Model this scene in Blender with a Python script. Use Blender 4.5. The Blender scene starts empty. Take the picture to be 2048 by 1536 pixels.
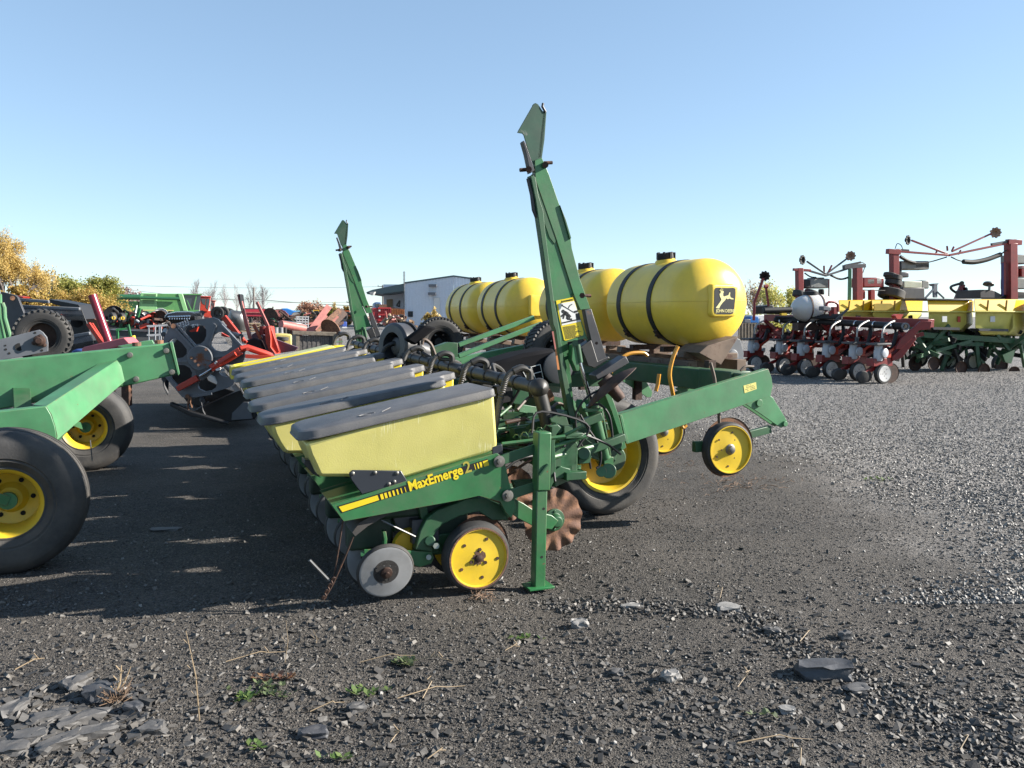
import bpy, bmesh, math, random
import numpy as np
from mathutils import Vector, Matrix, noise
R = math.radians
scene = bpy.context.scene
col = scene.collection
# ------------------------------------------------------------------ camera
FPX, CAMH, HOR = 1650.0, 1.6, 632.0
PIT = math.atan((768 - HOR) / FPX)
cd = bpy.data.cameras.new('camera'); cam = bpy.data.objects.new('camera', cd); col.objects.link(cam)
cam.location = (0, 0, CAMH); cam.rotation_euler = (R(90) - PIT, 0, 0)
cd.sensor_width = 36; cd.lens = 36 * FPX / 2048; cd.clip_start = 0.05; cd.clip_end = 4000
scene.camera = cam
# ------------------------------------------------------------------ sky, sun, exposure
SUN_AZ, SUN_EL = R(3), R(26)          # azimuth from +X towards +Y
w = bpy.data.worlds.new('World'); scene.world = w; w.use_nodes = True
nt = w.node_tree; bg = nt.nodes['Background']; bg.inputs[1].default_value = 0.13
sky = nt.nodes.new('ShaderNodeTexSky'); sky.sky_type = 'NISHITA'; sky.sun_disc = False
sky.sun_elevation = SUN_EL; sky.sun_rotation = R(90) - SUN_AZ
sky.air_density = 0.8; sky.dust_density = 0.1; sky.ozone_density = 3.2; sky.altitude = 60
gmn = nt.nodes.new('ShaderNodeGamma'); gmn.inputs[1].default_value = 0.63; nt.links.new(sky.outputs[0], gmn.inputs[0]); tn = nt.nodes.new('ShaderNodeVectorMath'); tn.operation = 'MULTIPLY'; tn.inputs[1].default_value = (0.925, 1.0, 1.025); nt.links.new(gmn.outputs[0], tn.inputs[0]); nt.links.new(tn.outputs[0], bg.inputs[0])
ld = bpy.data.lights.new('sun', 'SUN'); sun = bpy.data.objects.new('sun', ld); col.objects.link(sun)
ld.energy = 5.0; ld.angle = R(0.5); ld.color = (1.0, 0.94, 0.85)
sd = Vector((math.cos(SUN_EL) * math.cos(SUN_AZ), math.cos(SUN_EL) * math.sin(SUN_AZ), math.sin(SUN_EL)))
sun.rotation_euler = sd.to_track_quat('Z', 'Y').to_euler()
vs = scene.view_settings; vs.view_transform = 'Standard'; vs.look = 'None'; vs.exposure = 1.5; vs.gamma = 1.0
rnd = random.Random(7)
# ------------------------------------------------------------------ geometry of the view (used to measure real positions)
def ray(x, y):
    a = (x - 1024) / FPX; b = -(y - 768) / FPX
    return (a, math.cos(PIT) + b * math.sin(PIT), -math.sin(PIT) + b * math.cos(PIT))
def ground(x, y, z=0.0):
    r = ray(x, y); k = (z - CAMH) / r[2]
    return (r[0] * k, r[1] * k)
ANCH = [0.0, 0.0]                      # [x of the thing being built, tangent of its heading]
def at(x, y, Y):                       # world point on the thing's own upright plane
    r = ray(x, y); k = (Y - ANCH[0] * ANCH[1]) / (r[1] - r[0] * ANCH[1])
    return Vector((r[0] * k, r[1] * k, CAMH + r[2] * k))
TH = R(22)
FX = (math.cos(TH), math.sin(TH)); LX = (-math.sin(TH), math.cos(TH))
G = ground(950, 1178)
def sp(x, y, t):                       # point (s,t,z) on the machine's upright side plane t
    r = ray(x, y)
    k = (t + G[0] * LX[0] + G[1] * LX[1]) / (r[0] * LX[0] + r[1] * LX[1])
    X, Y, Z = r[0] * k, r[1] * k, CAMH + r[2] * k
    return Vector(((X - G[0]) * FX[0] + (Y - G[1]) * FX[1], t, Z))
def ss(x, y, s):                       # point (s,t,z) on the machine's cross plane s
    r = ray(x, y)
    k = (s + G[0] * FX[0] + G[1] * FX[1]) / (r[0] * FX[0] + r[1] * FX[1])
    X, Y, Z = r[0] * k, r[1] * k, CAMH + r[2] * k
    return Vector((s, (X - G[0]) * LX[0] + (Y - G[1]) * LX[1], Z))
# ------------------------------------------------------------------ materials
MATS = {}
def N(nt, t, **kw):
    n = nt.nodes.new(t)
    for k, v in kw.items(): setattr(n, k, v)
    return n
def mat(name, c, rough=0.5, metal=0.0, var=0.12, vs_=6.0, wear=None, wamt=0.0, wscale=9.0, bump=0.0, bscale=60.0, spec=0.5, sss=0.0, coat=0.0, dirt=0.0, streak=None, edge=0.0):
    if name in MATS: return MATS[name]
    c = tuple(q * .76 for q in c); m = bpy.data.materials.new(name); m.use_nodes = True; nt = m.node_tree; L = nt.links.new
    b = nt.nodes['Principled BSDF']
    tc = N(nt, 'ShaderNodeTexCoord'); oi = N(nt, 'ShaderNodeObjectInfo'); ofs = N(nt, 'ShaderNodeVectorMath', operation='MULTIPLY_ADD'); L(oi.outputs['Random'], ofs.inputs[0]); ofs.inputs[1].default_value = (17, 23, 31); L(tc.outputs['Object'], ofs.inputs[2]); P = ofs.outputs[0]
    n1 = N(nt, 'ShaderNodeTexNoise'); n1.inputs['Scale'].default_value = vs_; n1.inputs['Detail'].default_value = 6; L(P, n1.inputs['Vector'])
    r1 = N(nt, 'ShaderNodeMapRange'); r1.inputs[1].default_value = 0.3; r1.inputs[2].default_value = 0.7
    r1.inputs[3].default_value = 1 - var; r1.inputs[4].default_value = 1 + var; L(n1.outputs[0], r1.inputs[0])
    mx = N(nt, 'ShaderNodeVectorMath', operation='SCALE'); mx.inputs[0].default_value = c; L(r1.outputs[0], mx.inputs['Scale'])
    out = mx.outputs[0]; rough_out = None
    if dirt:
        n3 = N(nt, 'ShaderNodeTexNoise'); n3.inputs['Scale'].default_value = 3.5; n3.inputs['Detail'].default_value = 8; n3.inputs['Roughness'].default_value = .7; L(P, n3.inputs['Vector'])
        r3 = N(nt, 'ShaderNodeMapRange'); r3.inputs[1].default_value = 0.42; r3.inputs[2].default_value = 0.75; r3.inputs[4].default_value = dirt; L(n3.outputs[0], r3.inputs[0])
        m3 = N(nt, 'ShaderNodeMix', data_type='RGBA'); L(r3.outputs[0], m3.inputs[0]); L(out, m3.inputs[6]); m3.inputs[7].default_value = (.12, .105, .085, 1); out = m3.outputs[2]
    if wear:
        n2 = N(nt, 'ShaderNodeTexNoise'); n2.inputs['Scale'].default_value = wscale; n2.inputs['Detail'].default_value = 9; n2.inputs['Roughness'].default_value = 0.72; L(P, n2.inputs['Vector'])
        r2 = N(nt, 'ShaderNodeMapRange'); r2.inputs[1].default_value = 0.74 - wamt * .5; r2.inputs[2].default_value = 0.78 - wamt * .42; L(n2.outputs[0], r2.inputs[0])
        m2 = N(nt, 'ShaderNodeMix', data_type='RGBA'); L(r2.outputs[0], m2.inputs[0]); L(out, m2.inputs[6]); m2.inputs[7].default_value = (*wear, 1); out = m2.outputs[2]
        r4 = N(nt, 'ShaderNodeMapRange'); r4.inputs[3].default_value = rough; r4.inputs[4].default_value = .85; L(r2.outputs[0], r4.inputs[0]); L(r4.outputs[0], b.inputs['Roughness'])
    else: b.inputs['Roughness'].default_value = rough
    if edge:                               # paint worn off along the edges
        bv = N(nt, 'ShaderNodeBevel'); bv.samples = 4; bv.inputs['Radius'].default_value = edge
        ge = N(nt, 'ShaderNodeNewGeometry'); dp = N(nt, 'ShaderNodeVectorMath', operation='DOT_PRODUCT'); L(bv.outputs[0], dp.inputs[0]); L(ge.outputs['Normal'], dp.inputs[1])
        em = N(nt, 'ShaderNodeMapRange'); em.inputs[1].default_value = .995; em.inputs[2].default_value = .93; L(dp.outputs['Value'], em.inputs[0])
        ne = N(nt, 'ShaderNodeTexNoise'); ne.inputs['Scale'].default_value = 16; ne.inputs['Detail'].default_value = 7; ne.inputs['Roughness'].default_value = .75; L(P, ne.inputs['Vector'])
        nr = N(nt, 'ShaderNodeMapRange'); nr.inputs[1].default_value = .44; nr.inputs[2].default_value = .60; L(ne.outputs[0], nr.inputs[0])
        mm = N(nt, 'ShaderNodeMath', operation='MULTIPLY'); L(em.outputs[0], mm.inputs[0]); L(nr.outputs[0], mm.inputs[1])
        me_ = N(nt, 'ShaderNodeMix', data_type='RGBA'); L(mm.outputs[0], me_.inputs[0]); L(out, me_.inputs[6]); me_.inputs[7].default_value = (.17, .085, .045, 1); out = me_.outputs[2]
    L(out, b.inputs['Base Color'])
    b.inputs['Metallic'].default_value = metal; b.inputs['Specular IOR Level'].default_value = spec
    if coat: b.inputs['Coat Weight'].default_value = coat; b.inputs['Coat Roughness'].default_value = .25
    if streak:                             # fine diagonal scuffs
        mp = N(nt, 'ShaderNodeMapping'); mp.inputs['Rotation'].default_value = (0, R(38), 0); mp.inputs['Scale'].default_value = (150, 40, 8); L(P, mp.inputs[0])
        ns = N(nt, 'ShaderNodeTexNoise'); ns.inputs['Scale'].default_value = 1; ns.inputs['Detail'].default_value = 3; L(mp.outputs[0], ns.inputs['Vector'])
        n5 = N(nt, 'ShaderNodeTexNoise'); n5.inputs['Scale'].default_value = 4; L(P, n5.inputs['Vector'])
        ad = N(nt, 'ShaderNodeMath', operation='ADD'); L(ns.outputs[0], ad.inputs[0]); L(n5.outputs[0], ad.inputs[1])
        rs_ = N(nt, 'ShaderNodeMapRange'); rs_.inputs[1].default_value = 1.2; rs_.inputs[2].default_value = 1.32; rs_.inputs[4].default_value = .45; L(ad.outputs[0], rs_.inputs[0])
        ms_ = N(nt, 'ShaderNodeMix', data_type='RGBA'); L(rs_.outputs[0], ms_.inputs[0]); L(out, ms_.inputs[6]); ms_.inputs[7].default_value = (*streak, 1); L(ms_.outputs[2], b.inputs['Base Color'])
    if sss:
        b.inputs['Subsurface Weight'].default_value = sss; b.inputs['Subsurface Radius'].default_value = (.06, .05, .01); b.inputs['Subsurface Scale'].default_value = .6
    if bump:
        nb = N(nt, 'ShaderNodeTexNoise'); nb.inputs['Scale'].default_value = bscale; nb.inputs['Detail'].default_value = 4; L(P, nb.inputs['Vector'])
        bp = N(nt, 'ShaderNodeBump'); bp.inputs['Strength'].default_value = bump; bp.inputs['Distance'].default_value = .01; L(nb.outputs[0], bp.inputs['Height']); L(bp.outputs[0], b.inputs['Normal'])
    MATS[name] = m; return m
RUST = (.15, .055, .022)
GREEN = mat('green paint', (.034, .168, .058), .42, var=.16, wear=RUST, wamt=.19, wscale=21, dirt=.42, coat=.08, bump=.06, bscale=30, edge=.006)
GREENL = mat('faded green paint', (.080, .26, .115), .45, var=.15, wear=RUST, wamt=.16, wscale=16, dirt=.38, bump=.06, bscale=25, edge=.006)
GREEND = mat('grimy shaded green paint', (.018, .095, .035), .5, var=.2, wear=(.07, .045, .03), wamt=.2, wscale=12, dirt=.4)  # grime, plus a darker base that stands for shaded faces
CHIP = mat('chipped green paint', (.022, .165, .05), .4, var=.15, wear=(.17, .07, .03), wamt=.2, wscale=11, dirt=.2)
YEL = mat('yellow wheel paint', (.78, .53, .025), .42, var=.1, wear=(.16, .07, .02), wamt=.16, wscale=18, dirt=.25)
HOP = mat('pale translucent yellow plastic', (.70, .64, .21), .36, var=.12, vs_=7, bump=.1, bscale=140, sss=.12, dirt=.22, streak=(.80, .79, .55))
HOPY = mat('bright yellow hopper plastic', (.78, .62, .03), .38, var=.06, sss=.1, dirt=.08)
LID = mat('charcoal lid plastic', (.108, .108, .114), .55, var=.2, vs_=7, bump=.25, bscale=260, dirt=.55)
TANK = mat('yellow tank plastic', (.98, .67, .07), .36, var=.08, vs_=3, sss=.25, bump=.06, bscale=40, dirt=.2)
BLK = mat('black plastic', (.014, .014, .016), .55, var=.2, spec=.35, dirt=.06)
PIPE = mat('dusty black pipe plastic', (.018, .0175, .0175), .5, var=.25, dirt=.2)
HOSE = mat('ribbed grey hose rubber', (.05, .048, .047), .6, var=.2, dirt=.3)
RUB = mat('dusty tyre rubber', (.048, .046, .045), .72, var=.3, vs_=5, dirt=.5, bump=.15, bscale=80)
RUBD = mat('dark rubber', (.028, .027, .027), .7, var=.2, dirt=.3, bump=.1)
RST = mat('rusty steel', (.15, .075, .048), .8, metal=.1, var=.4, vs_=14, wear=(.2, .1, .055), wamt=.5, wscale=8, bump=.25, bscale=90)
RSTD = mat('dark rusty steel', (.06, .03, .02), .7, metal=.2, var=.4, vs_=14, wear=(.14, .06, .03), wamt=.35, bump=.2)
STEEL = mat('scuffed grey steel', (.20, .20, .20), .42, metal=.75, var=.2, wear=(.05, .045, .04), wamt=.22, dirt=.2)
STEELD = mat('dark worn steel', (.075, .075, .08), .45, metal=.5, var=.25, wear=(.15, .07, .04), wamt=.25)
CHROME = mat('polished rod', (.75, .75, .76), .12, metal=1.0, var=.03)
BOLT = mat('dull zinc bolt', (.22, .21, .19), .5, metal=.6, var=.3, wear=RUST, wamt=.3)
WHT = mat('white paint', (.74, .74, .72), .5, var=.05, dirt=.1)
RED = mat('red paint', (.22, .018, .015), .45, var=.2, wear=(.07, .02, .015), wamt=.14, dirt=.15)
REDB = mat('bright red paint', (.50, .045, .022), .45, var=.15, wear=(.12, .03, .02), wamt=.14, dirt=.08)
REDF = mat('faded red paint', (.42, .13, .11), .55, var=.2, wear=(.2, .07, .05), wamt=.12, dirt=.1)
GREY = mat('grey sheet paint', (.15, .16, .18), .45, var=.15, wear=(.10, .045, .03), wamt=.12, dirt=.2)
GREYD = mat('dark grey sheet', (.055, .057, .065), .5, var=.2, wear=(.1, .06, .04), wamt=.12, dirt=.2)
HOLE = mat('drilled hole dark', (.006, .006, .006), .9, var=0)
DECY = mat('decal yellow', (.80, .62, .02), .4, var=.04)
DECK = mat('decal black', (.015, .015, .017), .4, var=.1)
OHOSE = mat('amber hose', (.62, .29, .03), .35, var=.1, sss=.1)
WOOD = mat('weathered wood', (.20, .165, .125), .8, var=.3, vs_=12, bump=.3, bscale=40)
WOODL = mat('pale plank wood', (.34, .245, .15), .8, var=.3, vs_=12, bump=.3, bscale=40)
# ------------------------------------------------------------------ objects
ROOTM = {}
def tag(o, label=None, cat=None, group=None, kind=None):
    if label: o['label'] = label
    if cat: o['category'] = cat
    if group: o['group'] = group
    if kind: o['kind'] = kind
    return o
def thing(name, label, cat, loc=(0, 0, 0), rotz=0, group=None):
    o = bpy.data.objects.new(name, None); col.objects.link(o); o.empty_display_size = .2
    o.location = loc; o.rotation_euler = (0, 0, rotz)
    ROOTM[o] = Matrix.Translation(Vector(loc)) @ Matrix.Rotation(rotz, 4, 'Z')
    return tag(o, label, cat, group)
class MB:
    def __init__(s, local=False): s.v = []; s.f = []; s.local = local; s.pc = []
    def add(s, vs, fs):
        n = len(s.v); s.pc.append((n, len(s.f))); s.v += [Vector(p) for p in vs]; s.f += [tuple(i + n for i in f) for f in fs]; return s
    def box(s, c, d, rot=None):
        hx, hy, hz = d[0] / 2, d[1] / 2, d[2] / 2; c = Vector(c)
        vs = [Vector((x, y, z)) for x in (-hx, hx) for y in (-hy, hy) for z in (-hz, hz)]
        if rot is not None: vs = [rot @ v for v in vs]
        return s.add([c + v for v in vs], [(0, 1, 3, 2), (4, 6, 7, 5), (0, 4, 5, 1), (2, 3, 7, 6), (0, 2, 6, 4), (1, 5, 7, 3)])
    def beam(s, a, b, w, h, up=(0, 0, 1), w2=None, h2=None):
        a = Vector(a); b = Vector(b); d = (b - a).normalized(); sd_ = d.cross(Vector(up))
        if sd_.length < 1e-4: sd_ = d.cross(Vector((1, 0, 0)))
        sd_.normalize(); u = sd_.cross(d); w2 = w2 or w; h2 = h2 or h
        vs = [a + sd_ * i * w / 2 + u * j * h / 2 for i, j in ((-1, -1), (1, -1), (1, 1), (-1, 1))] + [b + sd_ * i * w2 / 2 + u * j * h2 / 2 for i, j in ((-1, -1), (1, -1), (1, 1), (-1, 1))]
        return s.add(vs, [(3, 2, 1, 0), (4, 5, 6, 7), (0, 1, 5, 4), (1, 2, 6, 5), (2, 3, 7, 6), (3, 0, 4, 7)])
    def tube(s, pts, r, n=8, cap=True):
        pts = [Vector(p) for p in pts]; k = len(pts); rr = r if isinstance(r, (list, tuple)) else [r] * k
        vs = []; prev = None
        for i, p in enumerate(pts):
            d = (pts[min(i + 1, k - 1)] - pts[max(i - 1, 0)]).normalized()
            if prev is None:
                a = d.cross(Vector((0, 0, 1)))
                if a.length < 1e-3: a = d.cross(Vector((1, 0, 0)))
            else: a = prev - d * prev.dot(d)
            a.normalize(); prev = a; b = d.cross(a)
            vs += [p + (a * math.cos(2 * math.pi * j / n) + b * math.sin(2 * math.pi * j / n)) * rr[i] for j in range(n)]
        fs = [(i * n + j, i * n + (j + 1) % n, (i + 1) * n + (j + 1) % n, (i + 1) * n + j) for i in range(k - 1) for j in range(n)]
        if cap: fs += [tuple(range(n))[::-1], tuple((k - 1) * n + j for j in range(n))]
        return s.add(vs, fs)
    def hose(s, pts, r, n=8, seg=24, ribs=0):
        pts = smooth(pts, seg)
        if ribs:
            pts = smooth(pts, ribs * 2); rr = [r * (1.0 if i % 2 else .84) for i in range(len(pts))]
            return s.tube(pts, rr, n)
        return s.tube(pts, r, n)
    def lathe(s, prof, c, ax, n=32, wav=None, ring=False):     # prof: (radius, offset along axis)
        ax = Vector(ax).normalized(); c = Vector(c); a = ax.cross(Vector((0, 0, 1)))
        if a.length < 1e-3: a = Vector((1, 0, 0))
        a.normalize(); b = ax.cross(a); vs = []; fs = []; k = len(prof)
        for i, (r, h) in enumerate(prof):
            for j in range(n):
                th = 2 * math.pi * j / n; hh = h + (wav(r, th) if wav else 0)
                vs.append(c + ax * hh + (a * math.cos(th) + b * math.sin(th)) * max(r, 1e-4))
        for i in range(k - 1):
            for j in range(n): fs.append((i * n + j, i * n + (j + 1) % n, (i + 1) * n + (j + 1) % n, (i + 1) * n + j))
        if ring: fs += [((k - 1) * n + j, (k - 1) * n + (j + 1) % n, (j + 1) % n, j) for j in range(n)]; return s.add(vs, fs)
        if prof[0][0] > 1e-3 and prof[-1][0] > 1e-3: fs.append(tuple(range(n))[::-1])
        if prof[-1][0] > 1e-3: fs.append(tuple((k - 1) * n + j for j in range(n)))
        return s.add(vs, fs)
    def cyl(s, a, b, r, n=16, r2=None):
        a = Vector(a); b = Vector(b); L = (b - a).length
        return s.lathe([(r, 0), (r2 or r, L)], a, b - a, n)
    def prism(s, near, far):                        # two matching outlines
        n = len(near)
        return s.add(list(near) + list(far), [tuple(range(n)), tuple(range(2 * n - 1, n - 1, -1))] + [(i, n + i, n + (i + 1) % n, (i + 1) % n) for i in range(n)])
    def ext(s, pts, off):
        off = Vector(off); pts = [Vector(p) for p in pts]
        return s.prism(pts, [p + off for p in pts])
    def loops(s, loops):
        n = len(loops[0]); k = len(loops); vs = [p for l in loops for p in l]
        fs = [(i * n + j, i * n + (j + 1) % n, (i + 1) * n + (j + 1) % n, (i + 1) * n + j) for i in range(k - 1) for j in range(n)]
        fs += [tuple(range(n))[::-1], tuple((k - 1) * n + j for j in range(n))]
        return s.add(vs, fs)
    def build(s, name, m, parent=None, bevel=0, ang=35, link=True, recalc=True, split=False):
        vs = s.v
        if split and len(s.pc) > 1:               # every added shape becomes an object of its own
            first = None
            for i, (a, f0) in enumerate(s.pc):
                b, f1 = s.pc[i + 1] if i + 1 < len(s.pc) else (len(s.v), len(s.f))
                q = MB(s.local); q.add(s.v[a:b], [tuple(k - a for k in f) for f in s.f[f0:f1]]); o = q.build(name, m, parent, bevel, ang, link, recalc); first = first or o
            return first
        if parent is not None and not s.local:
            root = parent
            while root not in ROOTM: root = root.parent
            inv = ROOTM[root].inverted(); vs = [inv @ v for v in vs]
        me = bpy.data.meshes.new(name); me.from_pydata([tuple(v) for v in vs], [], s.f)
        if recalc:
            bm = bmesh.new(); bm.from_mesh(me); bmesh.ops.recalc_face_normals(bm, faces=bm.faces); bm.to_mesh(me); bm.free()
        me.shade_smooth(); me.set_sharp_from_angle(angle=R(ang)); me.materials.append(m)
        o = bpy.data.objects.new(name, me); o.parent = parent
        if link: col.objects.link(o)
        if bevel:
            bv = o.modifiers.new('bevel', 'BEVEL'); bv.width = bevel; bv.segments = 2; bv.limit_method = 'ANGLE'; bv.angle_limit = R(40)
        return o
def smooth(pts, n=24):
    pts = [Vector(p) for p in pts]; P = [2 * pts[0] - pts[1]] + pts + [2 * pts[-1] - pts[-2]]; out = []
    m = len(pts) - 1
    for q in range(n + 1):
        u = q / n * m; i = min(int(u), m - 1); t = u - i; a, b, c, d = P[i:i + 4]
        out.append(.5 * ((2 * b) + (c - a) * t + (2 * a - 5 * b + 4 * c - d) * t * t + (3 * b - a - 3 * c + d) * t ** 3))
    return out
def curve_mesh(loops, thick):                       # flat plate with holes, 2D loops -> mesh in xy, thickness along z
    cu = bpy.data.curves.new('c', 'CURVE'); cu.dimensions = '2D'; cu.fill_mode = 'BOTH'; cu.extrude = thick / 2
    for lp in loops:
        s = cu.splines.new('POLY'); s.points.add(len(lp) - 1); s.use_cyclic_u = True
        for p, q in zip(s.points, lp): p.co = (q[0], q[1], 0, 1)
    o = bpy.data.objects.new('c', cu); col.objects.link(o)
    me = bpy.data.meshes.new_from_object(o.evaluated_get(bpy.context.evaluated_depsgraph_get()))
    bpy.data.objects.remove(o); bpy.data.curves.remove(cu); return me
def text_mesh(txt, size, off=0.0, ext=0.0006, shear=0, space=1.0):
    cu = bpy.data.curves.new('t', 'FONT'); cu.body = txt; cu.size = size; cu.offset = off; cu.extrude = ext; cu.shear = shear; cu.space_character = space; cu.resolution_u = 3
    o = bpy.data.objects.new('t', cu); col.objects.link(o)
    me = bpy.data.meshes.new_from_object(o.evaluated_get(bpy.context.evaluated_depsgraph_get()))
    bpy.data.objects.remove(o); bpy.data.curves.remove(cu); return me
def frame(o, x, y):                                 # matrix with x dir, y dir
    x = Vector(x).normalized(); y = Vector(y); z = x.cross(y).normalized(); y = z.cross(x)
    return Matrix(((x[0], y[0], z[0], o[0]), (x[1], y[1], z[1], o[1]), (x[2], y[2], z[2], o[2]), (0, 0, 0, 1)))
def place_mesh(me, name, m, M, parent, local=True):
    if not local:
        root = parent
        while root not in ROOTM: root = root.parent
        M = ROOTM[root].inverted() @ M
    me.transform(M); me.name = name; me.materials.clear(); me.materials.append(m)
    o = bpy.data.objects.new(name, me); o.parent = parent; col.objects.link(o); return o
def tyre(mb, c, ax, Ro, Ri, w, n=48, grooves=3, lug=0):
    sh = Ro - Ri; p = [(Ri, -w * .34), (Ri + sh * .06, -w * .40), (Ri + sh * .1, -w * .395), (Ri + sh * .25, -w * .465), (Ri + sh * .3, -w * .462), (Ri + sh * .33, -w * .484), (Ri + sh * .6, -w * .5), (Ri + sh * .72, -w * .485), (Ri + sh * .75, -w * .475), (Ri + sh * .85, -w * .43)]
    g = []
    for i in range(grooves):
        u = (i + 1) / (grooves + 1) * 2 - 1; x = u * w * .36
        cr = Ro - abs(u) ** 2 * sh * .08
        g += [(cr, x - w * .036), (cr - .024, x - w * .03), (cr - .024, x + w * .03), (cr, x + w * .036)]
    p += [(Ro - sh * .06, -w * .36)] + g + [(Ro - sh * .06, w * .36)] + [(r, -x) for r, x in p[:10][::-1]]
    mb.lathe(p, c, ax, n, ring=True)
    ax = Vector(ax).normalized()
    if lug:
        a = ax.cross(Vector((0, 0, 1))).normalized(); b = ax.cross(a)
        for j in range(lug):
            for sgn, ph in ((-1, 0), (1, .5)):
                th = 2 * math.pi * (j + ph) / lug; d = a * math.cos(th) + b * math.sin(th); tg = ax.cross(d)
                mb.beam(Vector(c) + d * (Ro - .005) + ax * sgn * w * .06, Vector(c) + d * (Ro - .02) + ax * sgn * w * .47 + tg * .03, 1.1 * math.pi * Ro / lug, .018, up=d)
    return mb
def boltring(mb, c, ax, r, k, br, h, n=6, ph=0):
    ax = Vector(ax).normalized(); a = ax.cross(Vector((0, 0, 1))).normalized(); b = ax.cross(a)
    for j in range(k):
        th = 2 * math.pi * j / k + ph; p = Vector(c) + (a * math.cos(th) + b * math.sin(th)) * r
        mb.cyl(p, p + ax * h, br, n)
def copy_tree(o, parent=None):
    c = o.copy(); col.objects.link(c)
    if parent is not None: c.parent = parent
    if o in ROOTM: ROOTM[c] = ROOTM[o]
    for ch in list(o.children): copy_tree(ch, c)
    return c
# ------------------------------------------------------------------ ground
def ground_mat():
    m = bpy.data.materials.new('shale and gravel ground'); m.use_nodes = True; nt = m.node_tree; L = nt.links.new
    b = nt.nodes['Principled BSDF']; tc = N(nt, 'ShaderNodeNewGeometry'); P = tc.outputs['Position']
    sx = N(nt, 'ShaderNodeSeparateXYZ'); L(P, sx.inputs[0])
    def math_(op, a, c=None, v=None):
        n = N(nt, 'ShaderNodeMath', operation=op)
        for i, q in enumerate((a, c)):
            if q is None: continue
            if isinstance(q, (int, float)): n.inputs[i].default_value = q
            else: L(q, n.inputs[i])
        return n.outputs[0]
    def noise_(sc, det=6, ro=.6):
        n = N(nt, 'ShaderNodeTexNoise'); n.inputs['Scale'].default_value = sc; n.inputs['Detail'].default_value = det; n.inputs['Roughness'].default_value = ro; L(P, n.inputs['Vector']); return n.outputs[0]
    def rng(x, a, b_, c=0, d=1):
        n = N(nt, 'ShaderNodeMapRange'); L(x, n.inputs[0])
        for i, q in enumerate((a, b_, c, d)): n.inputs[i + 1].default_value = q
        return n.outputs[0]
    def vor(sc, feat='F1', rand=1):
        n = N(nt, 'ShaderNodeTexVoronoi'); n.inputs['Scale'].default_value = sc; n.feature = feat; L(P, n.inputs['Vector']); return n
    def mixc(f, a, c):
        n = N(nt, 'ShaderNodeMix', data_type='RGBA'); L(f, n.inputs[0])
        for i, q in ((6, a), (7, c)):
            if isinstance(q, tuple): n.inputs[i].default_value = (*q, 1)
            else: L(q, n.inputs[i])
        return n.outputs[2]
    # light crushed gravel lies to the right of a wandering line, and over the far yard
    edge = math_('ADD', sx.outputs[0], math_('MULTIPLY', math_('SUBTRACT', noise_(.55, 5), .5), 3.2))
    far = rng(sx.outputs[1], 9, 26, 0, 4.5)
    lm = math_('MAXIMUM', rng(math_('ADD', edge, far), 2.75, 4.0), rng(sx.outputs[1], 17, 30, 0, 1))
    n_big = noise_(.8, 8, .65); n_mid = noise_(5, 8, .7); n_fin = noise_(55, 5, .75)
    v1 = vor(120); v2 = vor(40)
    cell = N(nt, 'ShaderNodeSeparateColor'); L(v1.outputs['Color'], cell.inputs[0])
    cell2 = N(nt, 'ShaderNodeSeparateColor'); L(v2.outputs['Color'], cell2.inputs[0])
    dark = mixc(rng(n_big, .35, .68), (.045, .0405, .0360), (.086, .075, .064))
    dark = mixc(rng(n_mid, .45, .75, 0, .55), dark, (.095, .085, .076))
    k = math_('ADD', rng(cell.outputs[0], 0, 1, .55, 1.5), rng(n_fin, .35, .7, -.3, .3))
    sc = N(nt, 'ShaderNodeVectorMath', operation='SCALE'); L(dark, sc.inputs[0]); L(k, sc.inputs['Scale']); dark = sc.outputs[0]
    pale_cell = rng(cell.outputs[1], .965, .985); dark = mixc(pale_cell, dark, (.16, .145, .12))  # sparse cells mixed to a paler tone
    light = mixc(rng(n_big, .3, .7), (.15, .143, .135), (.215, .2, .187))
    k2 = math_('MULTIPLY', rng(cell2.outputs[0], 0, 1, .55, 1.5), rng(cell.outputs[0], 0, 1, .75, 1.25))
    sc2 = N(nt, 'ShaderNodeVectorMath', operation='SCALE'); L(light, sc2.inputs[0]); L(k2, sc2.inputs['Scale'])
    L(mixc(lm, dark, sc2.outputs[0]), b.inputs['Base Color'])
    b.inputs['Roughness'].default_value = .85; b.inputs['Specular IOR Level'].default_value = .35
    h = math_('ADD', math_('MULTIPLY', v1.outputs['Distance'], -.55), math_('MULTIPLY', n_fin, .6))
    h = math_('ADD', h, math_('MULTIPLY', math_('MULTIPLY', v2.outputs['Distance'], rng(lm, 0, 1, .4, 1.6)), -1))
    h = math_('ADD', h, math_('MULTIPLY', n_mid, 1.6))
    bp = N(nt, 'ShaderNodeBump'); bp.inputs['Strength'].default_value = 1; bp.inputs['Distance'].default_value = .02; L(h, bp.inputs['Height']); L(bp.outputs[0], b.inputs['Normal'])
    return m
GM = ground_mat()
def gz(x, y):                                       # small real undulation of the ground near the camera
    d = math.hypot(x, y - 3); f = max(0.0, 1 - d / 9.0)
    return f * (.028 * noise.noise(Vector((x * .9, y * .9, 0))) + .018 * noise.noise(Vector((x * 2.7, y * 2.7, 5)))) - f * .012
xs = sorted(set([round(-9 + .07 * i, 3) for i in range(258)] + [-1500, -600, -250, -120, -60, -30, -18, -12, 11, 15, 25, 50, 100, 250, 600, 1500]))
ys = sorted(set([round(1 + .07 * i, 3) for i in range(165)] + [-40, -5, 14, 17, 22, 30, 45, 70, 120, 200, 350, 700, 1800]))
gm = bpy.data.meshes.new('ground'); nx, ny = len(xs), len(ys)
gv = [(x, y, gz(x, y)) for y in ys for x in xs]
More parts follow.
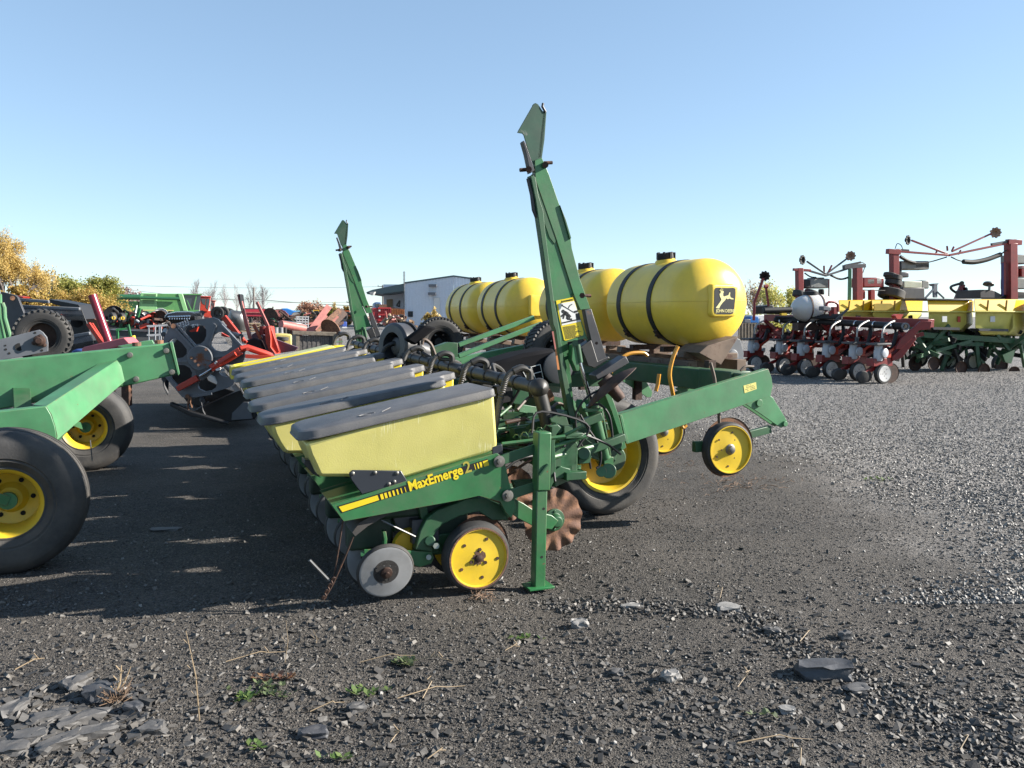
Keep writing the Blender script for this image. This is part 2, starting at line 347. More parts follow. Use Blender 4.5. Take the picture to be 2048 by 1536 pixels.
gf = [(j * nx + i, j * nx + i + 1, (j + 1) * nx + i + 1, (j + 1) * nx + i) for j in range(ny - 1) for i in range(nx - 1)]
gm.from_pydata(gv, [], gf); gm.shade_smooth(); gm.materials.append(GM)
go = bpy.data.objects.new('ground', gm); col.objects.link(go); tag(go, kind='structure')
# loose shale and gravel, real pieces near the camera
def stone_mat(name, c1, c2):
    m = bpy.data.materials.new(name); m.use_nodes = True; nt = m.node_tree; L = nt.links.new; b = nt.nodes['Principled BSDF']
    g = N(nt, 'ShaderNodeNewGeometry'); r = N(nt, 'ShaderNodeMapRange'); L(g.outputs['Random Per Island'], r.inputs[0])
    mx = N(nt, 'ShaderNodeMix', data_type='RGBA'); mx.inputs[6].default_value = (*c1, 1); mx.inputs[7].default_value = (*c2, 1)
    pw = N(nt, 'ShaderNodeMath', operation='POWER'); L(r.outputs[0], pw.inputs[0]); pw.inputs[1].default_value = 2.6; L(pw.outputs[0], mx.inputs[0])
    n = N(nt, 'ShaderNodeTexNoise'); n.inputs['Scale'].default_value = 45; n.inputs['Detail'].default_value = 6; tc = N(nt, 'ShaderNodeTexCoord'); L(tc.outputs['Object'], n.inputs['Vector'])
    r2 = N(nt, 'ShaderNodeMapRange'); r2.inputs[3].default_value = .65; r2.inputs[4].default_value = 1.35; L(n.outputs[0], r2.inputs[0])
    s = N(nt, 'ShaderNodeVectorMath', operation='SCALE'); L(mx.outputs[2], s.inputs[0]); L(r2.outputs[0], s.inputs['Scale']); L(s.outputs[0], b.inputs['Base Color'])
    bp = N(nt, 'ShaderNodeBump'); bp.inputs['Strength'].default_value = .5; bp.inputs['Distance'].default_value = .004; L(n.outputs[0], bp.inputs['Height']); L(bp.outputs[0], b.inputs['Normal'])
    b.inputs['Roughness'].default_value = .62; return m
SH = stone_mat('dark shale', (.038, .035, .032), (.12, .108, .094)); GR = stone_mat('crushed limestone gravel', (.11, .106, .10), (.27, .255, .235))
def scatter(name, mt, P, size, flat, seed, label, tilt=.35):
    rs = np.random.RandomState(seed); n = len(P)
    cube = np.array([(x, y, z) for x in (-1, 1) for y in (-1, 1) for z in (-1, 1)], float)
    V = np.repeat(cube[None], n, 0) * (1 + rs.uniform(-.45, .25, (n, 8, 3)))
    a = size * rs.uniform(.6, 1.3, n); dim = np.stack([a, a * rs.uniform(.45, .9, n), a * rs.uniform(flat * .5, flat * 1.5, n)], 1) * .5
    V *= dim[:, None, :]
    tx = rs.normal(0, tilt, n); ty = rs.normal(0, tilt, n); tz = rs.uniform(0, 6.283, n)
    c, s_ = np.cos(tx)[:, None], np.sin(tx)[:, None]; y, z = V[..., 1] * c - V[..., 2] * s_, V[..., 1] * s_ + V[..., 2] * c; V[..., 1], V[..., 2] = y, z
    c, s_ = np.cos(ty)[:, None], np.sin(ty)[:, None]; x, z = V[..., 0] * c + V[..., 2] * s_, -V[..., 0] * s_ + V[..., 2] * c; V[..., 0], V[..., 2] = x, z
    c, s_ = np.cos(tz)[:, None], np.sin(tz)[:, None]; x, y = V[..., 0] * c - V[..., 1] * s_, V[..., 0] * s_ + V[..., 1] * c; V[..., 0], V[..., 1] = x, y
    zz = np.array([gz(p[0], p[1]) for p in P]); V[..., 0] += P[:, 0, None]; V[..., 1] += P[:, 1, None]; V[..., 2] += (zz + dim[:, 2] * .5)[:, None]
    F = np.array([(0, 1, 3, 2), (4, 6, 7, 5), (0, 4, 5, 1), (2, 3, 7, 6), (0, 2, 6, 4), (1, 5, 7, 3)])
    F = (F[None] + (np.arange(n) * 8)[:, None, None]).reshape(-1, 4)
    me = bpy.data.meshes.new(name); me.vertices.add(n * 8); me.vertices.foreach_set('co', V.reshape(-1)); me.loops.add(F.size); me.loops.foreach_set('vertex_index', F.reshape(-1).astype(np.int32))
    me.polygons.add(len(F)); me.polygons.foreach_set('loop_start', np.arange(0, F.size, 4).astype(np.int32)); me.update(calc_edges=True); me.materials.append(mt); me.shade_flat()
    o = bpy.data.objects.new(name, me); col.objects.link(o); return tag(o, label, name.replace('_', ' '), kind='stuff')
SLBF = stone_mat('slate fragments', (.042, .040, .038), (.10, .094, .088))
def pts(n, y0, y1, keep, seed, power=1.0):
    rs = np.random.RandomState(seed); out = []
    while len(out) < n:
        y = y0 + (y1 - y0) * rs.uniform() ** power; x = rs.uniform(-.8, .8) * (y + 1.2)
        if keep(x, y, rs.uniform()): out.append((x, y))
    return np.array(out)
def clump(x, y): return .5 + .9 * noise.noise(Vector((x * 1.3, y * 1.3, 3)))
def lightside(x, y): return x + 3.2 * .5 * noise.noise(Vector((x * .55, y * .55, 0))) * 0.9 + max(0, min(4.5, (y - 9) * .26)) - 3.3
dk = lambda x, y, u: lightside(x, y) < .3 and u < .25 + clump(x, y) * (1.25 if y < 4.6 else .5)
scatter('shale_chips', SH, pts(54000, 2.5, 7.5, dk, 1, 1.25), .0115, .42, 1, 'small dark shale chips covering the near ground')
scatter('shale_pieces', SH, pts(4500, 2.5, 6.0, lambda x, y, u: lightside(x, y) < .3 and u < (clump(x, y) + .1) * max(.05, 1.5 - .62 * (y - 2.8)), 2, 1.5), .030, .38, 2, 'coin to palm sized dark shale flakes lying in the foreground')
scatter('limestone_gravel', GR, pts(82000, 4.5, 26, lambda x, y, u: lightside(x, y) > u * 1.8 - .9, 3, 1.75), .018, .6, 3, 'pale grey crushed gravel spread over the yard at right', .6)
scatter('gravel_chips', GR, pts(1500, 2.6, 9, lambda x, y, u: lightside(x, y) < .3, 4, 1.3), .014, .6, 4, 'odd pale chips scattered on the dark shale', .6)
BAND = [ground(*p) for p in ((1090, 1205), (1300, 1215), (1480, 1225), (1600, 1290), (1740, 1370), (1880, 1440), (2060, 1520))] ; rs_b = np.random.RandomState(77); BP = []
for i in range(1500):
    u_ = rs_b.uniform(0, len(BAND) - 1.001); k_ = int(u_); f_ = u_ - k_; BP.append((BAND[k_][0] * (1 - f_) + BAND[k_ + 1][0] * f_ + rs_b.normal(0, .07), BAND[k_][1] * (1 - f_) + BAND[k_ + 1][1] * f_ + rs_b.normal(0, .07)))
scatter('rubble_ridge', SH, np.array(BP), .020, .6, 78, 'ridge of rougher shale rubble running from the parking stand to the bottom right', .6)
LB_ = ground(120, 1440); BP = np.stack([rs_b.normal(LB_[0], .22, 260), rs_b.normal(LB_[1], .16, 260)], 1); scatter('slate_fragments', SLBF, BP, .05, .25, 79, 'heap of broken grey slate flakes at bottom left', .3)
def rock(name, x, y, L_, W_, H_, rz, mt, label, cat='rock', seed=0, tilt=0, sink=.25):
    bm = bmesh.new(); bmesh.ops.create_icosphere(bm, subdivisions=3, radius=1)
    for v in bm.verts:
        p = v.co.copy(); q = Vector((max(-.72, min(.72, p.x)), max(-.7, min(.7, p.y)), max(-.62, min(.6, p.z)))) / .72
        q += Vector((noise.noise(p * 1.7 + Vector((seed, 0, 0))), noise.noise(p * 1.7 + Vector((0, seed, 4))), noise.noise(p * 1.9 + Vector((3, 0, seed))))) * .42
        q += Vector((0, 0, noise.noise(p * 6 + Vector((seed, 2, 0))))) * .12
        v.co = Vector((q.x * L_ / 2, q.y * W_ / 2, q.z * H_ / 2))
    me = bpy.data.meshes.new(name); bm.to_mesh(me); bm.free(); me.shade_smooth(); me.set_sharp_from_angle(angle=R(22)); me.materials.append(mt)
    o = bpy.data.objects.new(name, me); col.objects.link(o); o.location = (x, y, gz(x, y) + H_ * (.5 - sink)); o.rotation_euler = (tilt, 0, rz); return tag(o, label, cat)
SHB = stone_mat('slate block', (.045, .047, .052), (.05, .05, .055)); SLB = stone_mat('grey slate slab', (.075, .072, .070), (.075, .072, .070)); PALE = stone_mat('pale rock', (.19, .182, .172), (.19, .182, .172))
def rpx(px_, py_): return ground(px_, py_)
for (a, b_, L_, W_, H_, rz, mt, lb, sd_) in [
    (1650, 1345, .22, .12, .085, -.1, SHB, 'large black slate block half sunk in the gravel at right foreground', 1),
    (1458, 1218, .13, .07, .05, .1, PALE, 'pale grey flat-topped rock standing alone behind the black slate block', 2),
    (1342, 1358, .08, .06, .055, .4, PALE, 'rough whitish rock the size of a fist left of the black slate block', 3),
    (1160, 1250, .085, .05, .05, .2, PALE, 'small pale angular rock just in front of the parking stand', 4),
    (1260, 1213, .10, .05, .03, .1, PALE, 'low pale stone lying to the right front of the parking stand foot', 5),
    (330, 1055, .2, .1, .02, .1, SLB, 'thin grey slate sheet lying in the deep shadow between the implements', 6),
    (990, 1160, .09, .06, .05, .3, PALE, 'pale stone wedged behind the near yellow gauge wheel', 7),
    (95, 1440, .13, .08, .04, .6, SLB, 'biggest grey slate slab of the broken pile at bottom left', 8),
    (160, 1445, .17, .06, .05, .8, SLB, 'long pointed slate shard leaning in the broken pile at bottom left', 9),
    (60, 1475, .12, .08, .035, .2, SLB, 'wide flat slate slab at the front of the broken pile at bottom left', 10),
    (205, 1395, .13, .09, .08, .2, SHB, 'dark lump of slate under the dead stubble clump', 11),
    (307, 1458, .09, .07, .05, .3, SLB, 'rounded grey stone lying right of the broken slate pile', 12),
    (150, 1375, .10, .08, .06, 1.2, SLB, 'squarish slate piece at the back of the broken pile at bottom left', 13),
    (625, 1462, .10, .06, .045, .1, SHB, 'dark grey stone at the bottom of the foreground, below the weed patch', 14),
    (713, 1412, .07, .05, .04, .5, SLB, 'small grey stone just right of the green weed patch', 15),
    (1715, 1375, .1, .07, .03, .3, SLB, 'flat grey shale slab just right of the black slate block', 16),
    (30, 1425, .12, .07, .05, 1.3, SLB, 'slate piece at the very left edge behind the broken pile', 18), (120, 1490, .15, .07, .05, .9, SLB, 'narrow slate shard in front of the dark lump, broken pile', 19), (185, 1470, .16, .06, .05, .5, SLB, 'thin upturned shard at the right end of the broken slate pile', 20), (20, 1500, .12, .09, .04, .1, SLB, 'grey slate tile at the left edge, nearest the camera', 21), (265, 1420, .07, .05, .05, .1, SHB, 'dark chunk just right of the stubble clump', 22), (1235, 1345, .05, .05, .03, 0, SLB, 'small grey stone half way between weeds and whitish rock', 23), (1545, 1262, .08, .05, .04, 0, SLB, 'grey stone behind and left of the black slate block', 24), (1690, 1270, .06, .05, .05, 0, SLB, 'grey stone behind the black slate block', 25), (1575, 1420, .06, .05, .03, 0, PALE, 'pale chip in front of the black slate block', 26), (1020, 1120, .02, .02, .01, 0, SHB, '', 17)][:-1]:
    x, y = ground(a, b_); rock('slate_rock' if mt is not PALE else 'pale_rock', x, y, L_, W_, H_, rz, mt, lb, 'rock', sd_ * 3.1)
# ------------------------------------------------------------------ the big green row planter (local frame: s forward, t away, z up)
PL = thing('row_planter', 'big green planter with four yellow tanks and tall raised marker arms, in the centre', 'planter', (G[0], G[1], 0), TH)
LM = lambda: MB(local=True)
T = Vector((0, 1, 0))
def Z1(x, y, t): return sp(580 + x * .32563, 720 + y * .32563, t)      # read off enlarged crops
def Z2(x, y, t): return sp(960 + x * .32563, 660 + y * .32563, t)
def Z3(x, y, t): return sp(640 + x * .32227, 420 + y * .32227, t)
def Z4(x, y, t): return sp(980 + x * .29941, 180 + y * .29948, t)
def Z5(x, y, t): return sp(980 + x * .22134, 860 + y * .22134, t)
def Z6(x, y, t): return sp(1060 + x * .11719, 560 + y * .11719, t)
def Z7(x, y, t): return sp(780 + x * .16924, 640 + y * .16927, t)
TN, TF = -.05, .40
def lid(mb, outline, zb, h=.047, dome=.010):
    n = len(outline); P = [Vector((p[0], p[1], 0)) for p in outline]; ar = sum(P[i].x * P[(i + 1) % n].y - P[(i + 1) % n].x * P[i].y for i in range(n)); sg_ = 1 if ar > 0 else -1; NR = []
    for i in range(n):
        d_ = (P[(i + 1) % n] - P[i - 1]); NR.append(Vector((-d_.y, d_.x, 0)).normalized() * sg_)
    lp = []
    for d, hh in ((0, 0), (-.003, .002), (-.003, .008), (.001, .010), (.005, h * .8), (.009, h * .95), (.016, h), (.027, h + dome * .4)):
        lp.append([Vector((q.x, q.y, zb(q.x) + hh)) for q in (P[i] + NR[i] * d for i in range(n))])
    return mb.loops(lp)
def rounded(poly, r=.03, n=4):
    out = []
    for i, p in enumerate(poly):
        p = Vector((p[0], p[1])); a = Vector(poly[i - 1][:2]) - p; b = Vector(poly[(i + 1) % len(poly)][:2]) - p
        ra = min(r, a.length * .45); rb = min(r, b.length * .45); a = p + a.normalized() * ra; b = p + b.normalized() * rb
        for k in range(n + 1):
            u = k / n; out.append(tuple((1 - u) ** 2 * a + 2 * u * (1 - u) * p + u * u * b))
    return out
LA = sp(598, 885, TN); LB = sp(992, 792, TN); KL = (LB.z - LA.z) / (LB.x - LA.x)
zl = lambda s: LA.z + (s - LA.x) * KL
def wheel_disc(mb, c, r, side=-1, dish=.02):
    mb.lathe([(r, side * .01), (r, side * .03), (r - .012, side * .032), (r - .02, side * .012), (r * .55, side * (.012 + dish * .2)), (.035, side * (.012 + dish)), (.03, side * (.03 + dish)), (0, side * (.03 + dish))], c, (0, 1, 0), 40)
def row_unit(kind):
    # main shank plate (the part the rest of the unit hangs on)
    mb = LM(); pl = [Z1(*p, TN - .02) for p in ((255, 890), (700, 748), (1270, 572), (1312, 600), (1350, 765), (1392, 905), (1358, 972), (1325, 935), (1292, 872), (1160, 835), (1050, 860), (330, 992))]
    mb.ext(pl, (0, .006, 0)); mb.ext([p + T * .40 for p in pl], (0, .006, 0))
    mb.prism([pl[0] + Vector((0, .006, 0)), pl[2] + Vector((0, .006, 0)), pl[2] + Vector((0, .006, -.007)), pl[0] + Vector((0.003, .006, -.007))], [pl[0] + T * .33, pl[2] + T * .33, pl[2] + T * .33 + Vector((0, 0, -.007)), pl[0] + T * .33 + Vector((0.003, 0, -.007))])
    mb.prism([pl[0] + T * .006, pl[0] + T * .006 + Vector((.006, 0, 0)), pl[-1] + T * .006 + Vector((.006, 0, 0)), pl[-1] + T * .006], [pl[0] + T * .33, pl[0] + T * .33 + Vector((.006, 0, 0)), pl[-1] + T * .33 + Vector((.006, 0, 0)), pl[-1] + T * .33])
    u = mb.build('row_unit', GREEN, PL, bevel=.0015)
    # hopper
    mb = LM(); out = [(95, 512), (120, 590), (150, 650), (178, 712), (196, 728), (360, 729), (640, 752), (720, 742), (1000, 655), (1238, 582), (1298, 545), (1294, 500), (1255, 185)]
    if kind == 0:
        near = [Z1(*p, TN) for p in out]; S0, S1 = -.995, .126
    else:
        near = [Z1(*p, TN) for p in out]; near[0].x -= .11; near[1].x -= .11; near[2].x -= .11; near[3].x -= .10; near[4].x -= .09
        near[11].x -= .04; near[12].x -= .07; near[10].x -= .03; near[0].z = zl(near[0].x) + .01
    def tp(p, side):
        d = max(0, zl(p.x) - p.z) * .17
        return Vector((p.x, (TN + d) if side < 0 else (TF - d), p.z))
    nn = [tp(p, -1) for p in near]; ff = [tp(p, 1) for p in near]
    h = mb.prism(nn, ff).build('hopper', HOP, u, bevel=.022, ang=50)
    if kind:
        mb = LM(); a = [Vector((-.02, .2, .86)), Vector((.17, .2, .87)), Vector((.185, .2, zl(.185) + .01)), Vector((-.02, .2, zl(-.02) + .01))]
        mb.ext(a, (0, .2, 0)).build('rear_hopper', HOPY, u, bevel=.015)
    if kind != 2:
        mb = LM()
        if kind == 0: ol = rounded([(LA.x, TN + .05), (LA.x, TF - .05), (LA.x + .07, TF + .015), (LB.x, TF + .012), (LB.x, TN - .012), (LA.x + .07, TN - .015)], .04)
        else: ol = rounded([(-1.125, TN + .05), (-1.125, TF - .05), (-1.05, TF + .015), (.2, TF + .012), (.2, .19), (.07, .17), (.05, TN - .012), (-1.05, TN - .015)], .045)
        lid(mb, ol, zl).build('lid', LID, u, ang=28)
        mb = LM(); c0 = -.72 if kind else -.62                 # moulded handle ring and ribs on the lid
        ring = [Vector((c0 + .045 * math.cos(a), .03 + .03 * math.sin(a), zl(c0 + .045 * math.cos(a)) + .052)) for a in [i * math.pi / 8 for i in range(14)]]
        mb.tube(ring, .0035, 5); mb.tube([Vector((c0 + .08 + .06 * k, .03 + .022 * (k % 2 * 2 - 1) * (1 if k < 2 else 0), zl(c0 + .08 + .09 * k) + .052)) for k in (0, .5, 1)], .003, 5)
        mb.build('lid_handle', LID, u)
    else:
        mb = LM(); zr = lambda s: zl(s) - .02
        ol = rounded([(-1.12, TN + .04), (-1.12, TF - .04), (-1.0, TF + .01), (.05, TF + .01), (.05, TN - .01), (-1.0, TN - .01)], .04)
        inn = rounded([(-1.07, TN + .06), (-1.07, TF - .06), (-.98, TF - .03), (.0, TF - .03), (.0, TN + .03), (-.98, TN + .03)], .04)
        lp = [[Vector((p[0], p[1], zr(p[0]) + hh)) for p in o_] for o_, hh in ((ol, -.09), (ol, .05), (inn, .052), (inn, -.02))]
        mb.loops(lp).build('hopper_rim', HOPY, u, bevel=.006)
        mb = LM(); mb.box((.12, .24, zr(.12) + .0), (.16, .2, .09)); mb.build('rear_hopper_rim', HOPY, u, bevel=.02)
    # black support bracket and bolts
    mb = LM(); br = [Z1(*p, TN - .004) for p in ((362, 690), (380, 674), (680, 678), (718, 742), (708, 750), (440, 824), (375, 735), (362, 705))]
    mb.ext(br, (0, -.012, 0)); mb.ext([p + T * .47 for p in br], (0, -.012, 0))
    b2 = [Z1(*p, TN - .004) for p in ((1240, 535), (1300, 515), (1306, 575), (1290, 578), (1240, 580))]; mb.ext(b2, (0, -.01, 0))
    b3 = [Z1(*p, TN + .15) for p in ((88, 612), (128, 618), (190, 725), (140, 700), (85, 640))]; mb.ext(b3, (0, .1, 0))
    mb.build('hopper_bracket', mat('dark blue grey bracket', (.03, .035, .045), .35, var=.1), u, bevel=.004, split=True)
    mb = LM()
    for p in ((385, 697), (522, 692), (657, 694), (607, 762), (640, 748)):
        c = Z1(*p, TN - .016); mb.lathe([(.012, 0), (.011, .004), (.006, .008), (0, .009)], c, (0, -1, 0), 10)
    mb.build('bracket_bolt', BOLT, u, split=True)
    # gauge wheels: rubber tyre + yellow disc
    gc = Vector((-.005, 0, .209))
    for tt, sgn in ((0, -1), (.27, 1)):
        c = gc + T * (tt - .0 + (.0 if sgn < 0 else 0)) - (T * .035 if sgn < 0 else T * -.035)
        mb = LM(); mb.lathe([(.165, -.045), (.176, -.054), (.194, -.048), (.204, -.028), (.208, 0), (.204, .028), (.19, .05), (.165, .05)], c, (0, 1, 0), 44, ring=True)
        gw = mb.build('gauge_wheel_tyre', RUBD, u)
        mb = LM(); mb.lathe([(.174, -.046), (.174, -.056), (.166, -.056), (.162, -.044), (.09, -.042), (.05, -.046), (.02, -.048), (0, -.048)], c, (0, 1, 0), 44)
        mb.build('gauge_wheel_disc', YEL, u)
        if sgn < 0:
            mb = LM(); boltring(mb, c + T * -.041, (0, -1, 0), .118, 5, .010, .006, ph=.5); boltring(mb, c + T * -.045, (0, -1, 0), .05, 3, .011, .007, ph=.4)
            mb.lathe([(.024, 0), (.022, .012), (.012, .016), (0, .016)], c + T * -.047, (0, -1, 0), 6); mb.build('gauge_wheel_bolt', RSTD, u, split=True)
            rg = random.Random(5); sp_ = [c + Vector((math.cos(a_ * .2094), 0, math.sin(a_ * .2094))) * rg.uniform(.028, .050) + T * -.0478 for a_ in range(30)]; mb = LM(); mb.ext(sp_, (0, -.001, 0)); mb.build('hub_rust', RST, u)
            mb = LM(); mb.lathe([(.180, -.048), (.1805, -.0575), (.171, -.0585), (.169, -.050)], c, (0, 1, 0), 44, ring=True); mb.build('gauge_wheel_rust_band', RST, u)
    mb = LM()
    for tt, ta in ((.09, .05), (.13, -.05)):
        mb.lathe([(.19, 0), (.188, .003), (.05, .003), (0, .02)], Vector((.055, tt, .225)), (.02, 1, ta), 44)
    mb.build('opener_disc', RST, u, split=True)
    # closing wheels
    for tt, sg in ((-.03, -1), (.21, 1)):
        c = sp(770, 1140, -.02); c = Vector((c.x if sg < 0 else c.x - .02, tt, c.z)); ax = Vector((0, 1, .22 * sg * -1)).normalized()
        mb = LM(); mb.lathe([(.13, -.016), (.155, -.018), (.163, -.004), (.163, .006), (.155, .018), (.13, .016)], c, ax, 40); mb.build('closing_wheel_rim', RUBD, u)
        mb = LM(); mb.lathe([(.152, -.0185), (.14, -.022), (.05, -.014), (.03, -.02), (0, -.02)], c, ax, 40); mb.build('closing_wheel', mat('sandy grey wheel casting', (.27, .275, .28), .6, var=.25, wear=(.03, .03, .03), wamt=.12, dirt=.4), u)
        if sg < 0:
            ax0 = Vector((1, 0, 0)); ax1 = ax.cross(ax0); rg = random.Random(3); sp_ = [c - ax * .0225 + (ax0 * math.cos(a_ * .2094) + ax1 * math.sin(a_ * .2094)) * rg.uniform(.038, .074) for a_ in range(30)]; mb = LM(); mb.ext(sp_, -ax * .0012); mb.build('grease_mark', RUBD, u)
        mb = LM(); mb.lathe([(.035, 0), (.032, .014), (.014, .018), (.012, .03), (0, .03)], c - ax * .022, -ax, 12); mb.build('closing_wheel_hub', RSTD, u)
    mb = LM()
    mb.ext([Z1(*p, .03) for p in ((455, 1165), (575, 1160), (600, 1165), (760, 1172), (870, 1178), (885, 1215), (870, 1250), (800, 1275), (760, 1260), (745, 1215), (600, 1185), (520, 1195), (470, 1225), (455, 1200))], (0, .012, 0))
    mb.ext([Z1(*p, .15) for p in ((455, 1165), (600, 1165), (870, 1178), (885, 1215), (800, 1275), (745, 1215), (470, 1225))], (0, .012, 0))
    mb.ext([Z1(*p, .03) for p in ((568, 1055), (590, 1050), (598, 1100), (592, 1165), (575, 1165), (578, 1100))], (0, .04, 0))
    mb.beam(Z1(460, 1190, .03), Z1(460, 1190, .17), .05, .03)
    mb.build('closing_wheel_arm', GREEN, u, bevel=.003)
    # cast gauge wheel arm and frame under the shank
    mb = LM()
    mb.ext([Z1(*p, .02) for p in ((768, 1165), (800, 1050), (838, 975), (900, 925), (1020, 880), (1090, 850), (1200, 850), (1300, 890), (1345, 985), (1240, 985), (1160, 930), (1040, 960), (940, 1010), (880, 1080), (872, 1140), (880, 1180))], (0, .05, 0))
    mb.cyl(Z1(898, 1142, -.02), Z1(898, 1142, .05), .022, 14); mb.cyl(Z1(860, 1112, -.0), Z1(860, 1112, .16), .032, 14)
    mb.box(Z1(960, 1120, .12), (.42, .06, .12)); mb.beam(Z1(880, 1180, .1), Z1(800, 880, .1), .07, .05)
    mb.build('opener_frame', GREEND, u, bevel=.006)
    mb = LM(); mb.cyl(Z1(898, 1142, -.045), Z1(898, 1142, -.02), .018, 6); mb.cyl(Z1(852, 1212, .0), Z1(852, 1212, .03), .016, 8)
    mb.build('frame_bolt', mat('pale bolt', (.38, .4, .33), .5, var=.1), u, split=True)
    mb = LM(); mb.tube([Z1(560, 985, .02), Z1(770, 1085, .02)], .006, 6); mb.tube([Z1(120, 1230, -.01), Z1(240, 1355, -.01)], .0085, 8)
    mb.build('rod', STEEL, u, split=True) if kind == 0 else None
    mb = LM(); mb.ext([Z1(*p, -.03) for p in ((630, 936), (480, 1020), (400, 1085), (380, 1060), (425, 1000), (520, 945))], (0, .18, 0))
    mb.build('mud_flap', mat('brown dusty sheet', (.05, .045, .042), .7, var=.2, dirt=.4), u, bevel=.002) if kind == 0 else None
    mb = LM(); mb.hose([Z1(388, 1085, -.02), Z1(350, 1180, -.02), Z1(280, 1340, -.02), Z1(250, 1400, -.02), Z1(205, 1470, -.02)], .006, 6); mb.hose([Z1(325, 990, -.01), Z1(300, 1150, -.01), Z1(270, 1330, -.01)], .005, 6)
    for i in range(7): mb.lathe([(.012, -.004), (.016, 0), (.012, .004)], Z1(268 - i * 10, 1345 + i * 19, -.02 + (i % 2) * .006), (i % 2, 1 - i % 2, .4), 8)
    mb.build('drag_chain', RSTD, u) if kind == 0 else None
    mb = LM(); mb.box((-.36, .24, .55), (.50, .30, .22)); mb.box((-.58, .2, .36), (.26, .12, .2)); mb.box((-.1, .24, .45), (.2, .26, .3)); mb.build('shade_casting', mat('dark green shade casting', (.010, .035, .018), .6, var=.3, dirt=.3), u, bevel=.02)  # boxes added under the shank to block sun between rows; dark colour carries shade
    mb = LM(); mb.cyl(Z1(1180, 1200, .14), Z1(1180, 1180, .14) + Vector((0, .02, .0)), .03, 10); mb.box(Vector((-.28, .14, .36)), (.16, .16, .14)); mb.lathe([(.13, 0), (.13, .05), (.05, .06)], Vector((-.33, .12, .47)), (0, 1, 0), 24)
    mb.build('seed_meter', GREYD, u, bevel=.004)
    mb = LM(); mb.lathe([(.11, 0), (.11, .05), (0, .05)], Vector((-.36, .06, .27)), (0, 1, 0), 24); mb.build('seed_cup', YEL, u)
    # parallel arms
    mb = LM()
    for t0 in (-.085, .30):
        mb.ext([Z1(*p, t0) for p in ((1262, 610), (1278, 592), (1535, 508), (1560, 560), (1300, 648), (1270, 640))], (0, .02, 0))
        mb.ext([Z1(*p, t0) for p in ((1318, 815), (1345, 800), (1535, 742), (1560, 790), (1350, 862), (1322, 850))], (0, .02, 0))
    mb.ext([Z1(*p, .29) for p in ((1370, 745), (1520, 735), (1540, 790), (1390, 800))], (0, .05, 0))
    mb.cyl(Z1(1420, 560, 0), Z1(1420, 560, .3), .02, 10)
    mb.build('parallel_arm', GREEND, u, bevel=.003, split=True)
    mb = LM()
    for p in ((1283, 622), (1335, 832)):
        mb.lathe([(.034, 0), (.034, .01), (.02, .012)], Z1(*p, -.087), (0, -1, 0), 20); mb.lathe([(.017, 0), (.015, .016), (0, .018)], Z1(*p, -.099), (0, -1, 0), 6)
    mb.build('arm_bolt', BOLT, u, split=True)
    mb = LM()                                              # springs between the arms
    hel = [Z1(1380, 480, .1) + Vector((.012 * i * .7, .02 * math.cos(i * 1.05), .002 * i + .02 * math.sin(i * 1.05))) for i in range(36)]
    mb.tube(hel, .004, 5); mb.build('arm_spring', GREEN, u)
    # coulter in front
    mb = LM(); cc = sp(1108, 1040, .05); cc = Vector((cc.x, .06, cc.z))
    rr = .195; nw = 12
    def wv(r, th): return .013 * math.sin(nw * th) * max(0, (r - .11) / (rr - .11))
    mb.lathe([(.0, .004), (.06, .004), (.10, .003), (.13, .003), (.155, .003), (.178, .003), (rr, 0), (.178, -.003), (.155, -.003), (.13, -.003), (.10, -.003), (.06, -.004), (0, -.004)], cc, (0, 1, 0), 130, wv)
    mb.build('wavy_coulter', RST, u, ang=60)
    mb = LM(); mb.lathe([(.07, 0), (.07, .012), (.045, .016), (.04, .05), (.03, .062), (0, .064)], cc - T * .004, (0, -1, 0), 24); boltring(mb, cc - T * .014, (0, -1, 0), .055, 4, .009, .01); mb.build('coulter_hub', GREEND, u, bevel=.002)
    mb = LM(); a = [Z5(*p, -.02) for p in ((195, 610), (300, 660), (425, 742), (560, 770), (620, 820), (560, 900), (420, 885), (255, 800), (200, 760))]
    mb.ext(a, (0, .02, 0)); mb.ext([Z5(*p, -.035) for p in ((120, 600), (205, 620), (215, 700), (170, 800), (110, 680))], (0, .05, 0)); mb.build('coulter_arm', GREEN, u, bevel=.004)
    return u
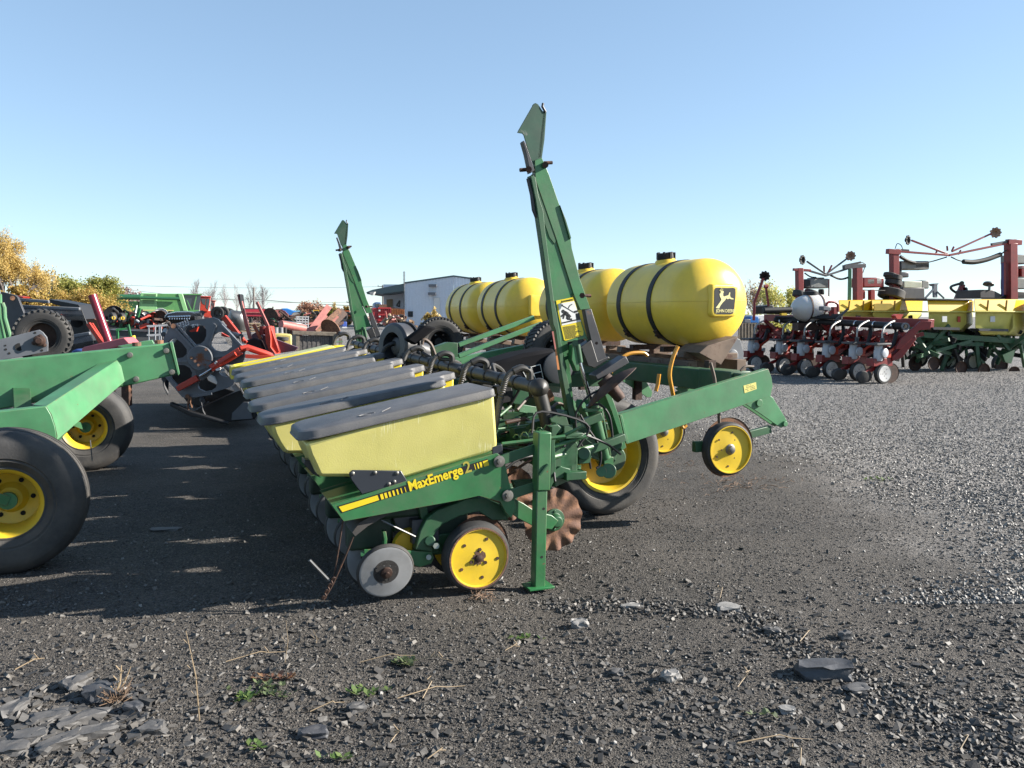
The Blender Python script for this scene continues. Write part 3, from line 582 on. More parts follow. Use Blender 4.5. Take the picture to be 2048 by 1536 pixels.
def decal(u):
    t = TN - .0212
    mb = LM(); mb.ext([Z1(*p, t) for p in ((292, 897), (540, 822), (1213, 606), (1224, 646), (545, 866), (318, 940))], (0, -.0008, 0)); mb.build('stripe_decal', DECK, u)
    mb = LM(); t2 = t - .0016
    mb.ext([Z1(*p, t2) for p in ((300, 902), (537, 830), (548, 860), (322, 934))], (0, -.0006, 0))
    for i, wd in enumerate((17, 15, 13, 11, 9, 6, 4)):
        x = 552 + i * 25; y = 826 - i * 7.6
        mb.ext([Z1(x, y, t2), Z1(x + wd, y - wd * .31, t2), Z1(x + wd + 9, y - wd * .31 + 32, t2), Z1(x + 9, y + 32, t2)], (0, -.0006, 0))
    for x, wd in ((1183, 31), (1163, 12), (1146, 8), (1130, 4)):
        y = 826 - (x - 552) * .322
        mb.ext([Z1(x, y, t2), Z1(x + wd, y - wd * .31, t2), Z1(x + wd + 9, y - wd * .31 + 33, t2), Z1(x + 9, y + 33, t2)], (0, -.0006, 0))
    mb.build('stripe_decal_bar', DECY, u, split=True)
    o = Z1(733, 806, t - .0015); e = Z1(1066, 698, t - .0015); d = e - o
    me = text_mesh('MaxEmerge', .075, off=.0022, space=1.0); wd = max(v.co.x for v in me.vertices); k = d.length / wd
    me.transform(Matrix.Diagonal((k, k * 1.15, 1, 1)))
    place_mesh(me, 'decal_lettering', DECY, frame(o, d, (-d.z, 0, d.x)), u)
    me = text_mesh('2', .095, off=.001); o2 = Z1(1073, 698, t - .0015); place_mesh(me, 'decal_number', mat('faded decal yellow', (.42, .36, .05), .5), frame(o2, d, (-d.z, 0, d.x)), u)
first = row_unit(0); decal(first)
proto = row_unit(1)
for i in range(1, 8):
    if i == 7: u = row_unit(2)
    elif i == 1: u = proto
    else: u = copy_tree(proto, PL)
    u.location = (rnd.uniform(-.012, .012) + .012 * i, .762 * i + rnd.uniform(-.01, .01), rnd.uniform(-.005, .005) + .012 * i); u.rotation_euler = (rnd.uniform(-.012, .012), rnd.uniform(-.008, .008), rnd.uniform(-.012, .012))
# toolbar, stand
mb = LM(); mb.box((.63, 3.4, .72), (.18, 6.6, .18)); mb.build('toolbar', GREEND, PL, bevel=.01)
def stand(t0, nm='parking_stand'):
    mb = LM(); d = Vector((0, t0 + .143, 0)); t = -.143
    def q(x, y): return Z1(x, y, t) + d
    a = q(1568, 445); b = q(1560, 805); mb.beam(a, b, .085, .085, up=(1, 0, 0))
    st = mb.build(nm, GREEN, PL, bevel=.008)
    mb = LM(); mb.beam(q(1553, 800), q(1540, 1400), .07, .068, up=(1, 0, 0)); mb.build('stand_leg', GREENL if 0 else GREEN, st, bevel=.006)
    mb = LM(); c = q(1541, 1408); mb.box((c.x, c.y, .006), (.16, .13, .012)); mb.build('stand_foot', CHIP, st, bevel=.002)
    mb = LM()
    for p in ((1562, 915), (1550, 1212)):
        c = q(*p); mb.cyl(c + T * -.0355, c + T * -.0345 - T * .0016, .008, 12)
    mb.build('stand_hole', HOLE, st, split=True)
    mb = LM(); mb.tube([q(1530, 705) - T * .05, q(1580, 640) - T * .05], .008, 8); mb.build('stand_pin', GREEND, st)
stand(-.10); stand(6.6)
# plates between stand and tower, mounting clutter
mb = LM()
mb.ext([Z2(*p, .05) for p in ((415, 590), (480, 580), (500, 600), (470, 640), (460, 700), (470, 900), (440, 960), (430, 980), (440, 600))], (0, .02, 0)); mb.ext([Z2(*p, .12) for p in ((500, 650), (590, 640), (630, 655), (600, 665), (600, 800), (560, 850), (530, 840))], (0, .02, 0)); mb.box(Z2(500, 720, .2), (.06, .2, .3)); mb.beam(Z2(470, 860, .1), Z2(600, 850, .3), .05, .05)
mb.ext([Z2(*p, .16) for p in ((490, 625), (520, 610), (590, 660), (600, 850), (545, 900), (500, 840))], (0, .08, 0))
mb.box(Z2(560, 650, .1), (.12, .1, .02)); mb.box(Z2(550, 880, .15), (.14, .2, .05))
mb.cyl(Z2(640, 760, .1), Z2(640, 760, .4), .04, 16); mb.cyl(Z2(838, 700, .24), Z2(838, 700, .45), .04, 16); mb.ext([Z5(*p, .10) for p in ((625, 60), (700, 70), (770, 90), (800, 140), (785, 320), (690, 330), (640, 350))], (0, .2, 0)); mb.ext([Z5(*p, .08) for p in ((560, 380), (640, 330), (728, 352), (725, 415), (640, 440), (560, 440))], (0, .15, 0)); mb.ext([Z5(*p, .05) for p in ((690, 40), (840, 25), (848, 45), (780, 75), (700, 65))], (0, .14, 0)); mb.ext([Z5(*p, .16) for p in ((800, 170), (880, 190), (920, 240), (900, 300), (800, 310))], (0, .16, 0))
mb.beam(Z2(450, 930, .1), Z2(560, 880, .25), .03, .07)
for i in range(9):
    a = Vector((.35 + rnd.uniform(-.1, .6), .15 + i * .12 + rnd.uniform(-.1, .1), .78 + rnd.uniform(-.1, .12))); mb.beam(a, a + Vector((rnd.uniform(.15, .4), rnd.uniform(-.1, .1), rnd.uniform(-.05, .1))), .05, .05)
mb.build('mounting_plate', GREEND, PL, bevel=.004)
for m_, nm_, n_, sd_ in ((GREEN, 'linkage_rod', 26, 3), (GREEND, 'linkage_bracket', 34, 4), (BLK, 'control_hose', 14, 5), (RSTD, 'rusty_rod', 8, 8)):
    r_ = random.Random(sd_)
    for i in range(n_):
        t0 = .02 + r_.random() ** 1.3 * 3.2; a = Vector((r_.uniform(.16, .62), t0, r_.uniform(.62, .95))); mb = LM()
        if nm_ == 'control_hose': mb.hose([a, a + Vector((r_.uniform(.05, .15), .03, r_.uniform(.05, .15))), a + Vector((r_.uniform(.2, .4), r_.uniform(-.1, .1), r_.uniform(-.05, .05))), a + Vector((r_.uniform(.3, .42), r_.uniform(-.1, .15), r_.uniform(-.12, -.05)))], .008, 6, 14)
        elif nm_ == 'linkage_bracket': mb.box(a, (r_.uniform(.03, .14), r_.uniform(.01, .1), r_.uniform(.03, .12)), Matrix.Rotation(r_.uniform(-.5, .5), 3, 'Y'))
        else: mb.tube([a, a + Vector((r_.uniform(.12, .4), r_.uniform(-.1, .1), r_.uniform(-.06, .14)))], r_.uniform(.006, .016), 8)
        mb.build(nm_, m_, PL, bevel=.002 if 'bracket' in nm_ else 0)
# marker towers
def tower(d, name='marker_arm'):
    D = Vector(d); t = .35
    def q(f, x, y, tt=t): return f(x, y, tt) + D
    mb = LM()    # big tapered web
    pan = [q(Z4, *p) for p in ((335, 810), (385, 760), (440, 1010), (560, 1375))] + [q(Z6, *p) for p in ((700, 240), (830, 560), (1000, 1050), (940, 1000), (700, 1050), (640, 1060))] + [q(Z2, *p) for p in ((560, 300), (585, 560), (595, 645), (545, 640))] + [q(Z6, *p) for p in ((480, 1300), (380, 560), (330, 180))] + [q(Z4, 390, 1350), q(Z4, 345, 950)]
    mb.ext(pan, (0, .01, 0)); o = mb.build(name, GREEN, PL, bevel=.001)
    mb = LM()    # left flange
    fl = [q(Z4, *p) for p in ((246, 580), (278, 590), (300, 720), (330, 810), (345, 960), (400, 1400))] + [q(Z6, *p) for p in ((395, 600), (500, 1300))] + [q(Z2, *p) for p in ((585, 650), (545, 645), (480, 280), (440, 0))] + [q(Z6, *p) for p in ((330, 760), (235, 60))] + [q(Z4, 330, 1080), q(Z4, 280, 740)]
    mb.ext(fl, (0, -.06, 0)); mb.build('rear_flange', GREEND, o, bevel=.003)  # darker green puts the flange's shaded side into the colour
    mb = LM()    # bright front channel
    ch = [q(Z4, *p) for p in ((295, 470), (345, 455), (390, 560), (535, 980), (545, 1060), (600, 1270), (668, 1460), (600, 1470), (560, 1380), (440, 1000), (300, 600))]
    mb.ext([p - T * .008 for p in ch], (0, .05, 0)); mb.build('front_channel', GREEN, o, bevel=.003)
    mb = LM(); a = [q(Z4, *p) for p in ((285, 560), (300, 600), (440, 1000), (430, 1030), (395, 985), (330, 800))]; mb.ext([p - T * .005 for p in a], (0, .04, 0))
    a = [q(Z4, *p) for p in ((500, 870), (535, 990), (526, 1000), (460, 770))]; mb.ext([p - T * .02 for p in a], (0, .09, 0)); mb.build('inner_channel', GREEND, o, bevel=.002)
    mb = LM()    # rusty grey lower bar
    a = [q(Z6, *p) for p in ((905, 510), (1015, 490), (1150, 920), (1275, 1330), (1120, 1385), (1020, 1050), (960, 800))]; mb.ext([p - T * .026 for p in a], (0, .05, 0)); mb.build('lower_bar', STEELD, o, bevel=.003)
    mb = LM(); a = [q(Z6, *p) for p in ((820, 1140), (1010, 1020), (1120, 1380), (1300, 1300), (1330, 1330), (1070, 1500), (960, 1460), (870, 1240))]; mb.ext([p - T * .03 for p in a], (0, .07, 0))
    mb.build('pivot_plate', mat('black painted steel', (.02, .02, .022), .45, var=.2, dirt=.2), o, bevel=.004)
    mb = LM(); a = [q(Z2, *p) for p in ((655, 272), (840, 155), (862, 195), (675, 305))]; mb.ext([p - T * .12 for p in a], (0, .1, 0)); mb.build('stop_bar', STEELD, o, bevel=.004)
    mb = LM(); a = [q(Z2, *p) for p in ((535, 90), (555, 80), (585, 200), (575, 245), (560, 250), (530, 180))]; mb.ext([p - T * .08 for p in a], (0, .06, 0))
    a = [q(Z2, *p) for p in ((750, 375), (790, 370), (850, 545), (890, 720), (860, 740), (845, 640), (800, 500))]; mb.ext([p - T * .02 for p in a], (0, .12, 0)); mb.build('side_lug', GREEN, o, bevel=.003, split=True)
    # folded tip with hook plate
    mb = LM(); a = [q(Z4, *p) for p in ((183, 285), (190, 270), (292, 92), (305, 86), (322, 95), (352, 140), (372, 150), (375, 130), (378, 150), (365, 330), (342, 490), (295, 500), (270, 455), (225, 300), (215, 290))]
    mb.ext(a, (0, .008, 0)); mb.ext([p + T * .05 for p in a[3:11]], (0, .008, 0)); a = [q(Z4, *p) for p in ((356, 140), (374, 150), (340, 450), (318, 455))]; mb.ext(a, (0, .055, 0)); mb.build('tip_plate', mat('shaded weathered green', (.014, .062, .034), .45, var=.3, wear=(.12, .13, .12), wamt=.3, wscale=9, dirt=.3), o, bevel=.002)  # green darkened in the colour to stand for shade on the tip
    mb = LM(); a = [q(Z4, *p) for p in ((212, 350), (220, 340), (232, 365), (290, 540), (262, 560), (235, 430))]; mb.ext([p - T * .02 for p in a], (0, .05, 0))
    mb.tube([q(Z4, 355, 88), q(Z4, 350, 110), q(Z4, 372, 150)], .009, 6); mb.tube([q(Z4, 255, 590, t - .03), q(Z4, 280, 700, t - .03), q(Z4, 292, 800, t - .03), q(Z4, 312, 850, t - .03)], .014, 8)
    mb.build('tip_link', STEELD, o, bevel=.002, split=True)
    mb = LM(); mb.cyl(q(Z4, 258, 530, t - .05), q(Z4, 258, 530, t + .06), .02, 12); mb.cyl(q(Z4, 200, 535), q(Z4, 260, 530), .012, 8); mb.cyl(q(Z4, 370, 500, t - .03), q(Z4, 370, 500, t + .06), .02, 12); mb.cyl(q(Z4, 360, 487), q(Z4, 415, 485), .011, 8)
    mb.cyl(q(Z6, 890, 265, t - .09), q(Z6, 890, 265, t - .05), .019, 6); mb.cyl(q(Z6, 890, 265, t), q(Z6, 1035, 270, t), .011, 8); mb.cyl(q(Z6, 1135, 1078, t - .08), q(Z6, 1135, 1078, t - .06), .011, 6)
    mb.build('pivot_bolt', RSTD, o, split=True)
    # hydraulic cylinder
    mb = LM(); tc_ = .28; mb.cyl(q(Z2, 688, 465, tc_), q(Z2, 770, 790, tc_), .040, 20); mb.lathe([(.042, 0), (.042, .02)], q(Z2, 686, 455, tc_), q(Z2, 770, 790, tc_) - q(Z2, 686, 455, tc_), 20)
    mb.box(q(Z2, 695, 490, tc_ - .03), (.13, .03, .025)); mb.beam(q(Z2, 745, 480, tc_ - .03), q(Z2, 800, 770, tc_ - .03), .012, .012); mb.box(q(Z2, 778, 800, tc_), (.07, .06, .05)); mb.cyl(q(Z2, 790, 865, tc_ - .06), q(Z2, 790, 865, tc_ + .06), .05, 18); mb.cyl(q(Z2, 745, 870, tc_ - .04), q(Z2, 745, 870, tc_ + .04), .035, 14)
    mb.build('hydraulic_barrel', GREEN, o, bevel=.003)
    mb = LM(); mb.cyl(q(Z2, 612, 200, tc_), q(Z2, 690, 470, tc_), .014, 14); mb.build('hydraulic_rod', CHROME, o)
    mb = LM(); mb.cyl(q(Z2, 596, 90, tc_), q(Z2, 614, 200, tc_), .02, 12); mb.cyl(q(Z2, 585, 80, tc_ - .05), q(Z2, 585, 80, tc_ + .07), .02, 12); mb.build('rod_clevis', GREEND, o)
    mb = LM(); mb.hose([q(Z2, 750, 360, .2), q(Z2, 660, 410, .15), q(Z2, 595, 500, .15), q(Z2, 590, 600, .15), q(Z2, 620, 700, .15), q(Z2, 665, 780, .18), q(Z2, 680, 850, .2)], .007, 8, 40)
    mb.hose([q(Z2, 615, 520, .2), q(Z2, 660, 600, .2), q(Z2, 720, 690, .2), q(Z2, 742, 760, .2), q(Z2, 735, 830, .2), q(Z2, 715, 850, .2)], .008, 8, 40)
    mb.hose([q(Z2, 690, 460, .2), q(Z2, 740, 460, .2), q(Z2, 790, 520, .2), q(Z2, 810, 620, .2), q(Z2, 815, 740, .2)], .008, 8, 40); mb.build('hydraulic_hose', BLK, o, split=True)
    # marker disc blade seen almost edge on
    mb = LM(); c = q(Z2, 795, 340, .2); a = q(Z2, 860, 420, .2) - q(Z2, 775, 290, .2); ax = Vector((a.x, -.35 * a.length, a.z)).normalized()
    mb.lathe([(0, -.03), (.06, -.03), (.12, -.018), (.17, 0), (.205, .02), (.205, .023), (.17, .004), (.12, -.013), (.06, -.025), (0, -.025)], c, ax, 44); mb.build('marker_disc', RSTD, o, ang=50)
    mb = LM(); mb.lathe([(.05, -.06), (.055, -.03), (.05, .0), (.04, .05), (.038, .1), (.03, .12), (0, .12)], c, ax, 20); boltring(mb, c - ax * .045, -ax, .04, 4, .008, .015); mb.build('marker_hub', RSTD, o)
    return o
mk = tower((0, 0, 0))
fa = copy_tree(mk, PL); fa.location = (.05, 6.75, .0)      # the same arm folded up at the far end
# warning sign
mb = LM(); mb.ext([Z6(*p, .348) for p in ((443, 352), (740, 292), (912, 880), (905, 945), (610, 1035), (580, 1025), (490, 620))], (0, -.0015, 0)); sg = mb.build('warning_sign', DECY, mk)
mb = LM(); mb.ext([Z6(*p, .3462) for p in ((478, 408), (752, 358), (868, 706), (545, 778))], (0, -.001, 0)); mb.build('sign_picture', WHT, sg)
mb = LM(); ti = .3448
def ln(a, b, w_): 
    A = Z6(*a, ti); B = Z6(*b, ti); mb.beam(A, B, .0008, w_, up=(-(B - A).z, 0, (B - A).x))
ln((545, 432), (745, 552), .006); ln((750, 548), (812, 532), .014); ln((540, 436), (562, 428), .012); ln((720, 412), (680, 435), .006); ln((680, 435), (662, 465), .006); ln((655, 462), (668, 468), .014)
ln((810, 565), (822, 660), .028); ln((542, 735), (860, 665), .009); ln((588, 560), (650, 590), .026); ln((590, 572), (530, 625), .012); ln((590, 570), (565, 662), .012); ln((648, 590), (690, 640), .02); ln((640, 600), (632, 665), .016); ln((632, 665), (720, 672), .012); ln((575, 545), (620, 562), .02)
cA = Z6(566, 535, ti); mb.lathe([(.012, 0), (.012, .0008)], cA, (0, -1, 0), 16); mb.build('sign_figure', DECK, sg)
o = Z6(528, 386, .3455); e = Z6(738, 345, .3455); me = text_mesh('\u26a0WARNING', .03, off=.0005); wd = max(v.co.x for v in me.vertices); k = (e - o).length / wd; me.transform(Matrix.Diagonal((k, k, 1, 1))); place_mesh(me, 'sign_lettering', DECK, frame(o, e - o, (-(e - o).z, 0, (e - o).x)), sg)
mb = LM()
for i in range(13):
    y = 800 + i * 16.5; x = 560 + i * 4; L0 = rnd.uniform(170, 290); A = Z6(x, y + 8, ti + .0008); B = Z6(x + L0, y + 8 - L0 * .17, ti + .0008)
    k = 0
    while k < 1:
        k2 = min(1, k + rnd.uniform(.04, .14)); mb.beam(A.lerp(B, k), A.lerp(B, k2), .0006, .0038, up=(-.1, 0, 1)); k = k2 + .025
mb.build('sign_small_print', DECK, sg)
# reflector strips
mb = LM(); mb.ext([Z6(*p, .288) for p in ((372, 880), (400, 875), (448, 1180), (425, 1185))], (0, -.001, 0)); mb.build('red_strip', REDF, mk)
mb = LM(); mb.ext([Z6(*p, .288) for p in ((425, 1190), (452, 1185), (505, 1530), (470, 1530))], (0, -.001, 0)); mb.build('orange_strip', mat('orange strip', (.55, .2, .06), .5), mk)
# tapered side beam and front frame
TB = .6
mb = LM(); a = [Z2(*p, TB) for p in ((845, 520), (1770, 238), (1790, 290), (1798, 345), (1785, 405), (905, 700), (885, 690), (880, 660))]
mb.ext(a, (0, .009, 0)); mb.prism([p + T * .009 for p in (a[0], a[1], a[1] + Vector((0, 0, -.006)), a[0] + Vector((0, 0, -.006)))], [p + T * .06 for p in (a[0], a[1], a[1] + Vector((0, 0, -.006)), a[0] + Vector((0, 0, -.006)))])
mb.ext([a[0], a[0] + Vector((.02, 0, 0)), a[-2] + Vector((.02, 0, 0)), a[-2]], (0, -.03, 0)); sb = mb.build('side_beam', GREENL, PL, bevel=.002)
mb = LM(); p = [Z2(*q_, TB - .001) for q_ in ((1618, 342), (1695, 320), (1700, 362), (1625, 388))]; mb.ext(p, (0, -.001, 0)); lb = mb.build('beam_label', mat('label yellow', (.75, .68, .2), .5), sb)
mb = LM()
for i in range(4):
    A = p[0].lerp(p[3], (i + .7) / 4.6); B = p[1].lerp(p[2], (i + .7) / 4.6); k0, k1 = (.2, .8) if i < 2 else (.1, .9)
    for s_ in range(6):
        if rnd.random() < .8: mb.beam(A.lerp(B, k0 + (k1 - k0) * s_ / 6) - T * .0018, A.lerp(B, k0 + (k1 - k0) * (s_ + .7) / 6) - T * .0018, .0006, .0035)
mb.build('label_print', DECK, lb)
# cross beam along t at the front
c0 = Z2(1760, 262, TB); c1z = c0.z
mb = LM(); mb.box((c0.x - .12, 3.35, c0.z - .09), (.16, 5.4, .17)); mb.box((c0.x - .13, .95, c0.z - .09), (.19, .42, .19)); fb = mb.build('front_beam', GREEND, PL, bevel=.008)
mb = LM()
for tb in (.62, 1.75):
    dd = Vector((0 if tb < 1 else .12, tb - .62, -.02 if tb > 1 else 0))
    a = [Z2(*p, .77) + dd - T * .15 for p in ((1630, 455), (1780, 400), (1800, 415), (1888, 560), (1880, 585), (1855, 600), (1830, 590), (1700, 500))]; mb.ext([p + T * .15 for p in a], (0, .012, 0)); mb.ext([p + T * .23 for p in a], (0, .012, 0))
    mb.cyl(Z2(1868, 575, .77) + dd - T * .02, Z2(1868, 575, .77) + dd + T * .12, .022, 12); mb.cyl(Z2(1712, 448, .77) + dd - T * .015, Z2(1712, 448, .77) + dd, .03, 14)
mb.build('coulter_bracket', GREENL, PL, bevel=.003, split=True)
mb = LM()
for a0, tb in (((870, 310), 2.6), ((1200, 360), 1.5)):
    pp = [(0, 0), (80, -40), (130, -20), (180, 70), (175, 100), (150, 105)]; mb.ext([Z2(a0[0] + x * 1.05, a0[1] + y, tb) for x, y in pp], (0, .012, 0))
mb.build('hanger_bracket', GREENL, PL, bevel=.003, split=True)
# front coulter wheels
def front_wheel(c, ry):
    mb = LM(); ax = (.05, 1, 0); mb.lathe([(.175, -.05), (.187, -.055), (.2, -.045), (.207, -.02), (.208, 0), (.205, .03), (.165, .04)], c, ax, 44, ring=True); o = mb.build('depth_wheel', RUBD, PL)
    mb = LM(); mb.lathe([(.183, -.05), (.183, -.06), (.176, -.06), (.172, -.042), (.09, -.040), (.05, -.046), (0, -.046)], c, ax, 44); mb.build('wheel_disc', YEL, o)
    mb = LM(); mb.lathe([(.045, .03), (.042, .05), (.03, .06), (.026, .075), (.012, .08), (0, .08)], c, (-.05, -1, 0), 20); mb.build('wheel_hub', BOLT, o)
    mb = LM(); boltring(mb, c - T * .040, (0, -1, 0), .13, 6, .008, .005, ph=.4); boltring(mb, c - T * .040, (0, -1, 0), .08, 3, .006, .004); mb.build('wheel_bolt', RSTD, o, split=True)
    mb = LM(); mb.lathe([(.235, 0), (.234, .004), (.06, .006), (0, .006)], c + Vector((.045, .05, -.0)), (.03, 1, .02), 44); mb.build('disc_blade', RST, o)
    mb = LM(); e = Vector((.48, .06, .12)); mb.beam(c + T * .07 + Vector((-.2, 0, 0.01)), c + e * .98 + T * .02, .04, .06); mb.box(c + Vector((-.2, .06, .02)), (.12, .05, .08)); mb.build('coulter_arm', GREEND, o, bevel=.004)
front_wheel(Vector((2.31, .73, .585)), 0); front_wheel(Vector((2.46, 1.89, .56)), 0)
# big drive wheel and second one far
def drive_wheel(c, Ro=.475, Ri=.29, w_=.26, rim=YEL, lug=0, nm='drive_wheel_tyre', mt=None):
    mb = LM(); tyre(mb, c, (0, 1, 0), Ro, Ri, w_, 56, 3 if not lug else 0, lug); o = mb.build(nm, mt or RUB, PL)
    mb = LM(); mb.lathe([(Ri - .03, .06), (Ri - .02, 0), (Ri - .01, -w_ * .28), (Ri + .012, -w_ * .36), (Ri + .004, -w_ * .39), (Ri - .012, -w_ * .37), (Ri - .03, -w_ * .2), (Ri - .05, .03), (Ri * .5, .05), (.06, .03), (.05, -.0), (0, -.0)], c, (0, 1, 0), 48); mb.build('wheel_rim', rim, o)
    mb = LM(); boltring(mb, c - T * .02, (0, -1, 0), .1, 6, .01, .02); mb.build('lug_nut', BOLT, o, split=True)
    return o
drive_wheel(Vector((1.6, 1.4, .475))); drive_wheel(Vector((1.6, 4.9, .475)))
mb = LM(); mb.beam((.8, 1.2, .82), (1.6, 1.22, .5), .09, .17); mb.cyl((1.6, 1.2, .475), (1.6, 1.36, .475), .1, 20); mb.box((1.0, 1.1, .72), (.35, .3, .22)); mb.build('wheel_arm', GREEND, PL, bevel=.01)
# carrying tyres held high behind the tanks
drive_wheel(Vector((1.60, 2.35, 1.29)), .28, .14, .2, BLK, 44, 'press_tyre', RUBD); drive_wheel(Vector((1.40, 5.3, 1.28)), .31, .15, .2, BLK, 44, 'press_tyre', RUBD)
# vacuum manifold
MA, MBk = Vector((.50, .22, 1.155)), Vector((.34, 5.3, 1.27))
def mf(u): return MA.lerp(MBk, u)
mb = LM(); mb.tube([mf(0), mf(.55), mf(1)], .043, 20); vp = mb.build('vacuum_pipe', PIPE, PL)
mb = LM()
for i in range(20): mb.lathe([(.047, -.012), (.050, 0), (.047, .012)], mf(.01 + i * .05), MBk - MA, 20)
mb.build('pipe_collar', BLK, vp, split=True)
mb = LM(); mb.lathe([(.001, -.062), (.035, -.052), (.058, -.025), (.062, 0), (.058, .025), (.05, .05)], mf(0) - T * .01, (0, 1, 0), 20); mb.tube([mf(0), mf(0) + Vector((.03, -.01, -.12)), mf(0) + Vector((.075, -.01, -.30))], [.045, .044, .043], 14); mb.build('pipe_elbow', PIPE, vp)
for i in range(8):
    u_ = .015 + i * .145; p = mf(u_) + Vector((0, .05, .04)); q_ = p + Vector((-.05, 0, .075)); mb = LM(); mb.hose([p, p + Vector((-.005, 0, .055)), q_ + Vector((-.01, 0, 0)), q_ + Vector((-.065, 0, -.02))], .024, 10, 10); mb.build('pipe_outlet', PIPE, vp)
    mb = LM(); s0 = q_ + Vector((-.05, 0, -.01)); mb.hose([s0, s0 + Vector((-.06, 0, -.05)), s0 + Vector((-.10, .0, -.18)), s0 + Vector((-.17, -.02, -.42)), s0 + Vector((-.3, 0, -.55))], .021, 10, 30, 40); mb.build('vacuum_hose', HOSE, vp)
r_ = random.Random(21)
for i in range(16):
    p = mf(r_.uniform(.02, .85)) + Vector((r_.uniform(-.05, .08), 0, r_.uniform(-.05, .06))); mb = LM()
    mb.hose([p, p + Vector((r_.uniform(-.1, .15), r_.uniform(.05, .2), r_.uniform(.0, .07))), p + Vector((r_.uniform(0, .25), r_.uniform(.2, .45), r_.uniform(-.12, .03))), p + Vector((r_.uniform(.1, .35), r_.uniform(.4, .7), r_.uniform(-.3, -.15)))], r_.uniform(.010, .020), 7, 16); mb.build('loose_hose', BLK if i % 3 else HOSE, PL)
for i in range(14):
    p = mf(r_.uniform(.02, .8)) + Vector((r_.uniform(.05, .35), 0, r_.uniform(-.25, -.08))); mb = LM(); mb.box(p, (r_.uniform(.04, .16), r_.uniform(.05, .2), r_.uniform(.04, .14)), Matrix.Rotation(r_.uniform(-.5, .5), 3, 'Y')); mb.build('pipe_bracket', BLK if i % 2 else GREEND, PL, bevel=.006)
# fan housing
fc = Z7(95, 310, 3.3); fx = Vector((-.88, -.40, .05)).normalized()
mb = LM(); mb.lathe([(.13, -.08), (.2, -.08), (.225, -.06), (.225, .06), (.2, .08), (.13, .08)], fc, fx, 40, ring=True); mb.build('fan_housing', mat('scuffed dark fan casing', (.05, .05, .055), .4, var=.2, dirt=.2), PL, bevel=.004)
mb = LM(); mb.lathe([(.24, -.10), (.245, -.07), (.2, -.07), (0, -.07)], fc, fx, 40); mb.build('fan_rim', BLK, PL)
mb = LM(); mb.lathe([(.09, 0), (.09, .08), (.04, .1), (0, .1)], fc - fx * .06, fx, 20); mb.cyl(fc - fx * .08, fc - fx * .34 + Vector((0, 0, -.05)), .09, 18); mb.box(fc - fx * .28 + Vector((0, 0, -.14)), (.16, .2, .16)); mb.build('fan_motor', GREYD, PL, bevel=.01)
# green tongue bars, chutes and inner clutter
mb = LM(); mb.beam(Z7(810, 295, 3.2), Z7(1700, -30, 3.2), .035, .045); mb.beam(Z7(810, 425, 2.6), Z7(1790, 45, 2.6), .035, .042); mb.beam(Z7(760, 500, 2.9), Z7(1620, 330, 2.9), .08, .08); mb.build('brace_bar', GREENL, PL, bevel=.004, split=True)
mb = LM(); mb.ext([Z7(*p, 3.0) for p in ((500, 330), (680, 265), (800, 270), (800, 480), (560, 500))], (0, .1, 0))
mb.box((1.25, 3.6, .85), (.16, 4.6, .16)); mb.box((1.9, 3.1, .95), (1.5, .14, .14)); mb.box((1.9, 4.3, .95), (1.5, .14, .14))
for i in range(26):
    a = Vector((rnd.uniform(.5, 1.5), rnd.uniform(.5, 6), rnd.uniform(.65, 1.0))); mb.beam(a, a + Vector((rnd.uniform(-.4, .5), rnd.uniform(-.5, .5), rnd.uniform(-.2, .22))), .05, .06)
mb.build('inner_frame', GREEND, PL, bevel=.004)
mb = LM(); mb.ext([Z7(*p, 1.6) for p in ((1050, 560), (1560, 400), (1950, 330), (2000, 560), (1990, 750), (1700, 760), (1400, 700), (1250, 640))], (0, .35, 0)); ch_ = mb.build('chain_guard', mat('sooty black sheet', (.009, .009, .011), .85, var=.3, dirt=.0, spec=.1), PL, bevel=.03)
mb = LM(); mb.ext([Z7(*p, 2.9) for p in ((180, 230), (420, 60), (560, 90), (300, 300))], (0, .1, 0)); mb.build('chain_guard', MATS['sooty black sheet'], PL, bevel=.02)
mb = LM(); p = [Z7(*q_, 1.597) for q_ in ((1560, 585), (1775, 525), (1810, 690), (1640, 735))]
for a, b in ((0, 1), (1, 2), (2, 3), (3, 0)): mb.beam(p[a], p[b], .002, .005)
mb.beam(p[0].lerp(p[3], .5), p[1].lerp(p[2], .5), .002, .005); mb.beam(p[0].lerp(p[1], .5), p[3].lerp(p[2], .5), .002, .005); mb.build('guard_label_lines', WHT, ch_)
mb = LM(); mb.lathe([(.13, 0), (.13, .02), (.1, .03), (0, .035)], Z7(1980, 560, 1.59), (0, -1, 0), 30); mb.build('guard_cap', GREYD, ch_)
# rusty clutter pieces under the tanks, hoses
mb = LM(); 
for i in range(7):
    t0 = 1.9 + i * .95 if i else 1.75; mb.box((2.72, t0, 1.235), (.34, .10, .06), Matrix.Rotation(R(10), 3, 'Y')); mb.box((3.1, t0 + .1, 1.235), (.22, .09, .05))
mb.box((2.58, 5.2, 1.16), (.1, 7.2, .1)); mb.box((3.1, 5.2, 1.16), (.1, 7.2, .1)); mb.ext([Z2(*p, 1.5) for p in ((1345, 140), (1400, 95), (1590, 40), (1480, 215))], (0, .35, 0)); mb.build('tank_cradle', mat('brown rusty cradle', (.17, .115, .08), .75, var=.35, wear=(.07, .03, .02), wamt=.4), PL, bevel=.004)
mb = LM()
for t0 in (1.4, 2.6, 3.8, 5.6, 6.8, 8.0): mb.box((2.62, t0, 1.05), (.07, .07, .35)); mb.box((2.62, t0, .95), (.07, .07, .35))
mb.build('cradle_post', RSTD, PL, split=True)
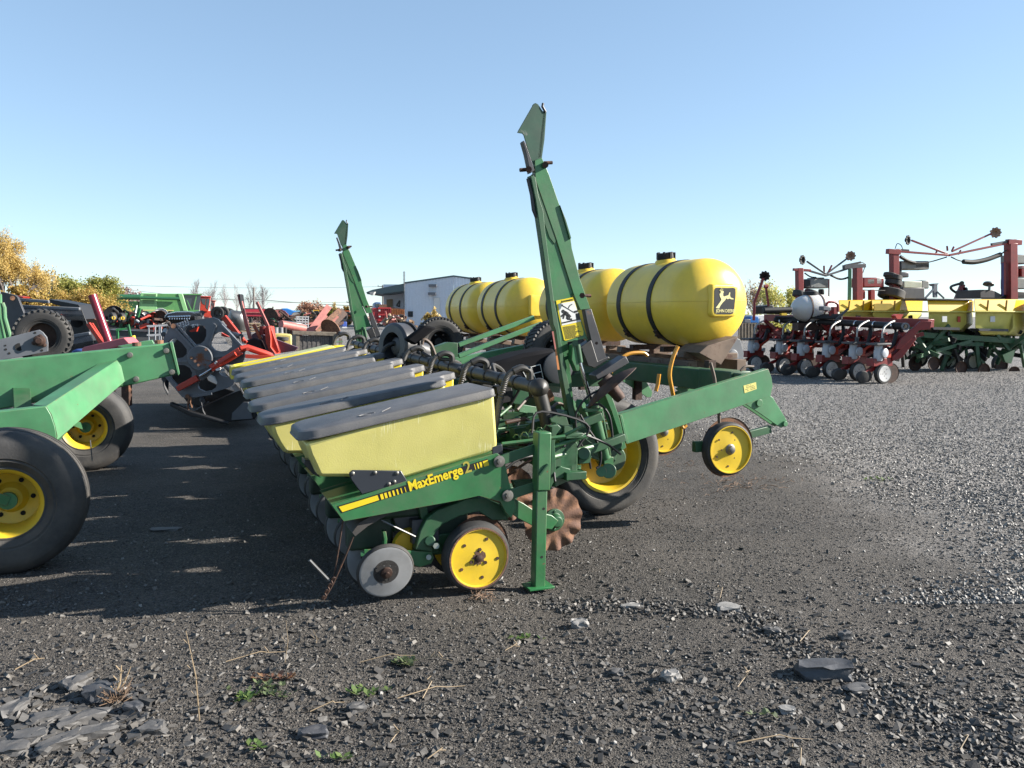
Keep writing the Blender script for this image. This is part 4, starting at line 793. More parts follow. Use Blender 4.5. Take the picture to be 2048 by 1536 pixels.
mb = LM(); c = Vector((3.2, 1.75, 1.1)); mb.ext([Z2(*p, 1.9) for p in ((1470, 90), (1560, 40), (1600, 60), (1620, 140), (1615, 230), (1480, 215))], (0, .03, 0)); gp = mb.build('side_guard', GREY, PL, bevel=.004)
mb = LM()
for p in ((1548, 165), (1500, 108)): mb.lathe([(.075, 0), (.06, .02), (0, .03)], Z2(*p, 1.9), (0, -1, 0), 24)
mb.build('guard_boss', GREY, gp, split=True)
mb = LM(); mb.hose([Z2(*p, 1.2) for p in ((805, 260), (860, 180), (920, 145), (1000, 140), (1030, 158))], .014, 8); mb.hose([Z2(*p, .9) for p in ((1215, 100), (1185, 170), (1165, 270), (1180, 370), (1190, 420))], .016, 8); mb.hose([Z2(*p, 1.1) for p in ((1100, 270), (1092, 330), (1080, 375))], .016, 8); mb.hose([Z2(*p, .6) for p in ((1240, 590), (1250, 600), (1268, 585))], .012, 8)
mb.hose([Z2(400, 540, .4), Z2(440, 590, .4), Z2(500, 600, .4)], .012, 8); mb.build('amber_hose', OHOSE, PL, split=True)
mb = LM(); mb.hose([Z2(*p, .66) for p in ((1415, 200), (1440, 300), (1445, 390), (1465, 500), (1470, 570))], .013, 8); mb.hose([Z2(*p, .66) for p in ((1600, 250), (1630, 225), (1680, 225))], .01, 8); mb.hose([Z7(*p, 2.9) for p in ((380, 290), (390, 240), (430, 240), (490, 300), (540, 430))], .016, 8)
for i in range(10):
    a = Vector((.45 + rnd.uniform(0, .5), .3 + i * .5, .95)); mb.hose([a, a + Vector((.15, .1, .08)), a + Vector((.3, .25, .0)), a + Vector((.4, .5, -.05))], .01, 6)
mb.build('brown_hose', mat('brown hose', (.13, .09, .065), .6, var=.2), PL, split=True)
mb = LM(); mb.cyl(Z7(1845, 905, .5), Z7(1900, 880, .5) , .045, 16); mb.build('rusty_canister', RST, PL)
# tanks
def tank(t0, L_, cap_t, s=2.87, z=1.72, r=.40, logo=False):
    mb = LM(); pr = []; dm = .23; n = 10
    for i in range(n + 1):
        a = i / n * math.pi / 2; pr.append((r * math.sin(a) ** .82 if i else 0, dm * (1 - math.cos(a))))
    pr2 = [(rr, L_ - hh) for rr, hh in pr[::-1]]
    mb.lathe(pr + [(r, dm + .1 * k) for k in (1, 2)] + pr2, (s, t0, z), (0, 1, 0), 64); o = mb.build('tank', TANK, PL, ang=80)
    mb = LM(); full = pr + pr2
    for sg_ in (-1, 1): mb.tube([(s + sg_ * rr, t0 + hh, z + .01) for rr, hh in full], .004, 5, cap=False)
    mb.build('mould_seam', TANK, o)
    mb = LM()
    for k in (.36, .72): mb.lathe([(r + .001, -.036), (r + .007, -.036), (r + .007, .036), (r + .001, .036)], (s, t0 + L_ * k, z), (0, 1, 0), 64, ring=True)
    mb.build('tank_strap', BLK, o, split=True)
    mb = LM()
    for k in (.36, .72):
        b = Vector((s - r * .72, t0 + L_ * k, z - r * .70)); mb.box(b, (.05, .05, .09), Matrix.Rotation(R(-40), 3, 'Y')); mb.cyl(b - Vector((0.03, .0, .03)), b + Vector((.0, 0, .05)), .012, 8)
        mb.box((s, t0 + L_ * k, z - r - .03), (.5, .07, .05))
    mb.build('strap_buckle', RSTD, o, split=True)
    mb = LM(); c = (s - .03, t0 + cap_t, z + r - .025); mb.lathe([(.12, 0), (.1, .04), (.088, .055)], c, (-.17, 0, 1), 28); mb.build('filler_neck', TANK, o)
    mb = LM(); c = Vector(c) + Vector((0, 0, .045)); mb.lathe([(.083, 0), (.086, .01), (.080, .065), (.07, .072), (0, .07)], c, (-.17, 0, 1), 28)
    for j in range(8): a = j * math.pi / 4; mb.box(c + Vector((math.cos(a) * .082, math.sin(a) * .082, .04)), (.02, .02, .065), Matrix.Rotation(a, 3, 'Z'))
    mb.build('tank_cap', BLK, o)
    mb = LM()    # moulded logo panel on the end dome
    q_ = rounded([(-.14, -.13), (.12, -.13), (.14, .14), (-.14, .14)], .04)
    P0 = Vector((s + .02, t0 - .006, z + .01)); nrm = Vector((0.05, -1, .02))
    M_ = frame(P0, (1, .05, 0), (0, 0, 1)); lp = [[M_ @ Vector((p[0] * k, p[1] * k, h)) for p in q_] for k, h in ((1.12, -.06), (1.06, .004), (1, .012), (.9, .014))]
    mb.loops(lp).build('logo_panel', TANK, o, ang=60)
    if logo:
        import math as _m
        q2 = []; bp_ = rounded([(-.118, -.115), (.1, -.115), (.118, .118), (-.118, .118)], .035, 6)
        for i, p in enumerate(bp_):
            p = Vector(p)
            for kk in (0, .33, .66):
                pp = p.lerp(Vector(bp_[(i + 1) % len(bp_)]), kk); j = .006 * noise.noise(Vector((pp.x * 60, pp.y * 60, 2))) if (pp.y > .03 or pp.x > .06) else 0
                q2.append((pp.x + j, pp.y + j))
        me = curve_mesh([q2], .0016); place_mesh(me, 'emblem', DECK, M_ @ Matrix.Translation((0, 0, .0155)), o)
        deer = [(270, 722), (300, 690), (330, 655), (335, 640), (318, 615), (312, 590), (325, 583), (320, 560), (332, 555), (340, 562), (360, 563), (362, 575), (355, 578), (355, 605), (365, 615), (400, 605), (418, 600), (430, 572), (440, 575), (436, 600), (445, 622), (480, 632), (482, 640), (455, 640), (430, 632), (410, 640), (395, 630), (378, 650), (350, 672), (325, 700), (312, 725), (300, 727)]
        deer = [((x - 376) * .00092 - .005, -(y - 625) * .00092 + .0) for x, y in [(x + (340 - x) * 0, y) for x, y in deer]]
        me = curve_mesh([deer], .0016); place_mesh(me, 'emblem_figure', mat('emblem cream', (.8, .72, .32), .5), M_ @ Matrix.Translation((0, .03, .018)), o)
        mb = LM()
        for a, b in (((-.045, .075), (-.06, .105)), ((-.052, .09), (-.066, .092)), ((-.035, .078), (-.03, .11)), ((-.04, .095), (-.05, .115))):
            A = M_ @ Vector((*a, .0185)); B = M_ @ Vector((*b, .0185)); mb.beam(A, B, .003, .004)
        mb.build('emblem_antler', MATS['emblem cream'], o)
        me = text_mesh('JOHN DEERE', .04, off=.0005); wd = max(v.co.x for v in me.vertices); me.transform(Matrix.Diagonal((.205 / wd, .205 / wd * 1.1, 1, 1))); place_mesh(me, 'emblem_lettering', MATS['emblem cream'], M_ @ Matrix.Translation((-.1, -.098, .0185)), o)
    return o
tank(1.60, 1.56, .86, logo=True); tank(3.3, 1.56, .86); tank(5.6, 1.5, .86); tank(7.13, 1.5, .86)
# ------------------------------------------------------------------ green implement at left, same heading
LR = sp(-15, 1150, 1.5)
GI = thing('towed_implement', 'green farm implement cut off by the left edge, two big smooth tyres and yellow rims', 'implement', (G[0], G[1], 0), TH)
def ZL(x, y, t): return sp(x * .390625, 560 + y * .390625, t)
def Zk(x, y, t): return sp(x * .19531, 440 + y * .19531, t)
tA, tB = 3.0, 1.9
mb = LM(); a = [ZL(*p, tA) for p in ((-260, 440), (0, 412), (660, 345), (870, 322), (912, 482), (640, 545), (0, 662), (-260, 700))]
mb.ext(a, (0, .16, 0)); bmA = mb.build('main_beam', GREENL, GI, bevel=.012)
mb = LM(); e = [ZL(*p, tA - .02) for p in ((868, 320), (884, 318), (920, 480), (912, 490))]; mb.ext(e, (0, .22, 0)); mb.build('end_plate', GREENL, bmA, bevel=.002)
mb = LM()
for p in ((665, 384), (851, 362), (880, 471), (697, 507)): mb.lathe([(.024, 0), (.024, .02), (.02, .028), (0, .03)], ZL(*p, tA), (0, -1, 0), 14)
mb.build('beam_bolt', BOLT, bmA, split=True)
mb = LM()
for p in ((700, 338), (815, 326)): c = ZL(*p, tA + .08); mb.cyl(c, c + Vector((0, 0, .03)), .035, 10)
mb.build('top_bolt', RST, bmA, split=True)
mb = LM(); mb.ext([ZL(*p, tA + .25) for p in ((600, 340), (745, 312), (780, 308), (790, 330), (640, 350))], (0, .12, 0)); mb.build('top_lug', GREENL, bmA, bevel=.004)
mb = LM(); a = [ZL(*p, tB) for p in ((-260, 700), (0, 674), (235, 646), (262, 690), (282, 750), (291, 800), (287, 826), (0, 893), (-260, 960))]; mb.ext(a, (0, .14, 0)); b1 = mb.build('outrigger_beam', GREENL, GI, bevel=.006)
mb = LM(); n_ = [ZL(235, 646, tB), ZL(600, 410, tA - .015), ZL(622, 440, tA - .015), ZL(640, 520, tA - .015), ZL(287, 826, tB)]
n_ = [n_[0], n_[1], n_[2], n_[3], n_[4], ZL(291, 800, tB), ZL(282, 750, tB), ZL(262, 690, tB)]
mb.prism(n_, [p + Vector((-.10, .14, 0)) for p in n_]); mb.build('gusset_beam', GREENL, b1, bevel=.004)
for (s_, t_, sd) in ((-2.60, 1.5, 1), (-2.50, 5.16, 2)):
    c = Vector((s_, t_, .44)); mb = LM(); tyre(mb, c, (0, 1, 0), .46, .205, .35, 64, 4); ty = mb.build('tyre', RUB, GI)
    mb = LM(); mb.lathe([(.19, .1), (.185, -.02), (.195, -.09), (.225, -.125), (.215, -.135), (.19, -.11), (.175, -.05), (.17, .07), (.10, .085), (.08, .06), (.07, .04), (0, .04)], c, (0, 1, 0), 44); rm = mb.build('rim', YEL, ty)
    mb = LM(); boltring(mb, c + T * .082, (0, -1, 0), .125, 6, .015, .012, 12); mb.build('rim_hole', HOLE, rm, split=True)
    mb = LM(); mb.cyl(c + T * .08, c - T * .04, .04, 16); mb.cyl(c - T * .02, c - T * .05, .055, 16); mb.beam(c - T * .04 + Vector((-.2, -.1, .12)), c - T * .04, .04, .06); mb.build('hub', GREEN, ty)
mb = LM(); mb.box((-2.6, 3.3, .62), (.14, 3.4, .14)); mb.beam((-2.6, 2.2, .62), (-2.75, 3.1, 1.0), .12, .14); mb.build('axle', GREEND, GI, bevel=.005)
mb = LM(); mb.cyl(ZL(462, 820, 4.4), ZL(472, 925, 4.4), .006, 6); mb.build('drain_wire', STEEL, GI)
# folded wheel arm and tyre on top
tW = 3.9
mb = LM(); mb.ext([Zk(*p, tW) for p in ((-300, 1290), (0, 1222), (400, 1124), (440, 1150), (480, 1200), (492, 1260), (490, 1345), (300, 1385), (-300, 1490))], (0, .03, 0)); wa = mb.build('wheel_arm', GREY, GI, bevel=.003)
mb = LM(); mb.lathe([(.05, 0), (.045, .03), (.03, .035), (.025, .06), (0, .06)], Zk(405, 1235, tW), (0, -1, 0), 20)
for p in ((350, 1260), (415, 1190), (455, 1280)): mb.lathe([(.018, 0), (.018, .03), (0, .035)], Zk(*p, tW), (0, -1, 0), 8)
mb.build('arm_hub', RSTD, wa)
mb = LM()
for p, r_ in (((200, 1300), .035), ((55, 1285), .008), ((60, 1325), .01), ((95, 1365), .01), ((360, 1155), .01), ((430, 1335), .01)): mb.cyl(Zk(*p, tW - .0015), Zk(*p, tW), r_, 12)
mb.build('arm_hole', HOLE, wa, split=True)
mb = LM(); tyre(mb, Zk(440, 1190, tW + .16), (0, 1, 0), .245, .115, .17, 48, 0, 30); mb.build('arm_tyre', RUBD, GI)
mb = LM(); mb.lathe([(.118, -.06), (.11, -.02), (.03, -.0), (0, 0)], Zk(440, 1190, tW + .16), (0, 1, 0), 32); mb.build('arm_wheel_rim', RSTD, GI)
mb = LM(); mb.tube([Zk(100, 1195, 4.6), Zk(45, 1000, 4.6), Zk(40, 900, 4.6), Zk(20, 850, 4.6)], .022, 10); mb.tube([Zk(50, 1210, 4.6), Zk(5, 1000, 4.6), Zk(-5, 760, 4.6)], .02, 10); mb.build('mast_pipe', GREENL, GI, split=True)
mb = LM(); mb.ext([Zk(*p, 4.7) for p in ((-200, 900), (10, 880), (50, 1010), (90, 1210), (-200, 1260))], (0, .1, 0)); mb.build('mast_panel', GREENL, GI, bevel=.004)
# ------------------------------------------------------------------ world-plane helpers for the yard
def PK(k):
    fx = {'k': (0, 440, .19531), 'c': (200, 580, .11719), 'd': (440, 580, .12695), 'e': (500, 520, .19531), 'r': (1460, 440, .28711), 'h': (330, 620, .15625), 'b': (200, 560, .29297), 'w': (0, 0, 1), 'v': (1780, 440, .2213)}[k]
    return lambda x, y, Y: at(fx[0] + x * fx[2], fx[1] + y * fx[2], Y)
K_, C_, D_, E_, RR, H_, B_, W_, V_ = [PK(c) for c in 'kcderhbwv']
def slab(mb, f, pts_, Y, dep): b_ = math.atan(ANCH[1]); mb.ext([f(*p, Y) for p in pts_], (-math.sin(b_) * dep, math.cos(b_) * dep, 0)); return mb
def bar(mb, f, a, b, Y, w_, Y2=None):
    A = f(*a, Y); B = f(*b, Y2 or Y); mb.beam(A, B, w_, w_, up=(0, 1, 0)); return mb
def rt(name, label, cat, f, p, Y, group=None):
    k_ = ANCH[1]; ANCH[1] = 0; c = f(*p, Y); ANCH[0] = c.x; ANCH[1] = k_; return thing(name, label, cat, (c.x, Y, 0), 0, group)
# black cutting header with reel, far left
Yh = 12.5
HD = rt('cutting_header', 'black combine header with a wire-tined reel, behind the green implement at far left', 'header', K_, (450, 1000), Yh)
mb = MB(); slab(mb, K_, ((15, 735), (150, 768), (178, 790), (275, 1030), (170, 1100), (128, 1195), (60, 1000), (20, 860)), Yh, .05); mb.build('end_sheet', GREYD, HD, bevel=.004)
mb = MB(); mb.cyl(K_(128, 800, Yh - .02), K_(128, 800, Yh), .035, 12); mb.build('end_bolt', RST, HD)
mb = MB(); slab(mb, K_, ((500, 810), (800, 866), (830, 905), (960, 1235), (930, 1250), (800, 935), (515, 850)), Yh + .6, .5); mb.build('far_end_sheet', mat('black end sheet', (.02, .02, .022), .5), HD, bevel=.004)
mb = MB(); slab(mb, K_, ((240, 940), (640, 960), (820, 920), (930, 1180), (700, 1340), (300, 1340)), Yh + 1.5, .1); slab(mb, K_, ((250, 1180), (900, 1180), (940, 1360), (250, 1400)), Yh + .8, .7); mb.build('header_pan', mat('black header sheet', (.012, .012, .013), .5, var=.2), HD)
for (a, b, Yb, n_, ln_) in (((195, 815), (505, 838), Yh + .9, 26, 0), ((215, 885), (820, 912), Yh + .3, 60, 120), ((700, 1200), (925, 1160), Yh - .3, 26, 150)):
    mb = MB(); bar(mb, K_, a, b, Yb, .05); rb = mb.build('reel_bat', GREY, HD, bevel=.01)
    if ln_:
        mb = MB()
        for i in range(n_):
            u_ = i / n_; x = a[0] + (b[0] - a[0]) * u_; y = a[1] + (b[1] - a[1]) * u_; mb.tube([K_(x, y, Yb), K_(x + 35, y + ln_ * .5, Yb - .05), K_(x + 50, y + ln_, Yb)], .007, 4)
        mb.build('reel_tines', STEELD, rb)
mb = MB(); mb.cyl(K_(660, 1010, Yh + 1.2), K_(790, 1040, Yh + .8), .1, 14); mb.cyl(K_(760, 960, Yh + 1), K_(770, 1090, Yh + 1), .07, 12); mb.build('reel_drive', STEELD, HD)
mb = MB(); slab(mb, K_, ((580, 975), (612, 965), (630, 1040), (590, 1045)), Yh + .2, .06); slab(mb, K_, ((170, 775), (240, 785), (230, 800), (180, 800)), Yh + 1.2, .2); mb.build('red_bracket', REDB, HD, split=True)
Yr = 11.2
RH = rt('mower_conditioner', 'red folded implement with slanting maroon pole and pink faded plate at left', 'implement', K_, (1080, 1200), Yr)
mb = MB(); mb.cyl(K_(945, 768, Yr), K_(1112, 1245, Yr), .055, 16); mb.build('maroon_pole', mat('maroon gloss', (.22, .012, .03), .3, var=.1), RH)
mb = MB(); slab(mb, K_, ((880, 1015), (960, 1010), (1010, 1040), (1095, 1245), (1000, 1260)), Yr + .4, .05); mb.build('rusty_panel', mat('rust brown panel', (.16, .06, .025), .6, var=.3, wear=(.25, .11, .03), wamt=.4), RH)
mb = MB(); bar(mb, K_, (905, 1060), (1045, 1262), Yr + .2, .05); bar(mb, K_, (940, 1060), (1060, 1250), Yr + .25, .03); mb.build('red_rail', REDB, RH, split=True)
mb = MB(); slab(mb, K_, ((860, 1300), (1268, 1202), (1325, 1262), (1300, 1275), (830, 1390), (835, 1320)), Yr - .6, .3); mb.build('faded_plate', mat('sun-bleached red plate', (.52, .13, .15), .45, var=.15, wear=(.2, .05, .04), wamt=.1), RH, bevel=.01)
mb = MB(); slab(mb, K_, ((730, 1340), (780, 1320), (850, 1330), (850, 1380), (720, 1380)), Yr - .4, .3); mb.build('blue_cap', mat('blue paint', (.03, .07, .25), .5), RH, bevel=.02)
mb = MB()
for x in (900, 1120, 1290): bar(mb, K_, (x, 1300), (x + 10, 1900), Yr, .1)
mb.build('support_leg', RSTD, RH, split=True)
# pickup reel header with six-lobed end plate
Yq = 11.4
RE = rt('reel_header', 'combine header whose grey six-spoked reel end carries chalk number 57323 and a red arm', 'header', H_, (470, 650), Yq)
cx, cy = 462, 612
def poly_px(pp, org=(462, 612)):
    sc_ = .15625 * (Yq / (FPX)) * 1.0
    return [((x - org[0]) * sc_, -(y - org[1]) * sc_) for x, y in pp]
outer = [(95, 175), (110, 165), (630, 95), (650, 105), (690, 115), (1020, 480), (1030, 600), (930, 930), (860, 985), (790, 1000), (640, 1060), (620, 1085), (330, 1142), (215, 1118), (175, 1070), (-60, 700), (-50, 600), (60, 250), (0, 230), (80, 190)]
outer = [(100, 178), (630, 95), (700, 118), (1020, 475), (1025, 590), (870, 960), (790, 1000), (330, 1142), (212, 1118), (-110, 720), (-100, 560)]
def tear(c, p, w_, back=.35):
    # rounded triangular opening: wide side outward (p), tip towards the hub (c)
    c = Vector(c); p = Vector(p); d = (p - c); n = Vector((-d.y, d.x)).normalized() * w_
    return rounded([tuple(c + d * back), tuple(p + n), tuple(p + d * .0 - n)], w_ * .9, 6)
holes = []
for pp in ([(265, 270), (290, 210), (370, 178), (450, 178), (525, 205), (548, 260), (545, 330), (520, 390), (470, 430), (400, 438), (340, 415), (290, 350)],
           [(640, 320), (690, 285), (780, 280), (840, 320), (875, 420), (868, 470), (800, 520), (720, 530), (650, 515), (600, 460), (598, 410)],
           [(60, 400), (100, 370), (160, 365), (230, 420), (290, 500), (290, 560), (240, 605), (150, 620), (60, 600), (0, 560)],
           [(40, 720), (160, 700), (260, 705), (320, 740), (350, 800), (340, 860), (300, 905), (220, 960), (150, 960), (80, 880)],
           [(410, 960), (440, 900), (520, 850), (580, 820), (640, 850), (668, 920), (650, 990), (590, 1030), (500, 1042), (430, 1010)],
           [(690, 800), (720, 740), (780, 700), (860, 700), (885, 760), (865, 840), (800, 855), (730, 840)]):
    holes.append(poly_px(pp))
me = curve_mesh([poly_px(outer)] + holes, .05); o0 = H_(cx, cy, Yq)
rp_ = place_mesh(me, 'reel_end_plate', GREY, frame(o0, (1, 0, 0), (0, 0, 1)), RE, local=False)
mb = MB()
for a, b in (((120, 220), (370, 495)), ((165, 200), (400, 470)), ((630, 170), (540, 430)), ((650, 190), (560, 450)), ((-40, 650), (300, 655)), ((720, 190), (985, 470)), ((330, 1110), (600, 1070)), ((600, 600), (950, 560))):
    A = H_(*a, Yq - .04); B = H_(*b, Yq - .04); mb.beam(A, B, .03, .025, up=(0, 1, 0))
mb.build('plate_rib', GREY, rp_, split=True)
mb = MB(); c = H_(465, 615, Yq - .03); mb.lathe([(.175, -.05), (.175, .05), (.165, .06), (0, .06)], c, (0, -1, 0), 40); mb.build('reel_hub', mat('rusty grey hub', (.14, .15, .165), .5, var=.2, wear=RUST, wamt=.45, wscale=5), rp_)
mb = MB()
for p in ((525, 505), (385, 655), (428, 705), (335, 610)): mb.cyl(H_(*p, Yq - .09), H_(*p, Yq - .14), .02, 8)
mb.build('hub_bolt', RST, rp_, split=True)
me = text_mesh('57323', .115, off=.0, shear=.15); o1 = H_(168, 250, Yq - .027); me.transform(Matrix.Diagonal((.62, 1, 1, 1)))
place_mesh(me, 'chalk_number', mat('white marker', (.75, .77, .8), .7), frame(o1, (1, 0, .42), (-.42, 0, 1)), rp_, local=False)
me = text_mesh('IF4', .08, off=.001); place_mesh(me, 'chalk_mark', MATS['white marker'], frame(H_(345, 225, Yq + .28), (1, 0, .2), (-.2, 0, 1)), rp_, local=False)
mb = MB(); slab(mb, H_, ((310, 268), (420, 215), (400, 275), (330, 282)), Yq + .3, .05); slab(mb, H_, ((720, 290), (830, 350), (760, 345), (720, 330)), Yq + .6, .05); mb.build('red_shield', REDB, RE, split=True)
mb = MB(); bar(mb, H_, (190, 985), (420, 860), Yq - .12, .07); mb.beam(H_(165, 1010, Yq - .12), H_(430, 870, Yq - .12), .07, .085, up=(0, 1, 0)); mb.beam(H_(590, 750, Yq - .14), H_(970, 520, Yq - .1), .1, .075, up=(0, 1, 0)); mb.tube([H_(960, 500, Yq - .1), H_(1060, 480, Yq - .05), H_(1200, 530, Yq), H_(1390, 590, Yq + .1)], .045, 8)
ra = mb.build('reel_arm', REDB, RE, bevel=.006)
mb = MB(); mb.cyl(H_(600, 745, Yq - .2), H_(905, 560, Yq - .2), .032, 14); mb.beam(H_(1030, 590, Yq - .1), H_(1400, 610, Yq), .05, .07, up=(0, 1, 0)); mb.cyl(H_(1060, 500, Yq - .16), H_(1060, 500, Yq - .05), .025, 8); mb.beam(H_(1100, 500, Yq), H_(1390, 560, Yq + .1), .03, .02, up=(0, 1, 0)); mb.build('arm_cylinder', REDB, ra)
mb = MB(); mb.cyl(H_(445, 845, Yq - .2), H_(600, 750, Yq - .2), .014, 10); mb.build('cylinder_rod', CHROME, ra)
mb = MB(); slab(mb, H_, ((385, 790), (560, 730), (620, 790), (470, 910), (410, 840)), Yq - .17, .04); mb.build('slide_block', STEELD, ra, bevel=.004)
mb = MB(); slab(mb, H_, ((650, 755), (700, 735), (715, 745), (700, 770), (665, 778), (645, 770)), Yq - .25, .03); slab(mb, H_, ((625, 680), (650, 655), (668, 665), (640, 695)), Yq - .25, .02); mb.build('arm_tag', WHT, ra, split=True)
mb = MB()
for a, b in (((310, 1105), (300, 1320)), ((330, 1110), (345, 1250))): mb.tube([H_(*a, Yq - .06), H_((a[0] + b[0]) / 2 - 12, (a[1] + b[1]) / 2, Yq - .06), H_(*b, Yq - .06)], .012, 6)
mb.cyl(H_(285, 1105, Yq - .08), H_(285, 1105, Yq), .03, 8); mb.cyl(H_(105, 205, Yq - .07), H_(105, 205, Yq), .035, 8); mb.build('plate_bolt', RST, rp_, split=True)
mb = MB(); mb.cyl(o0 + Vector((0, .1, 0)), o0 + Vector((-1.5, 3.7, 0)), .09, 14)
for k in range(6):
    a = k * math.pi / 3 + .5; off_ = Vector((math.cos(a) * .62, 0, math.sin(a) * .62)); mb.cyl(o0 + off_ + Vector((0, .05, 0)), o0 + off_ + Vector((-1.5, 3.7, 0)), .035, 10)
mb.build('reel_tube', GREYD, RE)
mb = MB()
for k in range(6):
    a = k * math.pi / 3 + .5; off_ = Vector((math.cos(a) * .62, 0, math.sin(a) * .62))
    for i in range(24):
        p = o0 + off_ + Vector((-1.5, 3.65, 0)) * (i / 24); mb.tube([p, p + Vector((.02, 0, -.12)), p + Vector((.07, 0, -.22))], .006, 4)
tag(mb.build('reel_tines', GREYD, RE), kind='stuff')
mb = MB(); f0 = H_(330, 1330, Yq); mb.ext([H_(*p, Yq + .35) for p in ((330, 1310), (900, 1050), (1150, 960), (1250, 1200), (1150, 1400), (820, 1430))], (-1.2, 3.0, 0)); slab(mb, H_, ((60, 1180), (330, 1300), (800, 1440), (790, 1465), (300, 1350), (60, 1230)), Yq - .1, .1); mb.build('header_floor', MATS['black header sheet'], RE, bevel=.01)
mb = MB(); A_ = [H_(*p, Yq + .5) for p in ((180, 330), (300, 200), (560, 190), (560, 430), (420, 600), (560, 900), (760, 1000), (900, 1040), (820, 1350), (300, 1200), (60, 900), (60, 500))]; mb.ext(A_, (-1.3, 3.2, 0)); mb.build('shade_trough', MATS['black header sheet'], RE, bevel=.01)  # black block added to darken the reel openings and shadow the ground
mb = MB(); mb.cyl(H_(365, 1305, Yq + .1), H_(560, 1175, Yq + .1), .012, 8); mb.build('cutter_rod', STEEL, RE)
mb = MB(); slab(mb, H_, ((860, 1320), (1000, 1180), (1060, 1180), (1110, 1390), (850, 1410)), Yq + .3, .05); mb.build('skid_sheet', GREY, RE)
# red uprights and mauve panel (feeder parts standing on the header)
RU = rt('feeder_frame', 'red steel frame with two leaning posts and a mauve sheet, beside the reel', 'implement', D_, (700, 900), 13.6)
Yu = 13.6
for nm, a, b, w_, m_ in (('long_post', (300, 70), (478, 770), .055, REDF), ('leaning_post', (580, 190), (760, 575), .045, REDF), ('front_post', (765, 575), (905, 985), .09, REDB), ('thin_post', (800, 640), (935, 960), .035, RED), ('short_post', (530, 540), (650, 770), .055, mat('orange red paint', (.36, .1, .04), .5, var=.2, wear=RUST, wamt=.2))):
    mb = MB(); bar(mb, D_, a, b, Yu, w_); mb.build(nm, m_, RU, bevel=.006)
mb = MB(); slab(mb, D_, ((288, 62), (312, 70), (345, 330), (320, 180)), Yu - .09, .18); mb.build('post_cover', BLK, RU)
mb = MB(); slab(mb, D_, ((700, 600), (770, 570), (800, 760), (800, 900), (880, 1010), (790, 1000), (720, 830)), Yu - .12, .3); mb.build('post_bracket', REDB, RU, bevel=.006)
mb = MB(); mb.cyl(D_(680, 700, Yu), D_(680, 570, Yu), .06, 20); mb.build('post_cup', RED, RU)
mb = MB(); slab(mb, D_, ((500, 700), (560, 670), (640, 690), (1225, 905), (1180, 960), (900, 1000), (700, 960), (500, 800)), Yu + .2, .06); mb.build('mauve_sheet', mat('mauve sheet', (.16, .09, .12), .5, var=.15, wear=(.08, .03, .03), wamt=.1), RU)
mb = MB(); slab(mb, D_, ((400, 800), (520, 745), (640, 790), (720, 980), (560, 1010), (420, 960)), Yu + .1, .5); mb.build('dark_housing', mat('dark maroon drum', (.03, .010, .012), .6), RU, bevel=.03)
mb = MB(); bar(mb, D_, (60, 420), (360, 800), Yu - .5, .08); bar(mb, D_, (120, 560), (420, 830), Yu - .4, .05); mb.cyl(D_(200, 600, Yu - .5), D_(380, 800, Yu - .5), .03, 10); mb.build('slanted_arm', REDB, RU, bevel=.006)
ANCH[1] = math.tan(R(20))
# ------------------------------------------------------------------ yard behind, left to middle
def tyre_at(mb, f, p, Y, R_, w_=.3, ax=(0, 1, 0)): tyre(mb, f(*p, Y), ax, R_, R_ * .5, w_, 28, 0, 0); return mb
CG = mat('sun-faded combine green', (.25, .52, .22), .4, var=.06, dirt=.08); CG2 = mat('combine side green', (.11, .30, .10), .35, var=.08)
GLASS = mat('cab glass', (.03, .045, .055), .08, var=.1, spec=.8)
Yc = 75
CB = rt('combine_harvester', 'long light green combine harvester standing behind the scrap, left of the red cabs', 'combine', C_, (1000, 400), Yc)
mb = MB(); slab(mb, C_, ((690, 52), (975, 58), (975, 432), (855, 432), (745, 372), (652, 372)), Yc, 2.6); slab(mb, C_, ((1325, 60), (1412, 62), (1500, 362), (1420, 362)), Yc - .05, 2.7); bd = mb.build('side_panel', CG, CB, bevel=.05, split=True)
mb = MB(); slab(mb, C_, ((975, 62), (1330, 62), (1425, 362), (1262, 432), (975, 430)), Yc + .04, 2.5); slab(mb, C_, ((330, 192), (655, 192), (655, 372), (300, 372)), Yc + .1, 2.4); mb.build('body_panel', CG2, CB, bevel=.04, split=True)
mb = MB(); slab(mb, C_, ((720, 338), (1260, 342), (1260, 356), (720, 352)), Yc - .03, .03); slab(mb, C_, ((320, 345), (560, 345), (560, 356), (320, 356)), Yc + .06, .03); mb.build('side_stripe', mat('cream stripe', (.7, .62, .25), .5), CB, split=True)
mb = MB()
for x0, x1, y0 in ((750, 955, 70), (735, 940, 165)):
    for i in range(5): slab(mb, C_, ((x0 + i * -3, y0 + i * 15), (x1 - i * 3, y0 + i * 15 + 4), (x1 - i * 3, y0 + i * 15 + 9), (x0 - i * 3, y0 + i * 15 + 5)), Yc - .02, .02)
mb.build('vent_slats', mat('vent dark', (.03, .05, .03), .6), bd)
mb = MB(); mb.cyl(C_(280, 118, Yc - .3), C_(1360, 150, Yc - .3), .14, 14); mb.cyl(C_(280, 120, Yc - .3), C_(690, 122, Yc - .3), .24, 16); mb.build('unloading_auger', mat('auger dark green', (.03, .13, .06), .4), CB)
mb = MB(); slab(mb, C_, ((1425, 85), (1720, 90), (1690, 345), (1500, 350)), Yc + .2, 1.8); cb = mb.build('cab', GLASS, CB)
